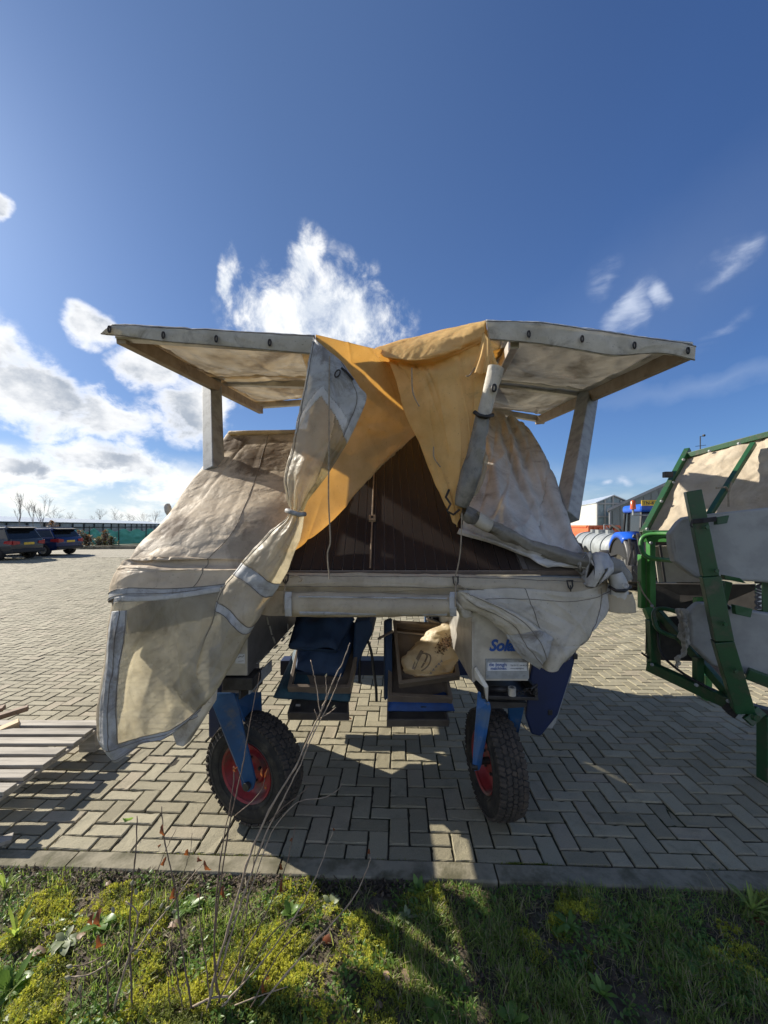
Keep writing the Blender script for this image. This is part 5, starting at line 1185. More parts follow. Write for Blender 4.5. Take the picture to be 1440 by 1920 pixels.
# pallet and loose timbers
ph = .2
pal = empty('pallet', (-2.5, 2.4, 0), 'weathered grey wooden pallet lying at the left edge of the yard', 'pallet')
XR = -2.0
ys = [2.02+k*.112 for k in range(7)]
for k, y in enumerate(ys):
    b = MB(); e = XR+.006*(-1)**k; b.bb((-3.3, y, ph-.022), (e, y+.076, ph)); o = b.build('board', M['pallet_wood'], pal, bevel=.003); o.rotation_euler = (0, 0, random.uniform(-.006, .006))
for x in (-2.06, -2.6, -3.2):
    b = MB(); b.bb((x-.05, 1.95, ph-.125), (x+.05, 2.80, ph-.024)) if x != -2.06 else b.bb((x+.02, 2.0, ph-.045), (x+.056, 2.80, ph-.024)); b.build('bearer', M['pallet_wood'], pal, bevel=.003)
    for y in ((2.72,) if x == -2.06 else (2.06, 2.4, 2.72)):
        b = MB(); b.bb((x-.06, y-.05, .022), (x+.05, y+.05, ph-.046)); b.build('block', M['pallet_wood'], pal, bevel=.003)
    b = MB(); b.bb((x-.05, 1.99, 0), (x+.05, 2.8, .021)); b.build('runner', M['pallet_wood'], pal, bevel=.002) if x != -2.06 else None
pl_ = MB(); pl_.beam(P(-60, 1398, 2.55), P(37, 1356, 2.72), .075, .05); tag(pl_.build('timber', M['new_wood'], bevel=.003), 'fresh yellowish timber offcut lying across the pallet', 'timber')
pl_ = MB(); pl_.beam(P(-60, 1362, 2.76), P(53, 1327, 2.95), .05, .035); tag(pl_.build('timber', M['old_wood'], bevel=.003), 'thin brown batten sticking out behind the yellowish timber', 'timber')
pl_ = MB(); pl_.beam(P(-60, 1345, 2.9), P(8, 1327, 3.0), .08, .03); tag(pl_.build('timber', M['old_wood'], bevel=.003), 'dark board end furthest back at the left edge', 'timber')
pl_ = MB(); pl_.beam(G(-30, 1588, .012), G(24, 1570, .012), .055, .02); tag(pl_.build('timber', M['pallet_wood'], bevel=.003), 'short grey lath on the bricks under the pallet front', 'timber')
# ------------------------------------------------------------------ the tarpaulin
tp = empty('tarpaulin', (0, 2.0, 0), 'dirty cream and yellow tarpaulin pulled half open over the weeding machine', 'tarpaulin')
def ripple(g, terms):
    def fn(u, v): return sum(a*np.sin(2*np.pi*(fu*u+fv*v)+ph) for a, fu, fv, ph in terms)
    return folds(g, fn)
def roll(pts, rad, name, mat, n=26, m=60, seed=0, amp=.006, parent=None, taper=None, ring_=None):
    c = catmull(pts, m); b = MB(); P3 = [P(*q) for q in c]; vs = []; fs = []; prev = None
    rr = catmull([(r, 0, 0) for r in rad], m)[:, 0]
    for i, p in enumerate(P3):
        t = (P3[min(i+1, m-1)]-P3[max(i-1, 0)]).normalized(); x = t.cross(Vector((0, 1, 0))).normalized() if prev is None else (prev-t*prev.dot(t)).normalized(); prev = x; y = t.cross(x)
        for k in range(n):
            a = 2*math.pi*k/n; d = x*math.cos(a)+y*math.sin(a)
            r = rr[i]*(1+.10*math.sin(a*2+seed+i*.05))+amp*mnoise.noise(p*14+d*1.2+Vector((seed, 0, 0)))+amp*.6*(1-2*abs(mnoise.noise(p*9+d*2.0+Vector((0, seed, 0)))))
            vs.append(p+d*r)
    for i in range(m-1):
        for k in range(n): fs.append((i*n+k, i*n+(k+1) % n, (i+1)*n+(k+1) % n, (i+1)*n+k))
    b.add(vs, fs); 
    # dark rolled end
    for e in (0, m-1):
        cc = sum((vs[e*n+k] for k in range(n)), Vector())/n; inner = [cc+(vs[e*n+k]-cc)*.62+(P3[1]-P3[0] if e == 0 else P3[-2]-P3[-1]).normalized()*.03 for k in range(n)]
        o_ = len(b.v); b.add(inner, []); 
        for k in range(n): b.f.append((e*n+k, e*n+(k+1) % n, o_+(k+1) % n, o_+k))
        b.f.append(tuple(o_+k for k in range(n)))
    return b.build(name, M[mat], parent or tp, smooth=True)
def seam(g, u=None, v=None, a=0., b_=1., r=.0016, off=.0025):
    nv, nu = g.shape[:2]; n = grid_normals(g); m = 60; pts = []
    for t in np.linspace(a, b_, m):
        uu, vv = (u, t) if u is not None else (t, v); j = min(nv-1, max(0, vv*(nv-1))); i = min(nu-1, max(0, uu*(nu-1)))
        j0, i0 = int(min(nv-2, j)), int(min(nu-2, i)); fj, fi = j-j0, i-i0
        p = g[j0, i0]*(1-fj)*(1-fi)+g[j0+1, i0]*fj*(1-fi)+g[j0, i0+1]*(1-fj)*fi+g[j0+1, i0+1]*fj*fi; q = n[j0, i0]
        if q[1] > 0: q = -q
        pts.append(Vector(p)+Vector(q)*off)
    b = MB(); b.tube(pts, r, 5, cap=False); return b.build('seam', M['seam_dark'], tp)
# A. left roof sheet: ridge -> eave -> skirt hem
def shift(p, dz=0, dy=0): return p+Vector((0, dy, dz))
def EDG(px, py, d):
    q = RP(px, py, 0)
    if d < .3: return P(px, py, q.y+d)
    e = P(px-8, py, q.y+.08); return Vector((e.x+.03, e.y+.22, e.z-.24))
rows = [[EDG(434, 818, .5), EDG(428, 813, .06), RP(446, 812, .01), RP(480, 811), RP(515, 810), RP(560, 808), RP(600, 806)],
        [EDG(420, 846, .5), EDG(404, 846, .07), RP(430, 841, .02), RP(465, 838), RP(510, 838), RP(560, 845), RP(610, 845)],
        [EDG(372, 925, .5), EDG(346, 924, .09), RP(380, 915, .03), RP(430, 906, .05), RP(495, 905, .06), RP(560, 910, .04), RP(620, 910)],
        [EDG(322, 996, .5), EDG(292, 996, .10), RP(330, 986, .03), RP(390, 985, .07), RP(465, 985, .09), RP(540, 985, .05), RP(590, 985)],
        [EDG(270, 1054, .45), EDG(240, 1050, .07), RP(278, 1041, .04), RP(340, 1042, .06), RP(415, 1040, .06), RP(490, 1040, .04), RP(545, 1036)],
        [EDG(256, 1066, .42), EDG(230, 1060, .06), RP(262, 1052, .02), RP(330, 1054, .03), RP(410, 1054, .03), RP(490, 1053, .03), RP(545, 1048, .03)],
        [(P(219, 1082, 2.04)+Vector((.04, .26, -.02))), P(219, 1074, 2.04), P(246, 1060, 1.93), P(320, 1064, 1.91), P(400, 1066, 1.90), P(470, 1066, 1.89), P(535, 1062, 1.91)],
        [(P(219, 1090, 2.04)+Vector((.04, .26, -.02))), P(216, 1082, 2.035), P(241, 1069, 1.905), P(320, 1072, 1.895), P(400, 1073, 1.89), P(470, 1072, 1.885), P(533, 1068, 1.90)],
        [(P(219, 1108, 2.04)+Vector((.04, .26, -.02))), P(210, 1102, 2.03), P(232, 1088, 1.885), P(310, 1092, 1.88), P(390, 1090, 1.88), P(450, 1085, 1.88), P(515, 1078, 1.89)],
        [(P(219, 1136, 2.04)+Vector((.04, .26, -.02))), P(207, 1130, 2.02), P(224, 1119, 1.87), P(300, 1116, 1.865), P(370, 1108, 1.865), P(430, 1100, 1.87), P(500, 1092, 1.88)]]
g = surf(rows, 150, 170); g = wrinkle(g, .014, 1.6, 1, (1, 1, 1.2), .3); g = wrinkle(g, .0035, 6, 5, (.6, 1, 1.4), .3)
def diag(u, v): return .012*np.exp(-((v-.52-.25*(u-.5))/.035)**2)+.010*np.exp(-((v-.62-.12*(u-.7))/.03)**2)*(u > .3)-.010*np.exp(-((v-.42+.2*u)/.04)**2)
g = folds(g, lambda u, v: diag(u, v)*np.clip(u*6, 0, 1))
g = creases(g, 16, .006, 101, .012, .35, .6); g = creases(g, 14, .004, 102, .008)
seam(g, v=.945, a=.18); seam(g, v=.985, a=.18); seam(g, u=.62, a=.02, b_=.94)
cloth(g, [('hem', M['hem_grey'], lambda u, v: v > .945), ('hem', M['tarp_cream'], lambda u, v: (v < .02)), ('roof_sheet', M['tarp_beige'], None)], tp)
# ridge lip facing the camera
b = MB(); b.tube([RP(430, 812, .03), RP(470, 811, .03), RP(545, 810, .03), RP(600, 806, .03)], .018, 8); b.build('ridge_seam', M['tarp_cream'], tp, smooth=True)
# A2. unseen left flank sheet, added to block sun, notched to keep the bag lit
rows = [[Vector((-1.235, y, z0)), Vector((-1.25+.02*math.sin(y*9), y, (z0+z1)/2)), Vector((-1.26+.03*math.sin(y*7), y, z1))] for y, z0, z1 in ((2.72, 1.96, 1.20), (2.82, 2.03, 1.16), (2.95, 2.13, 1.17), (3.05, 2.2, 1.15), (3.12, 2.25, 1.3), (3.3, 2.12, 1.42), (3.44, 1.97, 1.44), (3.54, 1.80, 1.45), (3.70, 1.80, 1.42), (3.80, 1.93, 1.42), (4.2, 1.70, 1.38), (4.7, 1.41, 1.28))]
g = surf(rows, 30, 60); g = wrinkle(g, .012, 4, 15); cloth(g, [('side_sheet', M['tarp_beige'], None)], tp)
# dark rolled cloth seen through the front window
# B. left front flap with its big window
rows = [[P(207, 1128, 2.02), P(221, 1119, 1.868), P(290, 1117, 1.862), P(350, 1110, 1.86), P(412, 1100, 1.86)],
        [P(203, 1165, 1.97), P(217, 1165, 1.85), P(285, 1165, 1.86), P(345, 1160, 1.85), P(402, 1150, 1.84)],
        [P(196, 1225, 1.93), P(208, 1232, 1.83), P(270, 1240, 1.86), P(330, 1225, 1.83), P(378, 1212, 1.81)],
        [P(189, 1290, 1.90), P(200, 1300, 1.81), P(265, 1310, 1.84), P(325, 1295, 1.80), P(368, 1262, 1.78)],
        [P(184, 1345, 1.88), P(196, 1365, 1.79), P(270, 1352, 1.82), P(330, 1335, 1.79), P(385, 1300, 1.77)],
        [P(186, 1385, 1.86), P(200, 1408, 1.78), P(268, 1386, 1.81), P(322, 1372, 1.78), P(378, 1330, 1.77)],
        [P(198, 1412, 1.85), P(218, 1430, 1.78), P(262, 1398, 1.80), P(310, 1383, 1.78), P(366, 1342, 1.77)]]
g = surf(rows, 110, 120); g = wrinkle(g, .008, 5, 3)
g = ripple(g, [(.006, 2.2, -.5, .3), (.004, 3.8, .6, 1.2)])
def band(u, v): return (u < .26) & (u > .215) | (v > .72) & (v < .755)
g = creases(g, 18, .008, 103, .02, 1.5, .4, .3, .8)
seam(g, u=.335, a=.1, b_=.8); seam(g, u=.27, a=.1, b_=.85); seam(g, v=.80, a=.33); seam(g, v=.84, a=.2); seam(g, v=.97, a=.1)
cloth(g, [('hem', M['hem_grey'], lambda u, v: ((u < .34) & (u > .12)) & (v > .10) | (v > .80)), ('flap', M['tarp_cream'], lambda u, v: u <= .12), ('flap', M['tarp_grey'], lambda u, v: (v < .03)), ('clear_window', M['clear_plastic'], None)], tp)
for pts in ([(224, 1128), (222, 1180), (212, 1260), (207, 1320), (211, 1356)], [(236, 1130), (235, 1190), (222, 1270), (220, 1335)]):
    pass
# grey tail hanging below the flap
b = MB(); b.prism([P(318, 1365, 1.80), P(352, 1352, 1.82), P(398, 1290, 1.86), P(395, 1320, 1.86), P(343, 1402, 1.82), P(329, 1398, 1.80)], (.01, .05, 0)); b.build('tail', M['tarp_grey'], tp, bevel=.008)
roll([(238, 1172, 2.02), (268, 1158, 2.0), (300, 1150, 2.0), (350, 1142, 2.0), (420, 1130, 2.0)], [.045, .06, .068, .062, .055], 'rolled_skirt', 'tarp_dark', m=50, seed=8, amp=.012)
roll([(272, 1160, 1.95), (290, 1145, 1.93), (312, 1138, 1.93), (325, 1146, 1.95)], [.02, .04, .045, .02], 'rolled_skirt', 'tarp_grey', m=24, seed=12, amp=.006)
# C. lower strip below the strap
rows = [[P(541, 950, 1.80), P(548, 953, 1.775), P(556, 956, 1.765), P(564, 958, 1.775), P(572, 960, 1.80)],
        [P(532, 972, 1.80), P(541, 978, 1.77), P(550, 984, 1.75), P(559, 988, 1.77), P(568, 990, 1.80)],
        [P(500, 1000, 1.82), P(515, 1012, 1.76), P(530, 1022, 1.74), P(545, 1030, 1.76), P(556, 1030, 1.80)],
        [P(455, 1050, 1.84), P(475, 1062, 1.77), P(495, 1076, 1.74), P(512, 1088, 1.75), P(528, 1090, 1.79)],
        [P(412, 1108, 1.85), P(430, 1120, 1.79), P(455, 1142, 1.75), P(476, 1160, 1.75), P(488, 1150, 1.79)],
        [P(398, 1160, 1.85), P(410, 1168, 1.80), P(428, 1185, 1.76), P(448, 1205, 1.755), P(466, 1195, 1.79)],
        [P(378, 1205, 1.84), P(390, 1220, 1.80), P(405, 1238, 1.76), P(420, 1258, 1.755), P(436, 1248, 1.78)],
        [P(350, 1246, 1.83), P(362, 1262, 1.79), P(380, 1282, 1.76), P(394, 1298, 1.755), P(408, 1294, 1.78)],
        [P(322, 1288, 1.82), P(335, 1306, 1.79), P(350, 1322, 1.77), P(366, 1332, 1.765), P(384, 1322, 1.77)]]
g = surf(rows, 70, 170); g = wrinkle(g, .009, 9, 7)
def gather(u, v): return .010*np.exp(-v/.22)*.7*np.sin(2*np.pi*(4.2*u)+1)+.004*np.sin(2*np.pi*(2.3*u+v))*np.clip(v*3, 0, 1)
g = folds(g, gather)
g = creases(g, 22, .006, 104, .03, 1.57, .5, .08, .25)
[seam(g, v=q_) for q_ in (.385, .43, .545, .585)]; seam(g, u=.06)
cloth(g, [('hem', M['hem_grey'], lambda u, v: ((v > .385) & (v < .43)) | ((v > .545) & (v < .585))), ('lower_strip', M['tarp_cream'], lambda u, v: (v >= .43) & (v <= .545)), ('clear_strip', M['clear_plastic'], None)], tp)
# D. upper hanging strip above the strap
rows = [[P(587, 632, 1.85), P(596, 640, 1.82), P(612, 654, 1.80), P(630, 668, 1.80), P(645, 684, 1.81)],
        [P(577, 690, 1.84), P(592, 690, 1.79), P(618, 696, 1.77), P(648, 708, 1.77), P(672, 724, 1.79)],
        [P(565, 745, 1.84), P(582, 748, 1.78), P(612, 752, 1.75), P(655, 752, 1.76), P(687, 748, 1.79)],
        [P(548, 820, 1.84), P(566, 822, 1.78), P(598, 824, 1.74), P(634, 826, 1.75), P(660, 812, 1.80)],
        [P(533, 885, 1.84), P(549, 886, 1.78), P(576, 886, 1.74), P(606, 884, 1.76), P(630, 870, 1.80)],
        [P(533, 925, 1.82), P(543, 926, 1.78), P(560, 927, 1.75), P(580, 925, 1.76), P(600, 913, 1.80)],
        [P(541, 950, 1.80), P(548, 953, 1.775), P(556, 956, 1.765), P(564, 958, 1.775), P(572, 960, 1.80)]]
g = surf(rows, 80, 140); g = wrinkle(g, .010, 6, 11)
def gather2(u, v): return (.012*np.exp(-(1-v)/.25)*np.sin(2*np.pi*4.3*u+.5)+.008*np.sin(2*np.pi*(1.4*u-.4*v)+2)*np.clip(v*2, 0, 1))
g = folds(g, gather2)
chev = lambda u, v: v < .31+.42*np.abs(u-.42)
g = creases(g, 18, .007, 105, .03, 1.5, .5, .1, .35)
seam(g, u=.06, a=.02); seam(g, u=.86, a=.02, b_=.5)
cloth(g, [('hanging_flap', M['hem_grey'], lambda u, v: (v < .02+0*u) | chev(u, v) & (v < .31+.42*np.abs(u-.42)-.05)), ('hem', M['tarp_grey'], chev), ('murky_strip', M['murky_plastic'], lambda u, v: u > .62+.25*(v-.4)), ('clear_strip', M['clear_plastic'], None)], tp)
b = MB(); b.tube([P(537, 957, 1.765), P(548, 961, 1.745), P(560, 965, 1.742), P(572, 964, 1.775)], .011, 8); b.build('tie_strap', M['hem_grey'], tp, smooth=True)
def ring(px, py, z, w=.011, h=.024, r=.0035, name='eyelet', parent=None, mat='iron', rot=0):
    c = P(px, py, z); b = MB(); pts = []
    for t in np.linspace(0, 2*math.pi, 19):
        x, zz = w*math.cos(t), h*math.sin(t); pts.append(c+Vector((x*math.cos(rot)-zz*math.sin(rot), -.004, x*math.sin(rot)+zz*math.cos(rot))))
    b.tube(pts, r, 6, cap=False); return b.build(name, M[mat], parent or tp, smooth=True)
ring(633, 701, 1.755, .010, .018, .0035, rot=-.5)
b = MB(); b.tube([P(*q) for q in catmull([(640, 690, 1.765), (650, 698, 1.765), (658, 707, 1.768), (662, 712, 1.77)], 8)], .006, 6); b.build('tear', M['iron'], tp)
# E. left yellow sheet
rows = [[P(592, 627, 1.93), P(625, 635, 1.95), P(665, 645, 2.0), P(700, 653, 2.1), P(722, 657, 2.2)],
        [P(590, 690, 2.0), P(625, 690, 2.02), P(670, 690, 2.1), P(715, 690, 2.2), P(745, 695, 2.3)],
        [P(580, 780, 2.1), P(620, 775, 2.14), P(670, 765, 2.25), P(725, 750, 2.35), P(765, 745, 2.42)],
        [P(560, 880, 2.1), P(605, 862, 2.18), P(660, 840, 2.3), P(725, 810, 2.4), P(780, 790, 2.5)],
        [P(540, 970, 2.06), P(590, 938, 2.14), P(650, 895, 2.26), P(720, 845, 2.38), P(786, 800, 2.5)],
        [P(532, 1030, 2.0), P(565, 1014, 2.04), P(628, 968, 2.17), P(700, 893, 2.33), P(782, 812, 2.48)],
        [P(528, 1040, 2.02), P(562, 1022, 2.07), P(620, 975, 2.2), P(695, 898, 2.36), P(780, 815, 2.5)]]
g = surf(rows, 120, 130); g = wrinkle(g, .014, 3.2, 21); g = folds(g, lambda u, v: .016*np.sin(2*np.pi*(.9*u+.5*v)+.6)*v)
g = creases(g, 22, .010, 106, .016, .9, .6); cloth(g, [('inner_sheet', M['tarp_yellow'], None)], tp)
# F. right yellow sheet
rows = [[P(712, 654, 2.2), P(760, 645, 2.12), P(815, 634, 2.05), P(865, 620, 1.98), P(911, 603, 1.93)],
        [P(724, 672, 2.18), P(770, 675, 2.09), P(820, 672, 2.03), P(868, 655, 1.96), P(915, 640, 1.92)],
        [P(738, 700, 2.16), P(780, 712, 2.07), P(825, 715, 2.0), P(872, 700, 1.95), P(912, 690, 1.91)],
        [P(760, 770, 2.13), P(798, 780, 2.03), P(838, 785, 1.98), P(875, 780, 1.94), P(900, 770, 1.91)],
        [P(790, 835, 2.08), P(820, 845, 2.0), P(848, 850, 1.96), P(872, 850, 1.93), P(885, 845, 1.92)],
        [P(822, 915, 2.02), P(838, 920, 1.97), P(850, 925, 1.95), P(862, 925, 1.93), P(872, 915, 1.92)],
        [P(848, 975, 1.98), P(852, 982, 1.96), P(855, 988, 1.95), P(858, 985, 1.94), P(862, 965, 1.93)]]
g = surf(rows, 110, 130); g = wrinkle(g, .012, 4.2, 31)
g = folds(g, lambda u, v: .030*np.exp(-((v-.16-.08*u)/.05)**2)*(1-u*.4)+.016*np.sin(2*np.pi*(1.6*u-.5*v)+.4)*np.clip(v*2.5, 0, 1)*(1-v*.5))
g = creases(g, 24, .010, 107, .018, 1.2, .6); cloth(g, [('inner_sheet', M['tarp_yellow_pale'], None)], tp)
# unseen cover added between the two canopy wings to shade the right strut
rows = [[P(598, 640, 1.95).lerp(P(612, 745, 4.0), t)+Vector((0, 0, .03)), P(598, 640, 1.95).lerp(P(612, 745, 4.0), t).lerp(P(960, 636, 1.95).lerp(P(905, 760, 3.9), t), .5)+Vector((0, 0, -.06)), P(960, 636, 1.95).lerp(P(905, 760, 3.9), t)+Vector((0, 0, .03))] for t in (.12, .35, .6, .8, 1)]
g = wrinkle(surf(rows, 40, 60), .014, 4, 35); cloth(g, [('shade_top_sheet', M['tarp_yellow_pale'], None)], tp)
# G. roll-over of the right sheet onto the top and the small lit corner
rows = [[P(700, 654, 2.35), P(760, 636, 2.3), P(830, 618, 2.2), P(912, 599, 2.05)], [P(706, 656, 2.2), P(765, 645, 2.12), P(835, 628, 2.02), P(911, 602, 1.92)], [P(722, 670, 2.13), P(775, 672, 2.03), P(840, 655, 1.96), P(908, 625, 1.9)], [P(738, 676, 2.15), P(785, 682, 2.06), P(845, 668, 1.99), P(906, 640, 1.92)]]
g = surf(rows, 90, 40); g = creases(wrinkle(g, .008, 7, 37), 10, .01, 108, .03); cloth(g, [('top_fold', M['tarp_yellow_pale'], None)], tp)
rows = [[P(906, 622, 1.905), P(914, 632, 1.88), P(919, 640, 1.87)], [P(896, 665, 1.89), P(912, 668, 1.86), P(930, 676, 1.86)], [P(880, 700, 1.89), P(908, 700, 1.86), P(942, 692, 1.87)]]
g = surf(rows, 40, 40); g = folds(g, lambda u, v: .012*np.sin(2*np.pi*3*u)*v); cloth(g, [('corner_gusset', M['tarp_yellow_pale'], None)], tp)
roll([(930, 690, 1.84), (924, 715, 1.84), (914, 750, 1.845), (906, 785, 1.85)], [.036, .036, .035, .034], 'rolled_flap', 'tarp_white', seed=2, amp=.003)
roll([(906, 780, 1.852), (897, 825, 1.86), (887, 870, 1.87), (876, 915, 1.88), (864, 950, 1.90)], [.034, .036, .041, .040, .024], 'rolled_window', 'murky_dark', seed=5, amp=.007)
b = MB(); b.tube([P(889, 772, 1.82), P(898, 779, 1.808), P(912, 782, 1.806), P(924, 778, 1.83)], .010, 7); b.build('tie_strap', M['iron'], tp, smooth=True)
ring(926, 728, 1.797, .009, .016, .005, rot=-.1)
# clear inner layer beside the roll
rows = [[P(906, 830, 1.87), P(912, 850, 1.86), P(916, 860, 1.87)], [P(896, 880, 1.88), P(904, 892, 1.87), P(908, 898, 1.88)], [P(880, 935, 1.9), P(890, 930, 1.89), P(898, 922, 1.9)]]
cloth(surf(rows, 20, 30), [('clear_strip', M['clear_plastic'], None)], tp)
# I. right roof sheet
def RB(px, py, off): return RP(px, py, off)
rows = [[RB(915, 765, .05), RB(935, 768, .05), RB(952, 772, .05), RB(970, 785, .04), RB(990, 800, .03), shift(RB(996, 806, .0), -.1, .25)],
        [RB(905, 815, .10), RB(935, 815, .10), RB(965, 818, .09), RB(992, 826, .07), RB(1014, 838, .04), shift(RB(1020, 846, 0), -.1, .25)],
        [RB(895, 870, .12), RB(935, 872, .14), RB(970, 875, .13), RB(1005, 878, .10), RB(1038, 888, .05), shift(RB(1042, 896, 0), -.1, .22)],
        [RB(885, 930, .10), RB(930, 935, .15), RB(980, 940, .15), RB(1025, 943, .11), RB(1060, 950, .05), shift(RB(1064, 958, 0), -.1, .2)],
        [RB(872, 962, .08), RB(930, 985, .13), RB(990, 1005, .13), RB(1045, 1015, .10), RB(1086, 1018, .05), shift(RB(1090, 1024, 0), -.1, .2)],
        [RB(862, 985, .06), RB(920, 1010, .09), RB(990, 1035, .09), RB(1060, 1052, .08), RB(1115, 1060, .06), shift(RB(1120, 1062, .0), -.1, .2)],
        [RB(856, 1000, .02), RB(915, 1020, .04), RB(985, 1044, .05), RB(1060, 1062, .05), RB(1125, 1070, .05), shift(RB(1130, 1070, .0), -.1, .2)]]
g = surf(rows, 130, 130); g = wrinkle(g, .012, 2.0, 41, (1, 1, 1), .3); g = wrinkle(g, .003, 7, 43)
g = folds(g, lambda u, v: .045*np.exp(-((u-.24-.62*(v-.1))/.045)**2)*np.clip(v*4, 0, 1)+.038*np.exp(-((u-.48-.42*(v-.2))/.06)**2)-.030*np.exp(-((u-.12-.55*(v-.3))/.05)**2)+.03*np.exp(-((v-.80-.12*u)/.05)**2)*(u<.8)+.010*np.sin(2*np.pi*(1.3*u-1.0*v))*np.clip(v*1.5, 0, 1))
g = creases(g, 26, .014, 109, .014, -.9, .5, .2, .6); g = creases(g, 16, .006, 110, .01)
cloth(g, [('hem', M['tarp_white'], lambda u, v: v > .955), ('roof_sheet', M['tarp_grey'], lambda u, v: u < .62+.1*np.sin(v*7)), ('roof_sheet', M['tarp_grey'], None)], tp)
# J. rolled window along its lower edge, ending in a bundle
roll([(868, 958, 1.93), (905, 980, 1.96), (955, 1004, 1.97), (1010, 1030, 1.96), (1070, 1048, 1.93), (1120, 1058, 1.90), (1152, 1070, 1.87), (1162, 1092, 1.86)], [.030, .031, .030, .033, .037, .040, .046, .042], 'rolled_window', 'murky_dark', n=28, m=110, seed=9, amp=.012)
roll([(892, 972, 1.915), (918, 986, 1.93)], [.036, .037], 'roll_collar', 'tarp_white', m=14, seed=3, amp=.003)
roll([(1153, 1074, 1.84), (1160, 1092, 1.835), (1162, 1110, 1.84), (1163, 1125, 1.85)], [.034, .037, .036, .042], 'roll_end', 'tarp_grey', m=30, seed=4, amp=.004)
roll([(1162, 1112, 1.85), (1165, 1130, 1.85), (1166, 1146, 1.85)], [.046, .052, .052], 'roll_end', 'tarp_cream', m=24, seed=6, amp=.004)
b = MB(); b.tube([P(1142, 1100, 1.81), P(1155, 1108, 1.782), P(1170, 1108, 1.785), P(1182, 1100, 1.83)], .008, 7); b.build('tie_strap', M['iron'], tp, smooth=True)
ring(1172, 1098, 1.782, .013, .011, .003, 'buckle', mat='aluminium')
# L. eave band
rows = [[P(500, 1076, 1.91), P(560, 1074, 1.925), P(700, 1074, 1.93), P(860, 1077, 1.93), P(1000, 1081, 1.925), P(1138, 1086, 1.91)],
        [P(500, 1084, 1.89), P(560, 1082, 1.90), P(700, 1082, 1.905), P(860, 1085, 1.90), P(1000, 1089, 1.90), P(1140, 1096, 1.89)],
        [P(500, 1098, 1.875), P(560, 1097, 1.885), P(700, 1098, 1.89), P(860, 1101, 1.885), P(1000, 1106, 1.88), P(1136, 1116, 1.87)],
        [P(502, 1108, 1.90), P(560, 1108, 1.91), P(700, 1110, 1.915), P(860, 1112, 1.91), P(1000, 1118, 1.90), P(1132, 1130, 1.88)],
        [P(505, 1125, 1.92), P(560, 1125, 1.93), P(700, 1126, 1.935), P(860, 1126, 1.93), P(1000, 1130, 1.92), P(1130, 1142, 1.9)]]
g = surf(rows, 190, 50); g = creases(wrinkle(g, .008, 8, 51, (1, 1, .7)), 30, .006, 111, .02, .2, .5, .04, .14); seam(g, v=.55); seam(g, v=.2); cloth(g, [('eave_band', M['tarp_cream'], None)], tp)
rows = [[P(500, 1108, 1.90), P(520, 1108, 1.90), P(545, 1110, 1.905)], [P(492, 1130, 1.89), P(515, 1132, 1.885), P(545, 1134, 1.89)], [P(485, 1152, 1.89), P(512, 1155, 1.88), P(548, 1154, 1.885)]]
g = surf(rows, 40, 40); g = wrinkle(g, .012, 10, 53); cloth(g, [('side_flap', M['tarp_cream'], None)], tp)
# M. rolled curtain under the eave
roll([(545, 1133, 1.90), (640, 1133, 1.905), (740, 1134, 1.905), (848, 1136, 1.90)], [.056, .056, .057, .058], 'rolled_curtain', 'tarp_cream', n=30, m=90, seed=1, amp=.003)
b = MB(); b.tube([P(560, 1119, 1.846), P(660, 1120, 1.85), P(760, 1121, 1.85), P(838, 1122, 1.846)], .004, 6); b.build('piping', M['hem_grey'], tp)
b = MB(); b.tube([P(562, 1149, 1.858), P(660, 1150, 1.862), P(760, 1150, 1.862), P(838, 1151, 1.858)], .009, 6); b.build('piping', M['hem_grey'], tp)
for x in (541, 850):
    b = MB()
    pts = [P(x, 1110, 1.85), P(x-1, 1120, 1.835), P(x-1, 1140, 1.835), P(x, 1155, 1.85)]; vs = []
    for p in pts: vs += [p+Vector((-.016, 0, 0)), p+Vector((.016, 0, 0))]
    b.add(vs, [(2*i, 2*i+1, 2*i+3, 2*i+2) for i in range(3)]); b.build('tie_strap', M['hem_grey'], tp, solid=.004)
# N. right hanging flap with a turned-up dirty edge
rows = [[P(858, 1108, 1.87), P(920, 1104, 1.875), P(990, 1104, 1.875), P(1070, 1110, 1.87), P(1120, 1100, 1.875), P(1145, 1092, 1.90)],
        [P(880, 1130, 1.86), P(935, 1128, 1.85), P(1000, 1130, 1.86), P(1070, 1132, 1.85), P(1118, 1126, 1.86), P(1144, 1112, 1.88)],
        [P(925, 1152, 1.86), P(965, 1158, 1.83), P(1012, 1165, 1.84), P(1070, 1165, 1.83), P(1110, 1158, 1.85), P(1138, 1142, 1.87)],
        [P(968, 1192, 1.86), P(992, 1198, 1.83), P(1025, 1202, 1.83), P(1065, 1200, 1.82), P(1098, 1192, 1.84), P(1122, 1172, 1.86)],
        [P(995, 1228, 1.86), P(1010, 1232, 1.84), P(1032, 1234, 1.82), P(1058, 1228, 1.82), P(1080, 1218, 1.84), P(1098, 1204, 1.86)],
        [P(1010, 1252, 1.86), P(1018, 1256, 1.85), P(1030, 1258, 1.84), P(1044, 1254, 1.84), P(1058, 1246, 1.85), P(1072, 1236, 1.86)]]
g = surf(rows, 110, 90); g = wrinkle(g, .010, 6, 61)
g = folds(g, lambda u, v: .012*np.sin(2*np.pi*(1.3*u+.9*v)+1)+.012*np.exp(-((u-.45-.3*v)/.08)**2))
g = creases(g, 26, .010, 112, .02, .9, .6)
seam(g, u=.86, a=.05); seam(g, u=.38, a=.0, b_=.6); seam(g, v=.16)
cloth(g, [('hem', M['tarp_grey'], lambda u, v: u > .90-.12*v), ('lower_flap', M['tarp_white'], None)], tp)
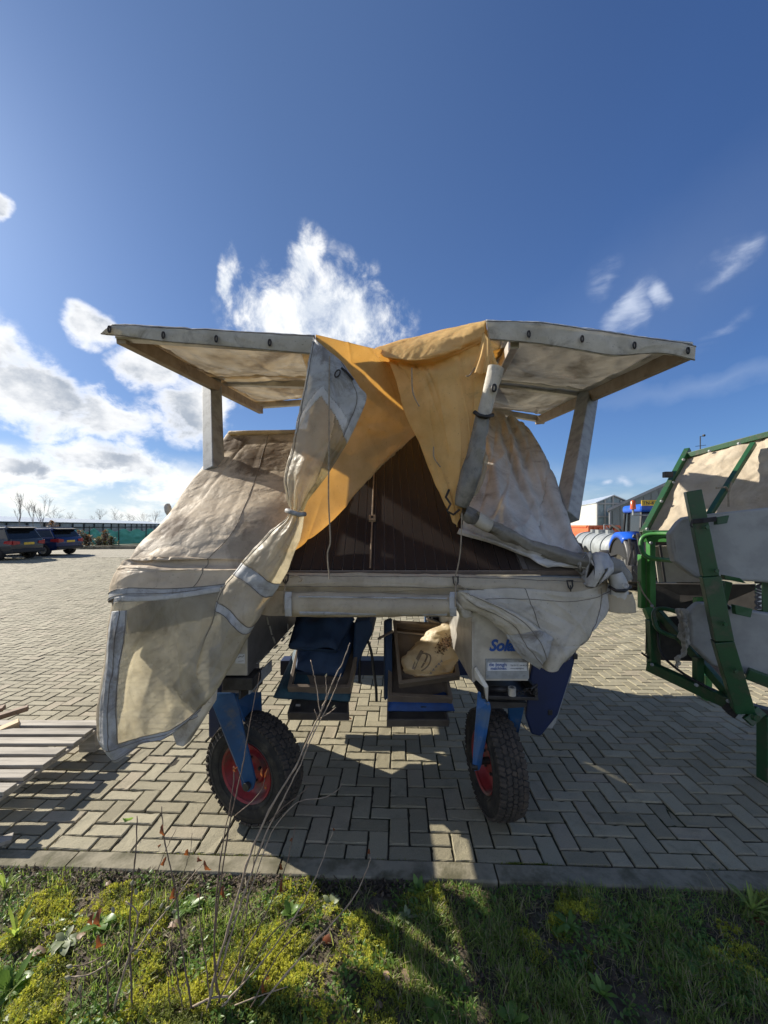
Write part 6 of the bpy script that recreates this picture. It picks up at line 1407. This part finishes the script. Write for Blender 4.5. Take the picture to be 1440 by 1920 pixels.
rows = [[P(852, 1114, 1.86), P(862, 1110, 1.83), P(876, 1112, 1.82), P(884, 1118, 1.84)],
        [P(866, 1138, 1.86), P(888, 1130, 1.81), P(908, 1124, 1.80), P(916, 1128, 1.83)],
        [P(900, 1152, 1.85), P(924, 1148, 1.80), P(948, 1142, 1.79), P(956, 1146, 1.82)],
        [P(932, 1176, 1.84), P(964, 1172, 1.79), P(985, 1166, 1.785), P(996, 1168, 1.81)],
        [P(957, 1203, 1.84), P(984, 1202, 1.80), P(1012, 1194, 1.79), P(1034, 1194, 1.81)],
        [P(971, 1226, 1.84), P(1000, 1224, 1.80), P(1022, 1212, 1.795), P(1035, 1202, 1.81)],
        [P(1012, 1256, 1.85), P(1018, 1248, 1.82), P(1026, 1232, 1.81), P(1034, 1212, 1.82)]]
g = surf(rows, 50, 110); g = wrinkle(g, .009, 12, 67); 
g = creases(g, 16, .007, 113, .03, 1.4, .5)
seam(g, u=.60); seam(g, u=.3, a=.1)
cloth(g, [('turned_edge', M['hem_grey'], lambda u, v: v > .60), ('turned_edge', M['tarp_white'], None)], tp)
rows = [[P(852, 1120, 1.875), P(862, 1124, 1.87), P(874, 1128, 1.87)], [P(854, 1138, 1.875), P(865, 1140, 1.86), P(880, 1142, 1.87)], [P(862, 1156, 1.88), P(874, 1160, 1.87), P(890, 1156, 1.88)]]
g = surf(rows, 30, 30); g = wrinkle(g, .012, 18, 71); cloth(g, [('side_flap', M['tarp_white'], None)], tp)
# eave hooks and cords
for x, y, z in ((536, 1082, 1.885), (854, 1086, 1.885), (1068, 1093, 1.88)):
    c = P(x, y, z); b = MB(); b.tube([c+Vector((-.013, 0, .012)), c+Vector((-.010, -.008, -.018)), c+Vector((0, -.01, -.034)), c+Vector((.011, -.008, -.014)), c+Vector((.012, 0, .012))], .0035, 6); b.tube([c+Vector((-.016, -.003, .012)), c+Vector((.016, -.003, .012))], .003, 6); b.tube([c+Vector((0, -.008, -.01)), c+Vector((0, -.012, -.04))], .003, 6); b.build('hook', M['iron'], tp)
for pts in ([(618, 668, 1.79), (617, 740, 1.74), (617, 840, 1.72), (616, 930, 1.72), (619, 1000, 1.72), (619, 1020, 1.72), (614, 1040, 1.72), (618, 1086, 1.73)], [(866, 962, 1.9), (865, 1000, 1.88), (863, 1035, 1.87), (858, 1065, 1.87), (853, 1082, 1.87)], [(536, 1090, 1.88), (532, 1120, 1.85), (531, 1150, 1.86)], [(855, 1092, 1.87), (854, 1112, 1.83), (854, 1138, 1.83)],
            [(544, 1082, 1.88), (556, 1080, 1.87), (566, 1086, 1.87), (560, 1092, 1.87)], [(858, 1096, 1.87), (868, 1101, 1.86), (874, 1106, 1.86)], [(890, 690, 1.89), (880, 704, 1.88), (874, 705, 1.88)], [(772, 690, 2.06), (774, 735, 2.0), (786, 762, 1.99)], [(813, 838, 1.98), (814, 858, 1.96), (826, 876, 1.95)]):
    b = MB(); b.tube([P(*q) for q in catmull(pts, 26)], .0032, 6); b.build('cord', M['rope'], tp)
b = MB(); b.tube([P(842, 918, 1.92), P(836, 932, 1.91), P(845, 945, 1.9), P(838, 958, 1.9), P(850, 965, 1.9), P(862, 955, 1.9)], .006, 6); b.build('knot', M['iron'], tp)
# front skirts of the two canopy wings with their eyelets
def skirt(topl, bot, z, seed):
    r0 = [P(x, y, z+.03) for x, y in topl]; r1 = [P(x, y+3, z) for x, y in topl]; n_ = len(topl)
    mid = [P(*((np.array(a)*.5+np.array(c)*.5)), z-.004) for a, c in zip(topl, bot)]; r2 = [P(x, y, z+.002) for x, y in bot]; r3 = [P(x, y-2, z+.02) for x, y in bot]
    g = surf([r0, r1, mid, r2, r3], 120, 24); g = creases(wrinkle(g, .004, 12, seed), 14, .004, seed, .02, 1.5, .5)
    seam(g, v=.24); seam(g, v=.72)
    return cloth(g, [('seam', M['hem_grey'], lambda u, v: v < .22), ('skirt', M['tarp_white'], None)], tp)
skirt([(205, 610), (222, 607), (300, 611), (406, 617), (500, 623), (588, 628)], [(189, 626), (232, 631), (310, 641), (406, 649), (500, 657), (583, 664)], 1.895, 81)
skirt([(911, 600), (1000, 602), (1100, 615), (1200, 630), (1275, 640), (1305, 648)], [(918, 637), (1000, 644), (1085, 657), (1150, 667), (1240, 663), (1303, 676)], 1.895, 83)
for x, y in ((206, 618), (307, 629), (406, 636), (506, 643), (991, 627), (1091, 636), (1189, 648), (1289, 658)):
    ring(x, y, 1.884, .006, .015, .0042)
# canopy films
def film(corn, seed, mt='canopy_film', me='tarp_beige'):
    a, b_, c, d = corn; rows = []
    for v in (0, .25, .5, .75, 1): rows.append([a.lerp(b_, u).lerp(d.lerp(c, u), v)+Vector((0, 0, -.05*math.sin(math.pi*u)*abs(math.sin(2*math.pi*v)))) for u in (0, .25, .5, .75, 1)])
    g = surf(rows, 70, 90); g = creases(wrinkle(g, .014, 4, seed), 14, .012, seed, .015)
    return cloth(g, [('canopy_edge', M[me], lambda u, v: (u < .08) | (u > .90) | (v < .05) | (v > .96) | (np.abs(v-.5) < .02)), ('canopy_film', M[mt], None)], tp)
film((P(212, 612, 1.91), P(590, 629, 1.92), P(612, 744, 4.0), P(478, 756, 4.05)), 91)
film((P(915, 602, 1.91), P(1300, 646, 1.91), P(1020, 778, 3.9), P(900, 762, 3.85)), 93, 'canopy_film_grey', 'tarp_grey')
# ------------------------------------------------------------------ green machine on the right
gm = empty('green_machine', (2.4, 2.8, 0), 'green framed field machine with grey padded boards at the right edge', 'farm machine')
def gbeam(a, c, w, h, name='frame_tube', mat='green_paint', up=(0, 0, 1), bev=.004): b = MB(); b.beam(P(*a), P(*c), w, h, up); return b.build(name, M[mat], gm, bevel=bev)
# upper slanted tarp panel
A_, B_, C_, D_ = P(1206, 1000, 3.2), P(1286, 856, 3.5), P(1540, 790, 2.7), P(1540, 1000, 2.4)
rows = [[A_.lerp(D_, u).lerp(B_.lerp(C_, u), v) for u in np.linspace(0, 1, 5)] for v in np.linspace(0, 1, 5)]
g = surf(rows, 90, 60); g = creases(wrinkle(g, .03, 2.6, 5), 14, .012, 3); g = wrinkle(g, .012, 7, 8)
cloth(g, [('side_tarp', M['tarp_sand'], None)], gm)
off = Vector((-.02, -.03, 0))
def gb3(p, q, w, h, name='frame_tube', mat='green_paint', up=(0, 0, 1)): b = MB(); b.beam(p, q, w, h, up); return b.build(name, M[mat], gm, bevel=.004)
gb3(A_+off, B_+off+Vector((.03, .02, .06)), .045, .045); gb3(B_+off, C_+off, .042, .045); gb3(A_+off, A_.lerp(D_, .75)+off, .04, .05)
m0, m1 = P(1413, 832, 2.95), P(1330, 965, 2.72); gb3(m0, m1, .035, .035)
b = MB(); b.tube([P(1343, 915, 2.74), P(1360, 913, 2.74), P(1366, 920, 2.76)], .008, 6); b.tube([P(1372, 905, 2.72), P(1366, 925, 2.72), P(1366, 950, 2.72)], .006, 6); b.build('tie', M['rope'], gm)
b = MB(); b.box(P(1252, 890, 3.3), (.07, .04, .05)); b.build('bracket', M['dark_steel'], gm, bevel=.005)
# uprights and rails at the far corner
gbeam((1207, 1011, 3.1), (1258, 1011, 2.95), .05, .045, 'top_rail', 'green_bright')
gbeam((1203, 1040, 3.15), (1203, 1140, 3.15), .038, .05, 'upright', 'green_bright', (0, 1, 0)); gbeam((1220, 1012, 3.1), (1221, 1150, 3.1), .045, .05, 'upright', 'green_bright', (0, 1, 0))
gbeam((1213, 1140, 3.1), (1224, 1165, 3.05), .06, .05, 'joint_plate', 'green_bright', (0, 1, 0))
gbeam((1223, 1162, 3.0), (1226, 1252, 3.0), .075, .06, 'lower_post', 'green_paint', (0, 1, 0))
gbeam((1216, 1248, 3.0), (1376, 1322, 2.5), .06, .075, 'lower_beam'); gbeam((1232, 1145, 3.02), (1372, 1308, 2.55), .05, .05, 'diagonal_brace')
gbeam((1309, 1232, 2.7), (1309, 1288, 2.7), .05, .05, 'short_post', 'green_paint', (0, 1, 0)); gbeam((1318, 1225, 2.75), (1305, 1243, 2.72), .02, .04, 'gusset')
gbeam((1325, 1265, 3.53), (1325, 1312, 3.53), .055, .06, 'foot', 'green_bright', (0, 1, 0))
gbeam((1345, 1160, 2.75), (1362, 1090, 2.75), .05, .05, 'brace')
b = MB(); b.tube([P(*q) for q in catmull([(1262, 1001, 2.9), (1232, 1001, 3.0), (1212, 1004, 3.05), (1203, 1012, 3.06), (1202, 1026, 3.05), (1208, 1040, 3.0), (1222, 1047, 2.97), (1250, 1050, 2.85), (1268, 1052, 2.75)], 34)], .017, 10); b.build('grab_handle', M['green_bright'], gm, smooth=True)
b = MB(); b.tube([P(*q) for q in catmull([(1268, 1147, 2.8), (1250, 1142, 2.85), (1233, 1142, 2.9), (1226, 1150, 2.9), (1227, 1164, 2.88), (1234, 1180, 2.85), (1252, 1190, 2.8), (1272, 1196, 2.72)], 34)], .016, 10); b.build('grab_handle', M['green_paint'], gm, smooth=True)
# panels behind
def gpanel(pts, d, name, mat, bev=.003): b = MB(); b.prism([P(*q) for q in pts], d); return b.build(name, M[mat], gm, bevel=bev)
gpanel([(1226, 1024, 3.3), (1350, 1020, 3.1), (1350, 1092, 3.1), (1234, 1092, 3.3)], (.01, .02, 0), 'white_panel', 'white_sheet')
gpanel([(1236, 1022, 3.27), (1240, 1022, 3.27), (1250, 1092, 3.27), (1246, 1092, 3.27)], (0, .02, 0), 'panel_bar', 'dark_steel')
gpanel([(1210, 1013, 3.35), (1230, 1013, 3.34), (1260, 1008, 3.3), (1260, 1026, 3.3), (1226, 1026, 3.34), (1229, 1142, 3.34), (1210, 1142, 3.35)], (.01, .02, 0), 'dark_backing', 'black_flap')
gpanel([(1228, 1094, 3.25), (1440, 1096, 2.8), (1440, 1150, 2.8), (1330, 1142, 3.05), (1228, 1142, 3.25)], (.01, .02, 0), 'rubber_flap', 'black_flap')
gpanel([(1230, 1160, 3.1), (1320, 1150, 2.9), (1345, 1250, 2.9), (1300, 1258, 3.0), (1300, 1240, 3.0), (1234, 1238, 3.1)], (.01, .02, 0), 'rubber_flap', 'black_flap')
gpanel([(1229, 1143, 3.2), (1320, 1144, 3.0), (1320, 1146, 3.0), (1229, 1145, 3.2)], (0, .02, 0), 'flap_edge', 'galvanised')
lp = gpanel([(1420, 1095, 2.6), (1428, 1095, 2.6), (1428, 1143, 2.6), (1420, 1143, 2.6)], (0, .01, 0), 'label_strip', 'letter_white', .001)
text('MW/AM', .062, P(1427.5, 1142, 2.59), (R(90), R(-90), 0), M['letter_dark'], lp, offset=.004)
gpanel([(1429, 1090, 2.62), (1470, 1092, 2.62), (1470, 1150, 2.62), (1430, 1148, 2.62)], (0, .05, 0), 'side_post', 'green_paint')
# padded grey boards
def board(pts, z, th): 
    b = MB(); b.prism([P(x, y, zz) for x, y, zz in pts], (.02, th, 0)); return b.build('padded_board', M['grey_board'], gm, bevel=.018, seg=3)
board([(1257, 1001, 2.66), (1275, 978, 2.63), (1285, 970, 2.62), (1301, 967, 2.6), (1440, 952, 2.5), (1540, 942, 2.42), (1540, 1110, 2.42), (1440, 1093, 2.5), (1400, 1090, 2.53), (1315, 1086, 2.6), (1303, 1082, 2.61), (1265, 1053, 2.65), (1259, 1027, 2.66)], 2.6, .08)
board([(1290, 1150, 2.66), (1313, 1131, 2.62), (1339, 1132, 2.6), (1440, 1150, 2.5), (1540, 1165, 2.42), (1540, 1290, 2.42), (1440, 1278, 2.5), (1364, 1257, 2.57), (1336, 1248, 2.6), (1298, 1210, 2.64)], 2.6, .08)
b = MB(); b.prism([P(1345, 970, 2.48), P(1368, 966, 2.46), P(1364, 981, 2.46), P(1345, 984, 2.48)], (0, .03, 0)); b.build('clamp', M['green_paint'], gm, bevel=.003)
b = MB(); b.prism([P(1378, 1134, 2.46), P(1412, 1142, 2.44), P(1408, 1158, 2.44), P(1380, 1152, 2.46)], (0, .03, 0)); b.build('clamp', M['green_paint'], gm, bevel=.003)
b = MB(); b.prism([P(1358, 1078, 2.46), P(1388, 1084, 2.44), P(1400, 1094, 2.44), P(1360, 1086, 2.46)], (0, .03, 0)); b.build('clamp', M['green_paint'], gm, bevel=.003)
# the heavy leaning post: angle section in three lengths
for (a, c, w) in (((1310, 919, 2.45), (1343, 1081, 2.42), .10), ((1343, 1082, 2.415), (1368, 1204, 2.38), .115), ((1367, 1205, 2.375), (1408, 1340, 2.34), .12)):
    p, q = P(*a)+Vector((0, .05, 0)), P(*c)+Vector((0, .05, 0)); b = MB(); b.beam(p, q, w*.82, w*.82, (.52, 1, 0)); b.build('post', M['green_paint'], gm, bevel=.004)
for x, y, z in ((1324, 988, 2.40), (1342, 1070, 2.39), (1358, 1170, 2.36), (1378, 1258, 2.33), (1414, 1344, 2.30)):
    b = MB(); b.lathe([(-.012, 0), (-.012, .013), (.0, .014), (.0, 0)] if y < 1300 else [(-.02, 0), (-.02, .022), (.0, .024), (.0, 0)], 8, Matrix.Translation(P(x, y, z)) @ Matrix.Rotation(R(90), 4, 'Z')); b.build('bolt', M['green_paint'], gm)
b = MB()
for k in range(4): b.tube([P(1298, 975+k*2, 2.41), P(1318, 973+k*2, 2.385), P(1342, 970+k*2, 2.39)], .006, 6)
b.tube([P(1298, 975, 2.41), P(1295, 985, 2.41), P(1299, 988, 2.41)], .006, 6); b.build('tie_cord', M['dark_steel'], gm)
gbeam((1405, 1335, 2.36), (1422, 1350, 2.34), .11, .03, 'pivot_plate', 'green_paint', (0, 1, 0)); gbeam((1437, 1340, 2.42), (1437, 1466, 2.42), .065, .07, 'leg', 'green_paint', (0, 1, 0))
gbeam((1400, 1262, 2.5), (1500, 1300, 2.35), .06, .07, 'lower_rail'); gbeam((1366, 1316, 2.5), (1500, 1352, 2.4), .08, .05, 'lower_rail', 'dark_steel')
b = MB(); b.prism([P(1364, 1338, 2.42), P(1382, 1321, 2.42), P(1396, 1326, 2.42), P(1378, 1348, 2.42)], (.03, .08, 0)); b.build('rubber_block', M['rubber'], gm, bevel=.004)
gbeam((1330, 1240, 2.75), (1368, 1290, 2.65), .12, .012, 'step_plate', 'old_wood')
b = MB(); b.tube([P(1196, 1090, 3.15), P(1206, 1112, 3.1), P(1228, 1142, 3.0)], .006, 6); b.build('cord', M['rope'], gm)
b = MB(); b.tube([P(1212, 1175, 3.02), P(1211, 1225, 3.02), P(1207, 1230, 3.02)], .004, 5); b.tube([P(1203, 1224, 3.02), P(1219, 1236, 3.0)], .008, 6); b.build('hanging_wire', M['iron'], gm)
b = MB(); b.prism([P(1307, 1122, 2.9), P(1326, 1120, 2.9), P(1326, 1126, 2.9), P(1313, 1127, 2.9), P(1313, 1136, 2.9), P(1307, 1136, 2.9)], (0, .04, 0)); b.build('bracket', M['green_bright'], gm)
for pts, r in (([(1322, 1090, 2.6), (1330, 1115, 2.55), (1352, 1128, 2.5), (1368, 1140, 2.5)], .011), ([(1232, 1180, 2.96), (1240, 1225, 2.9), (1280, 1262, 2.75), (1340, 1296, 2.6)], .009)):
    b = MB(); b.tube([P(*q) for q in catmull(pts, 20)], r, 7); b.build('hose', M['black_plastic'], gm, smooth=True)
for x, y, z in ((1222, 1246, 2.93), (1226, 1170, 2.94), (1305, 1284, 2.66), (1365, 1314, 2.48), (1220, 1018, 3.05), (1222, 1136, 3.05), (1281, 862, 3.44), (1213, 992, 3.14), (1240, 940, 3.28), (1262, 905, 3.36), (1330, 846, 3.3), (1385, 832, 3.08)):
    b = MB(); b.lathe([(-.010, 0), (-.010, .011), (.004, .012), (.004, 0)], 6, Matrix.Translation(P(x, y, z-.03)) @ Matrix.Rotation(R(90), 4, 'Z')); b.build('bolt', M['galvanised'], gm)
# plastic wrap on the lower board
wr = empty('plastic_wrap', P(1275, 1145, 2.7), 'torn translucent plastic wrap hanging from the end of the lower grey board', 'plastic wrap')
rows = [[P(1262, 1150, 2.70), P(1264, 1142, 2.65), P(1278, 1140, 2.61), P(1293, 1143, 2.62)], [P(1266, 1170, 2.69), P(1272, 1165, 2.63), P(1282, 1162, 2.59), P(1294, 1165, 2.62)], [P(1270, 1195, 2.68), P(1277, 1192, 2.62), P(1286, 1190, 2.59), P(1296, 1190, 2.62)],
        [P(1275, 1215, 2.68), P(1281, 1214, 2.63), P(1288, 1212, 2.61), P(1296, 1208, 2.63)], [P(1268, 1235, 2.67), P(1272, 1236, 2.64), P(1277, 1236, 2.63), P(1282, 1232, 2.64)], [P(1263, 1249, 2.66), P(1267, 1250, 2.64), P(1270, 1251, 2.64), P(1273, 1249, 2.65)]]
g = surf(rows, 40, 80); g = wrinkle(g, .022, 14, 3, (1.5, 1, .6), .8); wm_ = sheet('wrap_plastic', (.55,.54,.50), (.45,.44,.41), (.25,.23,.2), trans=.4, clear=.35, clear_col=(.9,.9,.9), rough=.25, dscale=9)
cloth(g, [('sheet', wm_, None)], wr)

# ------------------------------------------------------------------ twiggy shrub in front
sh = empty('twig_shrub', G(395, 1905), 'bare twiggy shrub with fuzzy buds and a few curled brown leaves in the foreground', 'shrub')
def stem(pts, r0, r1, mat='twig', z0=1.27, z1=1.42):
    n = len(pts); ys = [p[1] for p in pts]; lo, hi = max(ys), min(ys)
    q = [(x, y, z0+(z1-z0)*((1915-y)/650)) for x, y in pts]; m = max(10, n*5); c = catmull(q, m); rs = random.Random(int(pts[0][0])); pp = []
    for i, k in enumerate(c): pp.append(P(k[0]+rs.gauss(0, .5), k[1], k[2]+rs.gauss(0, .003)))
    rad = [.98*(r0+(r1-r0)*i/(m-1))*(1.4 if i % 6 == 3 else 1) for i in range(m)]
    b = MB(); b.tube(pp, rad, 7); b.build('stem', M[mat], sh, smooth=True)
for a in [([(657, 1205), (643, 1240), (626, 1275), (601, 1337), (578, 1385), (553, 1440), (510, 1510), (470, 1600), (440, 1700), (405, 1820), (388, 1900)][::-1], .0048, .0016, 'twig_pale'), ([(640, 1262), (620, 1312), (590, 1372), (560, 1440), (530, 1500), (500, 1560), (470, 1640), (440, 1730), (410, 1830)][::-1], .0036, .0013, 'twig_pale'),
          ([(582, 1238), (588, 1262), (595, 1295), (600, 1338)], .0013, .0018, 'twig_pale'), ([(610, 1267), (612, 1300), (605, 1330)], .0012, .0016, 'twig_pale'), ([(630, 1326), (618, 1336), (601, 1346)], .0012, .0015, 'twig_pale'), ([(589, 1330), (594, 1342), (597, 1350)], .0012, .0014, 'twig_pale'),
          ([(487, 1262), (478, 1310), (470, 1350), (456, 1430), (445, 1480), (430, 1550), (410, 1680), (402, 1800), (412, 1880)][::-1], .0030, .0010, 'twig'), ([(257, 1530), (255, 1590), (248, 1660), (243, 1750), (247, 1860), (249, 1925)][::-1], .0036, .0018, 'twig'),
          ([(303, 1512), (306, 1560), (318, 1620), (332, 1690), (345, 1800), (362, 1905)][::-1], .0030, .0014, 'twig'), ([(440, 1440), (435, 1490), (420, 1570), (408, 1660), (402, 1760), (405, 1860)][::-1], .0032, .0014, 'twig'),
          ([(695, 1605), (688, 1630), (665, 1680), (620, 1735), (560, 1800), (500, 1870), (455, 1930)][::-1], .0034, .0013, 'twig_pale'), ([(625, 1557), (612, 1590), (600, 1625), (570, 1690), (510, 1780), (450, 1850), (400, 1905)][::-1], .0030, .0011, 'twig_pale'),
          ([(643, 1465), (632, 1482), (605, 1496), (570, 1500), (545, 1515), (510, 1560), (480, 1640), (450, 1730)][::-1], .0022, .0009, 'twig_pale'), ([(577, 1476), (560, 1492), (535, 1510), (505, 1540)], .0012, .0016, 'twig'),
          ([(555, 1545), (546, 1585), (530, 1640), (500, 1710), (450, 1800), (405, 1885)][::-1], .0030, .0011, 'twig'), ([(497, 1452), (492, 1478), (470, 1505), (440, 1530)], .0012, .0018, 'twig'),
          ([(330, 1555), (308, 1600), (288, 1660), (280, 1720), (284, 1770)][::-1], .0018, .0011, 'twig'), ([(380, 1620), (350, 1655), (318, 1700), (285, 1740), (255, 1785)][::-1], .0026, .0014, 'twig_pale'), ([(360, 1562), (356, 1600), (340, 1650), (325, 1720)], .0009, .0014, 'twig'),
          ([(605, 1680), (570, 1710), (520, 1740), (478, 1800), (440, 1870)][::-1], .0026, .0012, 'twig'), ([(590, 1700), (560, 1745), (515, 1800), (470, 1890)], .0012, .0024, 'twig'), ([(250, 1912), (300, 1905), (345, 1895), (395, 1872), (430, 1868)], .0028, .0034, 'twig_pale'),
          ([(236, 1690), (258, 1712), (252, 1760), (240, 1800), (225, 1850), (208, 1915)][::-1], .0040, .0018, 'twig_pale'), ([(276, 1690), (262, 1712), (256, 1730)], .0014, .0018, 'twig_pale'), ([(128, 1832), (165, 1828), (195, 1812)], .0016, .0024, 'twig_pale'), ([(130, 1813), (160, 1808), (194, 1793)], .0015, .0020, 'twig'),
          ([(150, 1850), (152, 1890), (150, 1925)], .0016, .0022, 'twig'), ([(198, 1800), (202, 1850), (204, 1925)], .0020, .0028, 'twig'), ([(218, 1795), (228, 1775), (235, 1760)], .0013, .0013, 'twig_pale'), ([(540, 1850), (490, 1866), (440, 1885)], .0012, .0022, 'twig_pale'),
          ([(480, 1580), (470, 1660), (455, 1760), (440, 1850)], .0010, .0022, 'twig'), ([(375, 1640), (374, 1720), (385, 1800), (395, 1880)], .0010, .0024, 'twig'), ([(315, 1840), (318, 1880), (320, 1925)], .0012, .0022, 'twig'), ([(330, 1700), (322, 1760), (330, 1820), (345, 1900)], .001, .002, 'twig')]: stem(*a)
def bud(px, py, ang, L=.022, r=.0055):
    z = 1.27+.15*((1915-py)/650)-.004; c = P(px, py, z); b = MB()
    b.lathe([(-L/2, .0005), (-L*.35, r*.75), (-L*.1, r), (L*.2, r*.8), (L*.42, r*.35), (L*.52, .0004)], 10, Matrix.Translation(c) @ Matrix.Rotation(-ang, 4, 'Y')); b.build('bud', M['bud'], sh, smooth=True)
for px, py, a in ((212, 1706, 1.9), (255, 1672, 1.8), (276, 1693, 1.0), (303, 1698, 1.2), (314, 1703, .7), (327, 1709, .5), (223, 1770, 1.2), (205, 1805, .7), (256, 1785, .8), (130, 1812, 3.0), (127, 1833, 2.9), (150, 1852, 1.6), (363, 1742, 1.0), (282, 1745, .9), (248, 1655, 1.3), (612, 1266, 1.4), (626, 1325, .6), (618, 1078, 0)):
    if py > 1200: bud(px, py, a, .012 if py < 1400 else .021, .0028 if py < 1400 else .0055)
def tleaf(px, py, L, w, ang, mat='dead_leaf', seed=0):
    z = 1.27+.15*((1915-py)/650)-.006; c = P(px, py, z); r = random.Random(seed+int(px)); N = 7; vs = []; fs = []
    d = Vector((math.cos(ang), r.uniform(-.4, .4), -math.sin(ang))).normalized(); s = d.cross(Vector((0, -1, .2))).normalized(); n_ = s.cross(d)
    curl = r.uniform(.6, 1.3)
    for k in range(N+1):
        t = k/N; ww = w*math.sin(math.pi*min(.97, t*.9+.06))**.8*(1+.25*math.sin(k*2.1+seed)); cen = c+d*(L*t)+n_*(.25*L*math.sin(3*t)*curl)
        for e, h in ((-1, .55), (0, 0), (1, .45)): vs.append(cen+s*(e*ww*(.75-.2*t))+n_*(h*ww*curl))
    for k in range(N):
        for e in range(2): fs.append((3*k+e, 3*k+e+1, 3*k+e+4, 3*k+e+3))
    b = MB(); b.add(vs, fs); b.build('leaf', M[mat], sh, smooth=True)
for px, py, L, w, a, m_ in ((305, 1545, .036, .010, 1.2, 'dead_leaf'), (352, 1592, .030, .012, 1.7, 'dead_leaf'), (372, 1605, .020, .010, .5, 'dead_leaf'), (383, 1613, .040, .010, .9, 'dead_leaf'), (312, 1606, .036, .009, 1.9, 'dead_leaf'), (302, 1583, .018, .006, 2.4, 'dead_leaf'), (250, 1533, .034, .008, 3.2, 'weed_leaf'),
                            (190, 1702, .05, .016, 1.3, 'dead_leaf'), (176, 1712, .03, .013, 1.4, 'dead_leaf'), (185, 1752, .045, .016, 1.2, 'dead_leaf'), (526, 1618, .035, .008, 1.4, 'dead_leaf'), (528, 1648, .05, .010, 1.5, 'dead_leaf'), (438, 1436, .022, .007, 1.0, 'dead_leaf'), (446, 1438, .020, .006, 2.4, 'dead_leaf'), (491, 1440, .030, .006, 1.5, 'dead_leaf'),
                            (503, 1440, .032, .006, 1.9, 'dead_leaf'), (498, 1470, .018, .006, 1.3, 'dead_leaf'), (625, 1552, .014, .005, 1.2, 'dead_leaf'), (692, 1591, .022, .007, 1.6, 'dead_leaf'), (418, 1660, .036, .010, 1.4, 'dead_leaf'), (327, 1665, .04, .013, 1.6, 'dead_leaf'), (492, 1838, .045, .009, 1.3, 'dead_leaf'), (548, 1570, .018, .006, 2.0, 'dead_leaf'), (654, 1345, .012, .004, .5, 'dead_leaf')): tleaf(px, py, L, w, a, m_)
